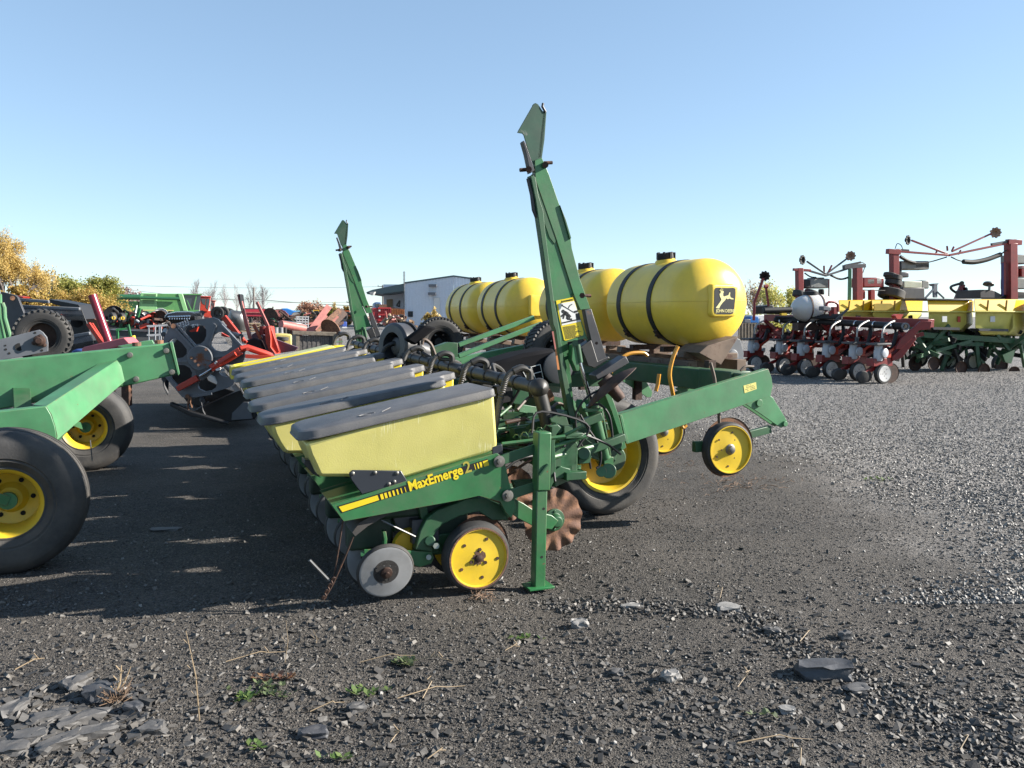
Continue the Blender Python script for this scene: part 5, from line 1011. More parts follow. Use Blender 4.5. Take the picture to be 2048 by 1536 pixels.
mb = MB(); slab(mb, C_, ((1410, 62), (1735, 66), (1740, 84), (1415, 84)), Yc, 2.2); slab(mb, C_, ((1640, 85), (1660, 85), (1600, 350), (1580, 350)), Yc + .1, .1); slab(mb, C_, ((1480, 170), (1492, 170), (1570, 340), (1550, 345)), Yc + .1, .05); slab(mb, C_, ((1500, 345), (1685, 338), (1690, 375), (1490, 370)), Yc, 2.2); mb.build('cab_frame', CG2, CB)
for p, R_ in (((1450, 500), .85), ((620, 560), .5)):
    mb = MB(); tyre_at(mb, C_, p, Yc + .4, R_, .6); wh = mb.build('wheel', RUBD, CB); mb = MB(); mb.lathe([(R_ * .5, 0), (R_ * .3, .1), (0, .1)], C_(*p, Yc + .35), (0, 1, 0), 20); mb.build('rim', YEL, wh)
mb = MB(); slab(mb, C_, ((560, 325), (640, 325), (640, 368), (575, 365)), Yc - .1, .1); mb.build('warning_lamp', mat('pale yellow lamp', (.7, .6, .2), .4), CB)
for i, (x0, x1, x2, y0, y1, Y, lb) in enumerate(((1700, 1895, 1860, 100, 375, 80, 'bright red combine cab touching the right end of the green combine'), (1885, 1975, 1940, 170, 440, 86, 'narrow pinkish red combine cab, second to the right of the green combine'))):
    o = rt('red_combine', lb, 'combine', C_, ((x0 + x1) / 2, y1), Y)
    m_ = REDB if i == 0 else REDF
    mb = MB(); slab(mb, C_, ((x0 + 20, y0 + 20), (x1 - 5, y0 + 22), (x2, y1 - 60), (x2 - 20, y1), (x0, y1 - 25)), Y, 1.8); mb.build('cab', m_, o, bevel=.04)
    mb = MB(); slab(mb, C_, ((x0 + 10, y0), (x1 + 5, y0 + 8), (x1 + 3, y0 + 26), (x0 + 15, y0 + 20)), Y - .1, 2.1); mb.build('cab_roof', m_, o, bevel=.05)
    mb = MB(); xm = x0 + (x1 - x0) * .55; slab(mb, C_, ((x0 + 22, y0 + 45), (xm, y0 + 48), (xm - 12, y0 + 160), (x0 + 45, y0 + 130)), Y - .02, .05); slab(mb, C_, ((xm + 12, y0 + 48), (x1 - 18, y0 + 50), (x2 - 18, y0 + 240 * (1 if i == 0 else .8)), (xm, y0 + 200)), Y - .02, .05); mb.build('cab_window', GLASS, o, split=True)
    mb = MB(); slab(mb, C_, ((x0 - 120, y1 - 10), (x2 + 40, y1 - 20), (x2 + 40, y1 + 90), (x0 - 100, y1 + 60)), Y + .3, 3); mb.build('chassis', m_, o)
def heap(name, label, cat, f, box, Y, n, mats_, seed, size=(.25, .9), dep=2.5, disc=.2, root_y=None, thick=.07):
    r = random.Random(seed); x0, y0, x1, y1 = box; o = rt(name, label, cat, f, ((x0 + x1) / 2, y1), Y)
    k = f(x1, y1, Y).x - f(x0, y1, Y).x
    for m_, nm, fr in mats_:
        mb = MB()
        for i in range(int(n * fr)):
            c = f(r.uniform(x0, x1), y1 + (y0 - y1) * r.random() ** 1.2, Y + r.uniform(0, dep))
            c.z = max(.05, c.z); L_ = r.uniform(*size); d = Vector((r.gauss(0, 1), r.gauss(0, .7), r.gauss(0, .5))).normalized() * L_ / 2
            if r.random() < disc: mb.lathe([(L_ * .35, 0), (L_ * .36, .03), (0, .06)], c, (r.gauss(0, .6), 1, r.gauss(0, .3)), 14)
            elif r.random() < .5: mb.beam(c - d, c + d, thick * r.uniform(.6, 1.6), thick * r.uniform(.6, 1.6))
            else: mb.tube([c - d, c + Vector((0, 0, .1 * L_)), c + d], thick * .4, 6)
        mb.build(nm, m_, o)
    return o
sc1 = heap('scrap_row_units', 'heap of dismantled planter units with two worn tyres, below the green combine', 'scrap heap', C_, (60, 400, 800, 700), 24, 150, [(RSTD, 'rusty_parts', .3), (GREEND, 'green_parts', .25), (BLK, 'black_parts', .2), (REDB, 'red_parts', .1), (STEEL, 'steel_parts', .07), (YEL, 'yellow_parts', .05), (WHT, 'white_parts', .03)], 3, (.2, .8))
for p in ((215, 475), (370, 480)):
    mb = MB(); tyre_at(mb, C_, p, 23.4, .155, .13, (.75, 1, 0)); wq = mb.build('worn_tyre', RUBD, sc1); mb = MB(); mb.lathe([(.06, 0), (.05, .05), (0, .05)], C_(p[0] + 15, p[1], 23.3), (.75, -1, 0), 12); mb.build('hub', YEL, wq)
heap('scrap_units', 'second tangle of rusty red and white machine parts, left of the grey reel plate', 'scrap heap', C_, (680, 420, 1150, 640), 22, 110, [(RSTD, 'rusty_parts', .35), (REDB, 'red_parts', .2), (WHT, 'white_parts', .08), (STEEL, 'steel_parts', .15), (BLK, 'black_parts', .2)], 5, (.15, .6))
mb = MB(); o = rt('green_stand', 'thin green post on a green steel frame in front of the scrap heap', 'stand', C_, (500, 800), 20); bar(mb, C_, (478, 590), (545, 900), 20, .05); bar(mb, C_, (270, 680), (460, 660), 20, .05); bar(mb, C_, (300, 680), (300, 900), 20, .05); bar(mb, C_, (640, 460), (680, 310), 20, .06); mb.build('frame', CHIP, o); mb = MB(); mb.cyl(C_(555, 780, 20), C_(585, 900, 20), .06, 10); mb.build('yellow_tube', YEL, o)
o = rt('wire_rack', 'silver metal rack of thin posts and shelves beside the grey reel plate', 'rack', C_, (980, 900), 17.5)
mb = MB()
for x in (830, 940, 1010, 1040): bar(mb, C_, (x, 600), (x + 5, 1100), 17.5 + (x % 3) * .2, .022)
for y in (605, 760, 900): bar(mb, C_, (800, y + 10), (1150, y - 10), 17.5, .03); bar(mb, C_, (840, y + 25), (1110, y + 5), 17.9, .02)
mb.build('rack_frame', mat('galvanised tube', (.5, .51, .53), .4, metal=.3, var=.1), o)
o = rt('low_trailer', 'dark flat trailer bed standing behind the pink plate at left', 'trailer', C_, (400, 900), 21)
mb = MB(); slab(mb, C_, ((100, 680), (1100, 720), (1130, 1000), (90, 1000)), 21, 2.2); mb.build('bed', GREYD, o, bevel=.02); mb = MB(); slab(mb, C_, ((100, 640), (1050, 690), (1050, 705), (100, 660)), 20.9, .1); mb.build('side_rail', STEEL, o)
o = rt('shiny_hood', 'dark rounded machine hood with a row of bright glints, just above the reel plate', 'hood', C_, (1400, 560), 16)
mb = MB(); A = [(1080, 480), (1150, 410), (1300, 378), (1500, 375), (1700, 390), (1790, 450), (1500, 500), (1200, 545)]
mb.prism([C_(*p, 16) for p in A], [C_(p[0], p[1] - 12, 17.2) for p in A]); hd = mb.build('hood_shell', mat('gloss black hood', (.02, .02, .024), .22), o, bevel=.05)
mb = MB()
for i in range(9): mb.lathe([(.03, 0), (.025, .02), (0, .03)], C_(1185 + i * 42, 462 - i * 1.5, 15.98), (0, -1, 0), 12); mb.cyl(C_(1185 + i * 42, 470, 15.98), C_(1185 + i * 42 + 5, 500, 15.97), .01, 6)
mb.build('chrome_stud', CHROME, hd)
mb = MB(); slab(mb, C_, ((1200, 520), (1700, 470), (1750, 900), (1250, 900)), 16.4, .8); mb.build('lower_housing', GREYD, o)
# red box drill, blue tipper boom, drums, tractor cabs
YL1, YL2 = 60, 62
o = rt('seed_drill', 'long red box seed drill with dark lid, seen behind the leaning red posts', 'seed drill', D_, (570, 430), 60)
mb = MB(); slab(mb, D_, ((390, 300), (745, 305), (762, 375), (755, 418), (405, 420), (380, 360)), 60, 1.4); mb.build('seed_box', mat('crimson box paint', (.40, .03, .05), .4, var=.08), o, bevel=.04)
mb = MB(); slab(mb, D_, ((380, 282), (740, 292), (745, 306), (388, 302)), 60, 1.6); mb.build('box_lid', GREYD, o, bevel=.02)
mb = MB(); slab(mb, D_, ((400, 345), (755, 350), (756, 362), (400, 357)), 59.9, .1); mb.build('box_moulding', REDF, o)
mb = MB()
for x in range(420, 750, 24): bar(mb, D_, (x, 420), (x - 6, 470), 60.3, .06)
mb.build('drill_tubes', RSTD, o)
for p in ((420, 470), (740, 470)):
    mb = MB(); tyre_at(mb, D_, p, 60.3, .45, .25); mb.build('wheel', RUBD, o)
BLUE = mat('bright blue paint', (.02, .16, .48), .4, var=.1)
o = rt('blue_lift', 'blue telescopic lift body lying low in the distance, left of the rusty beams', 'machine', D_, (1100, 430), 70)
mb = MB(); slab(mb, D_, ((985, 290), (1060, 288), (1200, 340), (1270, 372), (1285, 400), (1270, 425), (1120, 415), (1000, 385), (955, 360), (965, 310)), 70, 1.6); mb.build('boom', BLUE, o, bevel=.08)
mb = MB(); slab(mb, D_, ((1150, 400), (1290, 395), (1290, 440), (1160, 440)), 70.2, 1.4); slab(mb, D_, ((1170, 318), (1260, 322), (1260, 345), (1180, 345)), 70.6, .8); mb.build('cabin', mat('pale blue cabin', (.2, .35, .4), .4), o)
for p in ((1010, 440), (1240, 455)): mb = MB(); tyre_at(mb, D_, p, 70, .5); mb.build('wheel', RUBD, o)
for x, y, w_, h_, Y, m_, lb in ((1515, 360, 95, 90, 85, mat('cab yellow', (.75, .42, .03), .4), 'small tractor with yellow-framed cab in the far yard behind the rusty beams'), (2000, 370, 90, 90, 85, mat('cab orange', (.55, .12, .04), .4), 'orange-roofed tractor in the far yard, just left of the far marker arm'), (1930 - 1830, 340, 130, 80, 62, mat('cab teal', (.03, .22, .2), .4), 'teal-roofed machine with a dark block, left of the red seed drill'), (60 - 40, 310, 80, 90, 60, WHT, 'white machine cab peeking over the red arm left of the seed drill')):
    o = rt('tractor', lb, 'tractor', D_, (x, y + h_ * .6), Y)
    mb = MB(); slab(mb, D_, ((x - w_ * .5, y - h_ * .5), (x + w_ * .5, y - h_ * .5), (x + w_ * .52, y - h_ * .38), (x - w_ * .52, y - h_ * .38)), Y, 1.5)
    for dx in (-.45, .4): slab(mb, D_, ((x + dx * w_, y - h_ * .4), (x + dx * w_ + 8, y - h_ * .4), (x + dx * w_ + 8, y + h_ * .3), (x + dx * w_, y + h_ * .3)), Y, .1)
    mb.build('cab_frame', m_, o)
    mb = MB(); slab(mb, D_, ((x - w_ * .4, y - h_ * .36), (x + w_ * .38, y - h_ * .36), (x + w_ * .4, y + h_ * .1), (x - w_ * .42, y + h_ * .1)), Y + .2, 1); mb.build('cab_glass', GLASS, o)
    mb = MB(); slab(mb, D_, ((x - w_ * .9, y + h_ * .12), (x + w_ * .5, y + h_ * .12), (x + w_ * .5, y + h_ * .5), (x - w_ * .9, y + h_ * .5)), Y + .1, 1.3); mb.build('body', m_ if m_ is not WHT else REDB, o, bevel=.04)
    for dx in (-.7, .3): mb = MB(); tyre_at(mb, D_, (x + w_ * dx, y + h_ * .6), Y, .5); mb.build('wheel', RUBD, o)
heap('scrap_heap', 'low dark tangle of scrap iron with a long red auger, left of the crate', 'scrap heap', D_, (760, 430, 1360, 640), 48, 170, [(RSTD, 'rusty_parts', .4), (GREEND, 'green_parts', .1), (REDF, 'red_parts', .2), (STEEL, 'steel_parts', .12), (BLK, 'black_parts', .18)], 9, (.4, 1.7), 5, .15, thick=.1)
o = rt('auger', 'long red auger tube lying across the scrap left of the crate', 'auger', D_, (1150, 590), 45); mb = MB(); mb.cyl(D_(960, 540, 45), D_(1330, 610, 46), .22, 12); mb.build('tube', REDF, o); mb = MB(); mb.cyl(D_(1000, 520, 45.2), D_(1260, 545, 46), .14, 12); mb.build('shaft', STEEL, o)
o = rt('wire_basket', 'white wire cage basket standing behind the wooden crate', 'basket', D_, (1300, 580), 46)
mb = MB()
for x in range(1205, 1400, 46): bar(mb, D_, (x, 420), (x, 580), 46, .05)
for y in range(420, 590, 40): bar(mb, D_, (1200, y), (1395, y + 5), 46, .05)
for x in (1205, 1395): bar(mb, D_, (x, 420), (x - 10, 425), 46, .05, 47.4); bar(mb, D_, (x, 580), (x - 10, 575), 46, .05, 47.4)
mb.build('cage', mat('white wire', (.6, .6, .6), .5), o)
o = rt('steel_beams', 'stack of rusty red beams tilted upward behind the wooden crate', 'beams', D_, (1650, 660), 40)
for i, (a, b, w_, m_) in enumerate((((1390, 690), (1712, 262), .30, REDF), ((1450, 640), (1680, 420), .22, mat('dull red primer', (.24, .055, .04), .7, var=.3)), ((1500, 660), (1890, 310), .26, RST), ((1620, 660), (1850, 400), .2, MATS['dull red primer']), ((1660, 640), (1945, 345), .42, MATS['dark rusty steel']), ((1480, 680), (1600, 540), .22, STEELD), ((1730, 600), (1940, 510), .14, RSTD), ((1540, 370), (1700, 480), .16, RSTD), ((1380, 640), (1590, 430), .14, STEELD))):
    mb = MB(); A = D_(*a, 40 + i * .3); B = D_(*b, 40.8 + i * .3); mb.beam(A, B, w_, w_ * .7, up=(0, 1, .3)); mb.build('beam', m_, o, bevel=.01)
mb = MB(); mb.lathe([(.55, 0), (.5, .1), (0, .2)], D_(1740, 620, 39.8), (.5, 1, .6), 24); mb.build('rusty_dish', RST, o)
o = rt('blue_crate', 'small bright blue crate at the edge of the gravel road, right of the rusty beams', 'crate', D_, (1965, 600), 52)
mb = MB(); slab(mb, D_, ((1930, 500), (1998, 500), (1998, 578), (1930, 578)), 52, .8); mb.build('box', mat('crate blue', (.06, .12, .45), .5), o, bevel=.02); mb = MB(); slab(mb, D_, ((1925, 580), (2000, 580), (2000, 598), (1925, 598)), 52, .9); mb.build('pallet', WHT, o)
mb = MB(); slab(mb, D_, ((1890, 440), (1990, 460), (1985, 490), (1890, 475)), 52, .8); mb.build('lid', STEELD, o)
# wooden crate, yellow block, posts
Yw = 22
o = rt('wooden_crate', 'large weathered grey wooden crate standing behind the yellow hopper rim', 'crate', D_, (1480, 900), Yw)
mb = MB()
for i in range(14): x = 1240 + i * 36; slab(mb, D_, ((x, 715), (x + 33, 716), (x + 33, 960), (x, 960)), Yw + .05 + (i % 2) * .01, .03)
mb.build('panel', mat('grey crate boards', (.115, .105, .10), .85, var=.45, vs_=16), o)
mb = MB(); bar(mb, D_, (1140, 672), (1830, 695), Yw, .1); mb.build('top_rail', WOOD, o, bevel=.008)
for x0, x1 in ((1195, 1250), (1775, 1832), (1725, 1775)): mb = MB(); slab(mb, D_, ((x0, 700), (x1, 702), (x1, 960), (x0, 960)), Yw - .03 + (x0 == 1725) * .06, .06); mb.build('corner_post', WOOD if x0 != 1725 else STEELD, o, bevel=.006)
mb = MB(); A = [D_(1195, 690, Yw), D_(1140, 650, Yw + 2), D_(1135, 860, Yw + 2), D_(1195, 960, Yw)]; mb.prism(A, [p + Vector((.05, .02, 0)) for p in A]); A = [D_(1832, 695, Yw), D_(1800, 665, Yw + 2), D_(1800, 850, Yw + 2), D_(1832, 960, Yw)]; mb.prism(A, [p + Vector((-.05, .02, 0)) for p in A]); mb.build('side_boards', WOOD, o)
mb = MB(); mb.cyl(D_(1830, 745, Yw), D_(1890, 690, Yw), .02, 8); mb.cyl(D_(1885, 695, Yw - .1), D_(1900, 685, Yw + .1), .06, 12); mb.build('lever', STEELD, o)
o = rt('yellow_tank', 'pale yellow block-like tank behind the crate with a lying tyre on it', 'tank', D_, (990, 860), 24)
mb = MB(); slab(mb, D_, ((845, 700), (1000, 690), (1132, 700), (1135, 960), (845, 960)), 24, 1.2); mb.build('body', mat('pale yellow sheet', (.62, .5, .16), .5), o, bevel=.04)
o = rt('loose_tyre', 'small dusty tyre lying flat on the pale yellow tank', 'tyre', D_, (990, 780), 23.8); mb = MB(); tyre(mb, D_(990, 765, 23.9), (.1, 0, 1), .17, .09, .1, 24, 0); mb.build('casing', RUB, o); mb = MB(); mb.lathe([(.09, 0), (.05, .02), (0, .02)], D_(990, 768, 23.9), (.1, 0, 1), 16); mb.build('rim', RSTD, o)
o = rt('weight_block', 'row of grey concrete-like cylinders standing behind the yellow tank', 'weights', D_, (930, 690), 27)
for x, w_ in ((850, 90), (940, 70), (1015, 45)): mb = MB(); mb.cyl(D_(x + w_ * .35, 700, 27), D_(x + w_ * .3, 590, 27), w_ * .5 * .12695 * 27 / FPX, 16); mb.build('cylinder', mat('concrete grey', (.27, .27, .28), .8, var=.2) if x < 1000 else RUBD, o)
o = rt('pallet_stack', 'stack of light wooden pallets and boards behind the leaning posts', 'pallets', D_, (480, 660), 26)
mb = MB()
for y in (520, 560, 600, 640): slab(mb, D_, ((320, y), (640, y + 4), (640, y + 22), (320, y + 18)), 26, 1.3)
mb.build('boards', WOODL, o); mb = MB()
for x in (325, 470, 610): slab(mb, D_, ((x, 520), (x + 24, 520), (x + 24, 700), (x, 700)), 26.05, 1.2)
mb.build('blocks', WOOD, o)
o = rt('grey_cover', 'silver grey curved cover or fender behind the red slanted arm', 'cover', D_, (240, 640), 19)
mb = MB(); mb.tube([D_(170, 480, 19), D_(210, 440, 19), D_(270, 450, 19), D_(310, 520, 19), D_(320, 640, 19)], [.1, .2, .22, .2, .1], 14); mb.build('shell', STEEL, o)
o = rt('fence_post', 'short wooden post with green cord right of the crate', 'post', D_, (1905, 880), 21); mb = MB(); slab(mb, D_, ((1880, 760), (1925, 765), (1925, 1100), (1880, 1100)), 21, .1); mb.build('post', WOOD, o); mb = MB(); mb.cyl(D_(1820, 820, 20.9), D_(1935, 812, 20.9), .012, 6); mb.build('cord', GREENL, o)
# ------------------------------------------------------------------ shed, container, truck
def corrug(name, c1):
    m = mat(name, c1, .45, var=.05, dirt=.1); return m
SHED = corrug('pale blue-grey corrugated steel', (.86, .92, 1.0)); SROOF = corrug('dark teal roof sheet', (.085, .13, .14))
Yb = 120; ANCH[1] = 0
SB = rt('storage_shed', 'large pale corrugated metal shed with a dark canopy roof, behind the yellow tanks', 'building', E_, (1800, 640), Yb)
def ribwall(mb, p0, p1, top0, top1, n, dep=.12):
    # ribbed sheet wall from p0 to p1 (world xy), heights top0..top1
    p0 = Vector(p0); p1 = Vector(p1); d = (p1 - p0); nr = Vector((d.y, -d.x, 0)).normalized()
    vs = []; fs = []
    k = 0
    for i in range(n):
        for u_, o_ in ((i / n, 0), ((i + .62) / n, 0), ((i + .68) / n, dep), ((i + .94) / n, dep)):
            q = p0 + d * u_ + nr * o_; vs += [Vector((q.x, q.y, 0)), Vector((q.x, q.y, top0 + (top1 - top0) * u_))]
    for i in range(len(vs) // 2 - 1): fs.append((2 * i, 2 * i + 2, 2 * i + 3, 2 * i + 1))
    mb.add(vs, fs); return mb
A = E_(1583, 242, Yb); B = E_(2500, 120, Yb); pk = E_(2085, 172, Yb)
hx = lambda p: (p.x, p.y, 0)
mb = MB(); ribwall(mb, (A.x, Yb, 0), (pk.x, Yb, 0), A.z, pk.z, 34); ribwall(mb, (pk.x, Yb, 0), (pk.x + 3, Yb, 0), pk.z, pk.z - .4, 6); mb.build('wall', SHED, SB)
mb = MB(); ribwall(mb, (A.x, Yb + 26, 0), (A.x, Yb, 0), A.z - .1, A.z - .1, 40); rc = E_(1345, 340, Yb + 6); mb.box(((A.x + rc.x) / 2, Yb + 8, rc.z / 2 + .3), (A.x - rc.x, .2, rc.z + 2.2)); mb.build('side_wall', mat('white sheet wall', (.8, .84, .92), .5, var=.06), SB)
mb = MB(); a = E_(1190, 330, Yb); b = E_(1250, 305, Yb); c_ = E_(1578, 240, Yb); d_ = E_(1578, 316, Yb); e_ = E_(1360, 345, Yb); f_ = E_(1200, 350, Yb)
mb.ext([a, b, c_, d_, e_, f_], (0, 22, 0)); mb.build('canopy', SROOF, SB)
mb = MB(); A2 = A + Vector((0, -.15, 0)); P2 = pk + Vector((0, -.15, 0)); mb.prism([A2, P2, P2 + Vector((0, 0, .22)), A2 + Vector((0, 0, .22))], [p + Vector((0, 26, 0)) for p in (A2, P2, P2 + Vector((0, 0, .22)), A2 + Vector((0, 0, .22)))]); R2 = P2 + Vector((3.2, 0, -.42)); mb.prism([P2, R2, R2 + Vector((0, 0, .22)), P2 + Vector((0, 0, .22))], [p + Vector((0, 26, 0)) for p in (P2, R2, R2 + Vector((0, 0, .22)), P2 + Vector((0, 0, .22)))]); mb.build('roof', SROOF, SB, split=True)
mb = MB(); slab(mb, E_, ((1618, 525), (1668, 525), (1668, 582), (1618, 582)), Yb - .25, .2); mb.build('window', GLASS, SB); mb = MB(); slab(mb, E_, ((1880, 385), (1945, 385), (1945, 600), (1880, 600)), Yb - .2, .15); mb.build('door', WHT, SB)
mb = MB(); slab(mb, E_, ((1398, 405), (1460, 400), (1460, 500), (1398, 500)), Yb + 7.6, .2); mb.build('dock_door', WOODL, SB)
mb = MB()
for p in ((1872, 262), (1865, 345)): c = E_(*p, Yb - .6); mb.box(c, (1.1, .9, .35)); mb.box(c + Vector((0, .5, .1)), (.2, .8, .15))
mb.build('wall_lamp', GREY, SB, split=True)
mb = MB(); c = E_(1578, 240, Yb - .3); mb.cyl((c.x, c.y, 0), E_(1578, 115, Yb - .3), .07, 6)
for i in range(9): q = E_(1578, 130 + i * 14, Yb - .3); mb.box(q, (.35, .06, .06))
mb.build('roof_mast', STEEL, SB)
mb = MB(); mb.lathe([(.25, 0), (.5, .5), (0, .5)], E_(1255, 362, Yb - .1), (0, 0, 1), 16); mb.build('canopy_lamp', WHT, SB)
mb = MB(); bar(mb, E_, (1500, 470), (1535, 415), Yb + 6, .25); bar(mb, E_, (1535, 415), (1530, 480), Yb + 6, .2); bar(mb, E_, (1500, 468), (1535, 478), Yb + 6, .2); mb.build('wall_bracket', STEELD, SB)
Yo = 100; ANCH[1] = math.tan(R(16))
o = rt('red_container', 'red ribbed steel waste container in front of the shed canopy', 'container', E_, (1370, 640), Yo)
mb = MB(); slab(mb, E_, ((1258, 490), (1440, 488), (1440, 622), (1305, 622), (1262, 560)), Yo, 3); mb.build('body', mat('container red', (.42, .025, .03), .45, var=.12, dirt=.1), o)
mb = MB()
for i in range(7): bar(mb, E_, (1318 + i * 20, 490), (1318 + i * 20, 620), Yo - .05, .12)
for y in (492, 560, 618): bar(mb, E_, (1310, y), (1440, y), Yo - .1, .16)
slab(mb, E_, ((1300, 610), (1345, 600), (1340, 640), (1305, 645)), Yo - .1, 1); slab(mb, E_, ((1345, 600), (1395, 600), (1380, 640), (1365, 640)), Yo, 1); mb.build('container_rib', MATS['container red'], o)
mb = MB(); slab(mb, E_, ((1318, 510), (1335, 510), (1335, 525), (1318, 525)), Yo - .25, .05); slab(mb, E_, ((1320, 572), (1338, 572), (1338, 585), (1320, 585)), Yo - .25, .05); mb.build('container_label', WHT, o, split=True)
o = rt('orange_container', 'rust-orange ribbed bin beside the red container, against the shed', 'container', E_, (1510, 620), Yo + 6)
mb = MB(); slab(mb, E_, ((1444, 500), (1580, 512), (1580, 600), (1444, 612)), Yo + 6, 3); mb.build('body', mat('bin orange', (.45, .17, .05), .6, var=.2), o)
mb = MB()
for i in range(8): bar(mb, E_, (1455 + i * 17, 503), (1455 + i * 17, 608), Yo + 5.95, .12)
mb.build('container_rib', MATS['bin orange'], o)
mb = MB(); slab(mb, E_, ((1440, 485), (1580, 500), (1575, 514), (1445, 502)), Yo + 6.1, 2.8); mb.build('load', RSTD, o)
o = rt('truck', 'blue and white truck cab parked under the shed canopy behind the red container', 'truck', E_, (1310, 480), Yo + 10)
mb = MB(); slab(mb, E_, ((1275, 445), (1300, 430), (1340, 432), (1355, 460), (1355, 640), (1270, 640)), Yo + 10, 2.4); mb.build('cab', mat('truck blue', (.12, .2, .36), .4), o, bevel=.1); mb = MB(); slab(mb, E_, ((1285, 450), (1325, 445), (1325, 475), (1285, 480)), Yo + 9.95, .05); mb.build('windscreen', GLASS, o)
mb = MB(); slab(mb, E_, ((1320, 455), (1400, 455), (1400, 488), (1320, 488)), Yo + 9.9, 3); mb.build('load', RST, o)
for p in ((1290, 640), (1345, 640)): mb = MB(); tyre_at(mb, E_, p, Yo + 9.9, .5); mb.build('wheel', RUBD, o)
heap('debris_pile', 'pale heap of mixed debris on the ground below the orange bin', 'debris', E_, (1395, 585, 1550, 645), 96, 90, [(WOODL, 'wood_bits', .3), (RSTD, 'rusty_parts', .3), (STEEL, 'steel_parts', .2), (REDF, 'red_parts', .2)], 12, (.4, 1.6), 3, .2, thick=.25)
ANCH[1] = 0
# ------------------------------------------------------------------ utility poles and lines
POLE = mat('pole wood', (.22, .2, .18), .85, var=.2)
def upole(px_, ytop, Y, lb, xarm=None, w_=.16):
    o = rt('utility_pole', lb, 'utility pole', W_, (px_, 640), Y)
    top = W_(px_, ytop, Y); mb = MB(); mb.cyl((top.x, Y, 0), top, w_, 10, w_ * .7); mb.build('pole', POLE, o)
    if xarm: mb = MB(); c = W_(px_, ytop + xarm, Y - .2); mb.box(c, (2.2, .15, .15)); mb.build('crossarm', POLE, o)
    if xarm:
        mb = MB()
        for dx in (-1, 0, 1): c = W_(px_, ytop + xarm, Y - .2) + Vector((dx, 0, .1)); mb.cyl(c, c + Vector((0, 0, .3)), .08, 8)
        mb.build('insulator', GREY, o, split=True)
    return top
upole(507, 575, 170, 'bare utility pole among the leafless trees left of the red seed drill', None, .28)
upole(765, 570, 190, 'utility pole top with crossarm rising behind the shed canopy', 3, .2)
upole(703, 603, 185, 'thin utility pole just left of the far marker arm', 2, .14)
upole(192, 568, 120, 'light utility pole in front of the olive green tree', 3, .16)
def wire(p, q, Y1, Y2, sag, lb, r_=.035):
    A = W_(*p, Y1); B = W_(*q, Y2); ps = [A.lerp(B, i / 24) - Vector((0, 0, sag * 4 * (i / 24) * (1 - i / 24))) for i in range(25)]
    mb = MB(); mb.tube(ps, r_, 5); o = mb.build('power_line', mat('cable dark', (.09, .09, .1), .6), None); tag(o, lb, 'power line', 'overhead lines behind the yard')
wire((-40, 556), (765, 573), 170, 190, 1.0, 'highest thin overhead line crossing the sky behind the yard')
wire((192, 570), (703, 604), 150, 185, 1.2, 'middle overhead line running above the far red drill')
wire((507, 598), (812, 613), 170, 185, .4, 'thick lower overhead cable running behind the leaning red posts', .07)
wire((300, 590), (507, 598), 160, 170, .3, 'lower overhead cable left of the bare pole', .06)
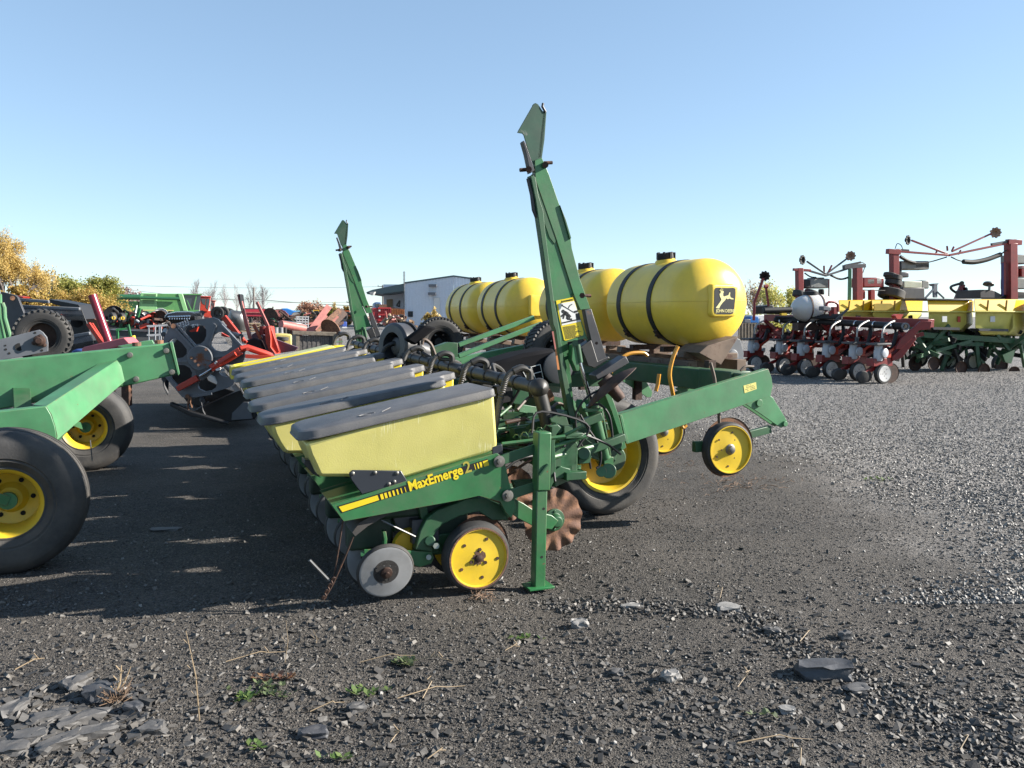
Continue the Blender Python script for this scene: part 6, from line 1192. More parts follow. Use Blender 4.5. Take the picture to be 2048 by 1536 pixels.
# ------------------------------------------------------------------ right side: red planter
RPm = mat('deep red planter paint', (.23, .013, .013), .42, var=.2, wear=(.05, .015, .012), wamt=.1, dirt=.12); RPb = mat('orange red planter arm', (.48, .04, .015), .4, var=.1)
Y0 = 19.5
anch = [(1064, 1110), (888, 1085), (700, 1065), (522, 1050), (372, 1040), (175, 1020)]
base = [RR(x, y, Y0 + .86 * i) for i, (x, y) in enumerate(anch)]
RP = thing('red_planter', 'dark red planter with white wheel discs and grey hoses, parked at right', 'planter', (base[0].x, base[0].y, 0), TH)
invR = ROOTM[RP].inverted()
def red_unit():
    S = .235 / .2
    def V(x, y, z): return Vector((x, y, z)) * S
    mb = LM(); mb.box(V(.02, .12, .43), V(.5, .2, .16)); mb.box(V(.16, .12, .62), V(.12, .18, .36)); mb.beam(V(.1, .12, .55), V(.55, .12, .95), .06, .16); u = mb.build('row_unit', RPm, RP, bevel=.008)
    mb = LM(); c = V(0, 0, .2); mb.lathe([(.155 * S, -.05), (.19 * S, -.05), (.205 * S, 0), (.19 * S, .06), (.155 * S, .06)], c, (0, 1, 0), 32, ring=True); mb.build('gauge_tyre', RUBD, u)
    mb = LM(); mb.lathe([(.162 * S, -.05), (.155 * S, -.06), (.05, -.045), (0, -.045)], c, (0, 1, 0), 32); mb.build('white_disc', mat('dusty white disc', (.58, .58, .57), .5, var=.1, dirt=.35), u)
    mb = LM(); boltring(mb, c - T * .045, (0, -1, 0), .05, 4, .01, .006); boltring(mb, c - T * .05, (0, -1, 0), .12, 3, .01, .006); mb.build('disc_bolt', RSTD, u)
    mb = LM(); mb.lathe([(.19 * S, 0), (.19 * S, .005), (0, .01)], V(.13, .1, .18), (.05, 1, 0), 30); mb.lathe([(.2 * S, 0), (.2 * S, .005), (0, .01)], V(.33, .1, .2), (.05, 1, 0), 30); mb.build('opener_disc', RSTD, u, split=True)
    for k in (0, 1): mb = LM(); c2 = V(-.52 + k * .2, .02 + k * .12, .15); mb.lathe([(.05, -.08), (.13, -.07), (.155, 0), (.13, .07), (.05, .08)], c2, (.25, 1, .1), 26); mb.build('press_wheel', RUBD, u)
    mb = LM(); mb.beam(V(-.45, .1, .2), V(.0, .1, .35), .06, .08); mb.build('press_arm', RPm, u)
    mb = LM(); mb.lathe([(.09, 0), (.105, .04), (.105, .24), (.09, .28), (.09, .36)], V(-.08, .06, .46), (0, 0, 1), 20); mb.lathe([(.11, 0), (.11, .04), (.06, .06), (0, .06)], V(-.02, -.03, .62), (.15, -1, 0), 22); mb.build('seed_meter', mat('shaded white meter plastic', (.50, .52, .56), .45, var=.06, dirt=.1), u)  # white darkened in the colour to stand for shade on the meters
    mb = LM(); mb.box(V(-.08, .06, .80), V(.38, .3, .045)); mb.cyl(V(.0, .05, .82), V(.0, .05, .92), .05, 14); mb.build('meter_cap', GREYD, u, bevel=.008)
    mb = LM(); mb.hose([V(.0, .05, .9), V(.0, .05, 1.03), V(.08, .08, 1.14), V(.25, .12, 1.22), V(.42, .16, 1.26)], .023, 8); mb.build('grey_hose', mat('pale grey hose', (.42, .41, .38), .4, var=.1), u)
    mb = LM(); mb.hose([V(.12, .05, .72), V(.28, .05, .75), V(.42, .1, 1.02), V(.5, .2, 1.12)], .045, 8); mb.build('black_hose', BLK, u)
    mb = LM(); mb.box(V(.1, -.03, .60), V(.11, .03, .15)); mb.beam(V(.08, -.03, .62), V(.42, .0, .8), .03, .055); mb.build('depth_arm', RPb, u, bevel=.006)
    return u
ru = red_unit(); 
for i in range(6):
    u = ru if i == 0 else copy_tree(ru, RP); p = invR @ Vector((base[i].x, base[i].y, 0)); u.location = (p.x, p.y, 0)
q0 = RR(1400, 720, Y0 + .2); qn = RR(255, 680, Y0 + 5.4)
mb = MB(); mb.beam(q0, qn, .22, .2); mb.build('toolbar', RPm, RP, bevel=.01)
mb = MB(); mb.ext([RR(*p, Y0) for p in ((1190, 830), (1330, 702), (1408, 705), (1395, 762), (1320, 768), (1250, 845), (1190, 900), (1150, 900))], (.02, .1, 0)); mb.ext([RR(*p, Y0 + .1) for p in ((1130, 950), (1230, 860), (1290, 800), (1300, 830), (1200, 960), (1130, 985))], (0, .2, 0)); mb.build('end_bracket', RPm, RP, bevel=.01)
mb = MB(); mb.tube([RR(1225, 742, Y0), RR(760, 715, Y0 + 2.2), RR(320, 695, Y0 + 4.4)], .085, 16); vp = mb.build('air_pipe', BLK, RP)
mb = MB(); mb.lathe([(.09, 0), (.09, .05), (.06, .05), (.06, 0)], RR(1225, 742, Y0 - .06), (0, 1, 0), 20, ring=True); mb.build('pipe_mouth', GREY, vp)
mb = MB()
for i in range(7): c = RR(1140 - i * 130, 735 - i * 5, Y0 + .3 + i * .62); mb.lathe([(.09, -.02), (.095, 0), (.09, .02)], c, RR(320, 695, Y0 + 4.4) - RR(1225, 742, Y0), 18)
mb.build('pipe_clamp', CHROME, vp)
mb = MB()
for i in range(5): a = RR(600 - i * 20, 665 + i * 4, Y0 + 3); mb.hose([RR(320, 690 - i * 4, Y0 + 4), a, RR(780, 660 + i * 6, Y0 + 2)], .03, 6)
mb.build('black_hoses', BLK, RP)
mb = MB()
for i in range(110): u_ = rnd.random(); c = RR(1200 - u_ * 1000, 860 - u_ * 60 + rnd.uniform(-60, 60), Y0 + .6 + u_ * 4.4); d = Vector((rnd.gauss(0, .2), rnd.gauss(0, .2), rnd.gauss(0, .12))); mb.beam(c - d, c + d, .06, .09)
mb.build('inner_linkage', RPm, RP); mb = MB()
for i in range(90): u_ = rnd.random(); c = RR(1240 - u_ * 1060, 900 - u_ * 60 + rnd.uniform(-90, 90), Y0 + .75 + u_ * 4.4); d = Vector((rnd.gauss(0, .16), rnd.gauss(0, .2), rnd.gauss(0, .16))); mb.beam(c - d, c + d, .07, .1)
mb.build('black_linkage', BLK, RP)
mb = MB(); bar(mb, RR, (735, 700), (820, 620), Y0 + 1.2, .05); mb.build('tilted_bar', STEELD, RP)
# red lever pole with black disc at left of it
def rosette(mb, c, r_, ax=(0, 1, 0), n=9):
    mb.lathe([(r_, -.015), (r_ * .98, .015), (r_ * .45, .03), (r_ * .4, .08), (0, .08)], c, ax, n * 4, None)
    ax = Vector(ax).normalized(); a = ax.cross(Vector((0, 0, 1))).normalized(); b = ax.cross(a)
    for j in range(n): th = 2 * math.pi * j / n; p = Vector(c) + (a * math.cos(th) + b * math.sin(th)) * r_ * .95; mb.cyl(p - ax * .02, p + ax * .02, r_ * .24, 8)
def marker(lb, seedY, parts, cols, discs, cat='marker arm'):
    pass
o = rt('marker_arm', 'lone leaning red marker arm with a black disc, just right of the nearest yellow tank', 'marker arm', RR, (160, 640), 20)
mb = MB(); bar(mb, RR, (165, 700), (170, 560), 20, .055); bar(mb, RR, (170, 570), (232, 405), 20, .06); mb.build('pole', RPm, o, bevel=.005)
mb = MB(); rosette(mb, RR(242, 390, 19.95), .11, (.3, 1, .5)); mb.build('marker_disc', BLK, o)
ANCH[1] = math.tan(R(14))
# tall folded planter towers
def towerset(name, lb, Y, columns, arms, discs_tan, discs_blk, boxes, tyres_):
    o = rt(name, lb, 'planter', RR, columns[0][0], Y)
    for (a, b, w_) in columns: mb = MB(); A = RR(*a, Y); B = RR(*b, Y); mb.beam(A, B, w_, w_); mb.build('column', RPm, o, bevel=.01)
    for (a, b, w_, m_) in arms: mb = MB(); bar(mb, RR, a, b, Y - .05, w_); mb.build('folding_arm', m_, o, bevel=.006)
    for c, r_ in discs_tan: mb = MB(); rosette(mb, RR(*c, Y - .1), r_, (.2, 1, 0)); mb.build('marker_disc', mat('tan rusty disc', (.36, .22, .15), .6, var=.3), o)
    for c, r_ in discs_blk: mb = MB(); rosette(mb, RR(*c, Y - .1), r_, (-.8, 1, 0)); mb.build('marker_disc', RUBD, o)
    for (x0, y0, x1, y1, dep, m_) in boxes: mb = MB(); slab(mb, RR, ((x0, y0), (x1, y0), (x1, y1), (x0, y1)), Y + .05, dep); mb.build('folded_unit', m_, o, bevel=.03)
    for (x, y, rx, ry) in tyres_:
        mb = MB(); k = .28711 * Y / FPX; tyre(mb, RR(x, y, Y), (.25, .1, 1), rx * k, rx * k * .5, ry * 2 * k, 30, 0); mb.build('tyre', RUBD, o)
    return o
GB = mat('grey unit box', (.23, .235, .22), .5, var=.2, dirt=.2)
tA_ = towerset('folded_planter', 'red folded planter towers with V-shaped marker arms, left of the taller set', 24, [((485, 640), (482, 335), 0.177), ((890, 640), (888, 320), 0.208), ((985, 620), (985, 485), 0.146)],
    [((440, 345), (560, 352), 0.073, RPm), ((555, 355), (668, 388), 0.057, GREYD), ((535, 288), (668, 378), 0.047, GREYD), ((668, 378), (820, 265), 0.047, GREYD), ((668, 388), (830, 335), 0.057, GREYD), ((790, 328), (940, 318), 0.114, STEELD), ((800, 318), (910, 295), 0.062, BLK), ((655, 372), (655, 318), 0.045, RPm), ((680, 372), (710, 315), 0.045, RPm), ((690, 410), (688, 540), 0.031, RPm), ((830, 640), (835, 340), 0.083, GREENL), ((960, 560), (1090, 555), 0.031, BLK), ((930, 488), (1080, 492), 0.026, BLK)],
    [((840, 250), .125)], [((505, 278), .12)],
    [(560, 408, 690, 475, .5, GB), (515, 415, 560, 475, .4, BLK), (930, 400, 1075, 468, .6, RPm), (955, 408, 1010, 450, .05, GB), (1020, 400, 1060, 450, .05, WHT), (590, 400, 660, 412, .4, GREYD), (640, 480, 660, 520, .2, BLK), (920, 485, 945, 550, .2, RPm)], [(480, 515, 45, 22), (560, 510, 45, 22)])
mb = MB(); mb.hose([RR(*p, 24) for p in ((520, 370), (560, 395), (600, 400))], .02, 6); mb.hose([RR(*p, 24) for p in ((700, 385), (770, 412), (840, 395))], .03, 6); mb.hose([RR(*p, 24) for p in ((905, 290), (940, 310), (925, 370))], .012, 6); mb.build('hose', RUBD, tA_, split=True)
tB_ = towerset('folded_planter', 'tallest red folded planter towers with widest marker arms, at the right edge', 25, [((1145, 640), (1142, 215), 0.208), ((1958, 640), (1955, 165), 0.270), ((1905, 520), (1905, 295), 0.104)],
    [((1095, 218), (1180, 225), 0.146, RPm), ((1165, 218), (1520, 245), 0.062, RPm), ((1160, 208), (1245, 212), 0.062, BLK), ((1265, 142), (1515, 238), 0.052, RPm), ((1545, 220), (1820, 95), 0.052, RPm), ((1525, 246), (2000, 148), 0.068, RPm), ((1820, 170), (1990, 140), 0.073, STEELD), ((1930, 152), (2022, 158), 0.156, RPm), ((1515, 215), (1512, 180), 0.045, RPm), ((1545, 215), (1560, 185), 0.045, RPm), ((1430, 245), (1445, 205), 0.045, RPm), ((1590, 240), (1608, 210), 0.045, RPm), ((1990, 335), (2060, 335), 0.031, BLK), ((1990, 400), (2060, 400), 0.031, BLK)],
    [((1850, 88), .145)], [((1240, 140), .125)],
    [(1190, 285, 1390, 345, .5, GB), (1290, 300, 1390, 340, .05, GREYD), (1180, 290, 1200, 400, .4, BLK), (1210, 425, 1340, 475, .5, mat('pale unit housing', (.5, .52, .4), .5)), (1335, 420, 1388, 478, .5, GB), (1200, 468, 1358, 552, .9, GREYD), (1185, 362, 1248, 400, .4, STEELD), (1990, 240, 2100, 305, .6, GB), (1990, 405, 2100, 480, .6, GB), (2030, 320, 2100, 400, .5, RPm), (1985, 300, 2010, 420, .4, RPm), (1985, 500, 2100, 540, .5, BLK), (1885, 520, 2060, 548, .8, BLK)],
    [(1140, 402, 58, 18), (1140, 438, 58, 18), (1115, 385, 45, 14), (1125, 515, 90, 32)])
mb = MB(); mb.hose([RR(*p, 25) for p in ((1185, 255), (1240, 290), (1320, 300), (1400, 290), (1510, 258))], .02, 6); mb.hose([RR(*p, 25) for p in ((1185, 255), (1240, 285), (1290, 300))], .05, 6); mb.hose([RR(*p, 25) for p in ((1540, 258), (1590, 280), (1630, 290))], .02, 6); mb.hose([RR(*p, 25) for p in ((1625, 290), (1700, 293), (1790, 275), (1885, 240))], .075, 8); mb.hose([RR(*p, 25) for p in ((1885, 240), (1925, 210))], .02, 6); mb.hose([RR(*p, 25) for p in ((1150, 200), (1165, 165), (1190, 175), (1205, 205))], .012, 6); mb.build('hose', RUBD, tB_, split=True)
mb = MB(); bar(mb, RR, (1898, 300), (1898, 530), 24.7, .05); mb.build('blue_strip', mat('dark blue strip', (.02, .03, .16), .4), tB_)
# white round tank
o = rt('white_tank', 'round white plastic tank with two thin straps, between the red planter and the yellow hoppers', 'tank', RR, (590, 650), 22.5)
c = RR(585, 615, 22.6); mb = MB(); k = .28711 * 22.5 / FPX; pr = [(100 * k * math.sin(a) ** .7 if 0 < i < 16 else 0, -165 * k * math.cos(a)) for i, a in enumerate([i * math.pi / 16 for i in range(17)])]
mb.lathe(pr, c, (.95, .25, 0), 40); mb.build('tank_shell', mat('milky white plastic', (.68, .66, .63), .35, var=.03, sss=.2), o, ang=80)
mb = MB()
for u_ in (-70, 20): rr_ = 100 * k * math.sin(math.acos(u_ / 165)) ** .7; mb.lathe([(rr_ + .005, u_ * k - .02), (rr_ + .012, u_ * k - .02), (rr_ + .012, u_ * k + .02), (rr_ + .005, u_ * k + .02)], c, (.95, .25, 0), 40, ring=True)
mb.build('tank_strap', RSTD, o, split=True)
mb = MB(); mb.lathe([(.2, 0), (.2, .1), (0, .12)], c + Vector((-.1, 0, 100 * k - .04)), (0, 0, 1), 20); mb.build('tank_lid', BLK, o); mb = MB(); mb.box(c - Vector((0, 0, .5)), (1, .5, .2)); mb.build('tank_cradle', RSTD, o)
# small valve block, black folded seat, yellow hopper planter
Yy = 23.5
YP = rt('yellow_hopper_planter', 'planter with large bright yellow hoppers on a green frame, behind the red planter at right', 'planter', RR, (1500, 950), Yy)
YH = mat('hopper golden yellow', (.84, .52, .01), .35, var=.04, sss=.05); YHp = mat('hopper pale side', (.66, .60, .14), .45, var=.08, sss=.05)
def yh(x0, x1, x2, y0, y1, y2, Y, dark=False, taper=True, ribs=True):
    # upper flared lid part, lower body, right flank going back
    mb = MB(); A = [RR(x0, y0, Y), RR(x1 + 18, y0, Y), RR(x1, y1, Y - .12), RR(x0 + 6, y1, Y - .12)]; B = [RR(x0 + 10, y0, Y + .95), RR(x2, y0 + 4, Y + .95), RR(x2 - 4, y1 + 2, Y + .95), RR(x0 + 10, y1, Y + .95)]
    mb.prism(A, B); o_ = mb.build('hopper_lid', YH, YP, bevel=.02)
    if ribs:
        mb = MB()
        for u_ in (.33, .8): x = x0 + (x1 - x0) * u_; bar(mb, RR, (x + 8, y0 + 6), (x, y1 - 3), Y - .1, .035)
        mb.build('lid_groove', mat('groove brown', (.35, .2, .01), .5), o_, split=True)
    mb = MB(); bz = 45 if taper else 0; A = [RR(x0 + 8, y1 + 6, Y), RR(x1 - 4, y1 + 6, Y), RR(x1 - 4, y2 - 50, Y), RR(x1 - bz, y2, Y + .2), RR(x0 + 8 + bz, y2, Y + .2), RR(x0 + 8, y2 - 50, Y)]; B = [RR(x0 + 12, y1 + 6, Y + .9), RR(x2 - 8, y1 + 6, Y + .9), RR(x2 - 8, y2 - 45, Y + .9), RR(x2 - 70, y2 + 10, Y + .8), RR(x0 + 50, y2 + 10, Y + .8), RR(x0 + 12, y2 - 50, Y + .9)]
    mb.prism(A, B); mb.build('hopper', YHp if not dark else YHp, YP, bevel=.03)
    mb = MB(); slab(mb, RR, ((x0, y1 - 2), (x2 - 2, y1 - 1), (x2 - 2, y1 + 8), (x0, y1 + 7)), Y - .14, 1.0); mb.build('hopper_ledge', YHp, YP, bevel=.01)
    return o_
yh(755, 965, 1110, 558, 632, 700, Yy + 1.2); yh(985, 1180, 1345, 556, 634, 712, Yy + .9); yh(1375, 1650, 1700, 560, 636, 770, Yy, ribs=False); yh(1700, 1975, 2090, 552, 636, 800, Yy - .3); yh(2100, 2350, 2500, 552, 640, 800, Yy - .5)
mb = MB(); slab(mb, RR, ((1370, 546), (1690, 550), (1690, 562), (1370, 558)), Yy - .1, 1.1); mb.build('grey_lid', STEELD, YP, bevel=.01)
mb = MB(); slab(mb, RR, ((1005, 588), (1020, 582), (1120, 582), (1138, 592), (1138, 630), (1005, 630)), Yy + .72, .03); mb.build('lid_patch', mat('ochre patch', (.42, .29, .02), .5), YP)
mb = MB()
for x0 in (1480, 1815): slab(mb, RR, ((x0, 670), (x0 + 32, 670), (x0 + 32, 710), (x0, 710)), Yy - .32, .02)
mb.build('hopper_sticker', WHT, YP, split=True); mb = MB(); slab(mb, RR, ((1588, 672), (1606, 672), (1606, 712), (1588, 712)), Yy - .02, .02); mb.build('red_sticker', REDB, YP); mb = MB(); slab(mb, RR, ((878, 665), (910, 665), (910, 685), (878, 685)), Yy + 1.15, .02); mb.build('hopper_emblem', DECK, YP)
mb = MB()
for x0, x1, y in ((1410, 1600, 745), (1730, 1940, 755)): slab(mb, RR, ((x0, y), (x1, y + 4), (x1, y + 22), (x0 + 10, y + 18)), Yy - .35, .3)
mb.build('grey_ledge', STEELD, YP, split=True)
mb = MB(); bar(mb, RR, (1340, 800), (2100, 850), Yy, .16); bar(mb, RR, (1250, 830), (2100, 885), Yy + .4, .16); bar(mb, RR, (1300, 770), (2100, 790), Yy + .9, .2); mb.build('green_frame', GREEND, YP, bevel=.01, split=True)
mb = MB()
for i in range(70): c = RR(rnd.uniform(1280, 2080), rnd.uniform(790, 960), Yy + rnd.uniform(-.1, 1)); d = Vector((rnd.gauss(0, .2), rnd.gauss(0, .25), rnd.gauss(0, .18))); mb.beam(c - d, c + d, .07, .1)
slab(mb, RR, ((1900, 940), (1990, 900), (1960, 1000), (1920, 990)), Yy - .2, .1); mb.build('green_linkage', GREEND, YP)
mb = MB()
for i in range(34): c = RR(rnd.uniform(1250, 2080), rnd.uniform(760, 960), Yy + rnd.uniform(0, .8)); d = Vector((rnd.gauss(0, .2), rnd.gauss(0, .15), rnd.gauss(0, .22))); mb.beam(c - d, c + d, .06, .12)
mb.build('black_linkage', BLK, YP)
for i, (x, y) in enumerate(((1420, 1000), (1610, 1030), (1770, 1045), (1980, 1065), (1290, 1000), (1500, 985), (1890, 1015))):
    mb = MB(); k2 = .19 if i < 4 else .22; mb.lathe([(k2, -.02), (k2, .02), (.06, .05), (0, .05)], RR(x, y, Yy - .2 + (i > 3) * 1.0), (-.25, 1, 0), 26); mb.build('opener_disc', RSTD, YP)
for x, y in ((1320, 960), (1530, 975), (1690, 985), (1880, 1000)):
    mb = MB(); c = RR(x, y, Yy + 1.2); mb.lathe([(.2, -.06), (.27, -.06), (.28, .06), (.2, .06)], c, (-.3, 1, 0), 30, ring=True); gw = mb.build('gauge_tyre', RUBD, YP); mb = MB(); mb.lathe([(.21, 0), (.17, .02), (.04, .05), (0, .05)], c - Vector((0, .04, 0)), (-.3, 1, 0), 28); mb.build('wheel_disc', mat('cream wheel disc', (.55, .52, .4), .5, dirt=.2), gw)
mb = MB(); slab(mb, RR, ((1420, 455), (1445, 455), (1445, 540), (1425, 540)), Yy + 6, .1); bar(mb, RR, (1420, 480), (1360, 545), Yy + 6, .06); bar(mb, RR, (1442, 500), (1490, 545), Yy + 6, .05); slab(mb, RR, ((1415, 445), (1455, 440), (1440, 460)), Yy + 6, .3)
o = rt('tripod_post', 'thin braced post with a small cap, seen above the middle yellow hopper', 'post', RR, (1430, 560), Yy + 6); mb.build('post_frame', GREY, o)
o = rt('curved_arm', 'dark red folded arm with a curved spoke, above the yellow hoppers at right', 'machine arm', RR, (1600, 560), Yy + 3)
mb = MB(); bar(mb, RR, (1570, 560), (1615, 450), Yy + 3, .1); bar(mb, RR, (1610, 560), (1630, 450), Yy + 3.1, .06); mb.build('arm', RPm, o); mb = MB(); mb.hose([RR(*p, Yy + 3) for p in ((1580, 510), (1545, 485), (1540, 465), (1570, 452), (1615, 440))], .04, 8); mb.cyl(RR(1615, 440, Yy + 2.9), RR(1615, 440, Yy + 3.2), .07, 14); mb.lathe([(.1, 0), (.1, .05), (0, .1)], RR(1635, 490, Yy + 3), (1, 0, 0), 14); mb.build('spoke', STEELD, o)
o = rt('black_bin', 'black box bin with a small round dish above it, left of the tallest tower', 'bin', RR, (1800, 560), Yy + 2)
mb = MB(); slab(mb, RR, ((1742, 490), (1745, 485), (1830, 486), (1905, 525), (1885, 545), (1742, 545)), Yy + 2, 1); mb.build('box', mat('sooty bin', (.04, .035, .04), .5), o, bevel=.02); mb = MB(); bar(mb, RR, (1805, 490), (1808, 455), Yy + 2, .05); mb.lathe([(.16, 0), (.14, .05), (0, .08)], RR(1800, 450, Yy + 2), (.3, .3, 1), 20); mb.build('dish', GREY, o)
o = rt('valve_box', 'grey control box on a bent tube in front of the white tank', 'control box', RR, (680, 640), 21.5)
mb = MB(); slab(mb, RR, ((648, 600), (705, 602), (705, 632), (648, 630)), 21.5, .2); mb.build('box', GREY, o, bevel=.02); mb = MB(); mb.hose([RR(*p, 21.6) for p in ((672, 640), (672, 590), (690, 572), (730, 575), (750, 590), (752, 640))], .035, 8); bar(mb, RR, (690, 635), (700, 665), 21.6, .05); slab(mb, RR, ((725, 605), (752, 605), (752, 660), (725, 660)), 21.8, .2); mb.build('tube', RPm, o)
# left of red planter: board fence, blue-grey boxes, black folded piece
o = rt('board_fence', 'dark weathered board fence behind the nearest yellow tank, at the far right yard', 'fence', RR, (180, 820), 30)
mb = MB()
for i in range(22): x = 60 + i * 11; slab(mb, RR, ((x, 718 + (i % 3) * 2), (x + 10, 718), (x + 10, 840), (x, 840)), 30 + (i % 2) * .02, .04)
mb.build('boards', WOOD, o)
o = rt('parts_boxes', 'white and blue crates standing on the board fence line left of the red planter', 'crates', RR, (190, 700), 31)
for (a, b, c2, d2, m_) in ((140, 672, 200, 716, BLUE), (150, 662, 250, 690, WHT), (205, 685, 250, 718, WHT), (100, 690, 145, 718, GREY)): mb = MB(); slab(mb, RR, ((a, b), (c2, b), (c2, d2), (a, d2)), 31 + (m_ is WHT) * .5, .8); mb.build('box', m_, o, bevel=.02)
o = rt('black_folded_unit', 'black folded mechanism in front of the autumn trees right of the tanks', 'machine', RR, (300, 660), 22)
mb = MB(); slab(mb, RR, ((235, 600), (300, 590), (305, 605), (425, 610), (425, 655), (250, 655)), 22, .6); mb.cyl(RR(230, 630, 21.9), RR(425, 625, 21.9), .08, 14); mb.build('body', BLK, o, bevel=.02)
mb = MB(); bar(mb, RR, (250, 465), (268, 600), 22, .05); mb.cyl(RR(240, 465, 22), RR(262, 462, 22), .05, 8); mb.build('thin_pole', RPm, o); mb = MB(); slab(mb, RR, ((360, 650), (395, 648), (395, 664), (360, 664)), 21.8, .1); mb.build('yellow_tag', YEL, o)
o = rt('red_clamp', 'small red clamp standing on the toolbar end at right', 'clamp', RR, (1180, 690), Y0 + .1)
mb = MB(); slab(mb, RR, ((1150, 665), (1175, 655), (1210, 658), (1200, 672), (1190, 690), (1165, 690)), Y0 + .1, .15); mb.build('jaw', REDB, o); mb = MB(); slab(mb, RR, ((470, 645), (490, 640), (492, 658), (470, 660)), Y0 + 3.4, .1); mb.build('second_jaw', REDB, o)

ANCH[1] = 0
# ------------------------------------------------------------------ trees and plants
def leafmat(name, c1, c2):
    m = bpy.data.materials.new(name); m.use_nodes = True; nt = m.node_tree; L = nt.links.new; b = nt.nodes['Principled BSDF']
    g = N(nt, 'ShaderNodeNewGeometry'); mx = N(nt, 'ShaderNodeMix', data_type='RGBA'); L(g.outputs['Random Per Island'], mx.inputs[0]); mx.inputs[6].default_value = (*c1, 1); mx.inputs[7].default_value = (*c2, 1)
    L(mx.outputs[2], b.inputs['Base Color']); b.inputs['Roughness'].default_value = .6; b.inputs['Transmission Weight'].default_value = 0
    tr = N(nt, 'ShaderNodeBsdfTranslucent'); L(mx.outputs[2], tr.inputs[0]); ms = N(nt, 'ShaderNodeMixShader'); ms.inputs[0].default_value = .35
    L(b.outputs[0], ms.inputs[1]); L(tr.outputs[0], ms.inputs[2]); L(ms.outputs[0], nt.nodes['Material Output'].inputs[0]); return m
BARK = mat('grey bark', (.13, .11, .10), .85, var=.3); BARKP = mat('pale twig bark', (.26, .22, .22), .8, var=.2)
def branches(mb, p, d, L_, r_, lvl, rs, tips, spread=.5, up=.15, n=3):
    q = p + d * L_; mid = p + d * L_ * .5 + Vector((rs.gauss(0, .05), rs.gauss(0, .05), 0)) * L_
    mb.tube([p, mid, q], [r_, r_ * .82, r_ * .6], 6 if lvl > 2 else 4, cap=False)
    if lvl == 0: tips.append((q, d, L_)); return
    for i in range(n + (rs.random() < .4)):
        nd = (d + Vector((rs.gauss(0, spread), rs.gauss(0, spread), rs.gauss(0, spread * .6) + up))).normalized()
        st = p.lerp(q, rs.uniform(.45, 1)) if i else q
        branches(mb, st, nd, L_ * rs.uniform(.55, .8), r_ * .55, lvl - 1, rs, tips, spread, up, n)
def leafmesh(name, mt, parent_inv, cents, n, size, spread, seed, flat=.0):
    rs = np.random.RandomState(seed); C = np.array([tuple(c) for c in cents]); idx = rs.randint(0, len(C), n)
    P = C[idx] + rs.normal(0, 1, (n, 3)) * spread
    u = rs.normal(0, 1, (n, 3)); u /= np.linalg.norm(u, axis=1)[:, None]; v = np.cross(u, rs.normal(0, 1, (n, 3))); v /= np.linalg.norm(v, axis=1)[:, None]
    s_ = size * rs.uniform(.5, 1.3, (n, 1)); V = np.stack([P - u * s_, P - v * s_ * .6, P + u * s_, P + v * s_ * .6], 1).reshape(-1, 3)
    V = V + np.array(tuple(parent_inv.translation)) ; F = np.arange(n * 4).reshape(-1, 4)
    me = bpy.data.meshes.new(name); me.vertices.add(n * 4); me.vertices.foreach_set('co', V.reshape(-1)); me.loops.add(n * 4); me.loops.foreach_set('vertex_index', F.reshape(-1).astype(np.int32)); me.polygons.add(n); me.polygons.foreach_set('loop_start', np.arange(0, n * 4, 4).astype(np.int32)); me.update(calc_edges=True); me.materials.append(mt)
    o = bpy.data.objects.new(name, me); col.objects.link(o); return o
def tree(label, px_, ytop, Y, width_px, mt, seed, n=9000, leaf=.12, lvl=4, bare=False, trunk=.25, kind='tree', cat='tree', spread=.5, dens=1.0, gr=None, clumps=.55, low=.25):
    rs = random.Random(seed); top = W_(px_, ytop, Y); H = top.z; o = thing(kind, label, cat, (top.x, Y, 0), 0, gr)
    W = width_px * Y / FPX / 2; mb = MB(); tips = []
    th = H * low; base = Vector((top.x, Y, 0))
    mb.tube([base, base + Vector((rs.gauss(0, .1), 0, th * .5)), base + Vector((rs.gauss(0, .2), 0, th))], [trunk, trunk * .85, trunk * .7], 8)
    for i in range(4 if not bare else 3):
        a = rs.uniform(0, 6.28); k = W / max(H, .1); d = Vector((math.cos(a) * k * 1.1, math.sin(a) * k * .8, 1)).normalized()
        branches(mb, base + Vector((0, 0, th * rs.uniform(.6, 1))), d, (H - th) * .36, trunk * .55, lvl - 1, rs, tips, spread, .18)
    if bare: branches(mb, base + Vector((0, 0, th)), Vector((0, 0, 1)), (H - th) * .4, trunk * .6, lvl, rs, tips, spread * .6, .3)
    # fit tips inside the wanted height and width
    mz = max(p.z for p, _, _ in tips); f = H / mz; mxw = max(abs(p.x - top.x) for p, _, _ in tips); g = W / max(mxw, .01)
    for v in mb.v: v.z *= f; v.x = top.x + (v.x - top.x) * (1 + (g - 1) * min(1, max(0, (v.z - th * .5) / max(th, .1)))); 
    mb.build('trunk', BARKP if bare else BARK, o)
    if mt is not None:
        cents = [Vector((top.x + (p.x - top.x) * g, p.y, p.z * f * .97)) for p, _, _ in tips]
        c = leafmesh('crown', mt, Matrix.Translation((-top.x, -Y, 0)), cents, n, leaf, (W * .10 * clumps * 2, W * .1 * clumps * 2, H * .05 * clumps * 2), seed); c.parent = o
    return o
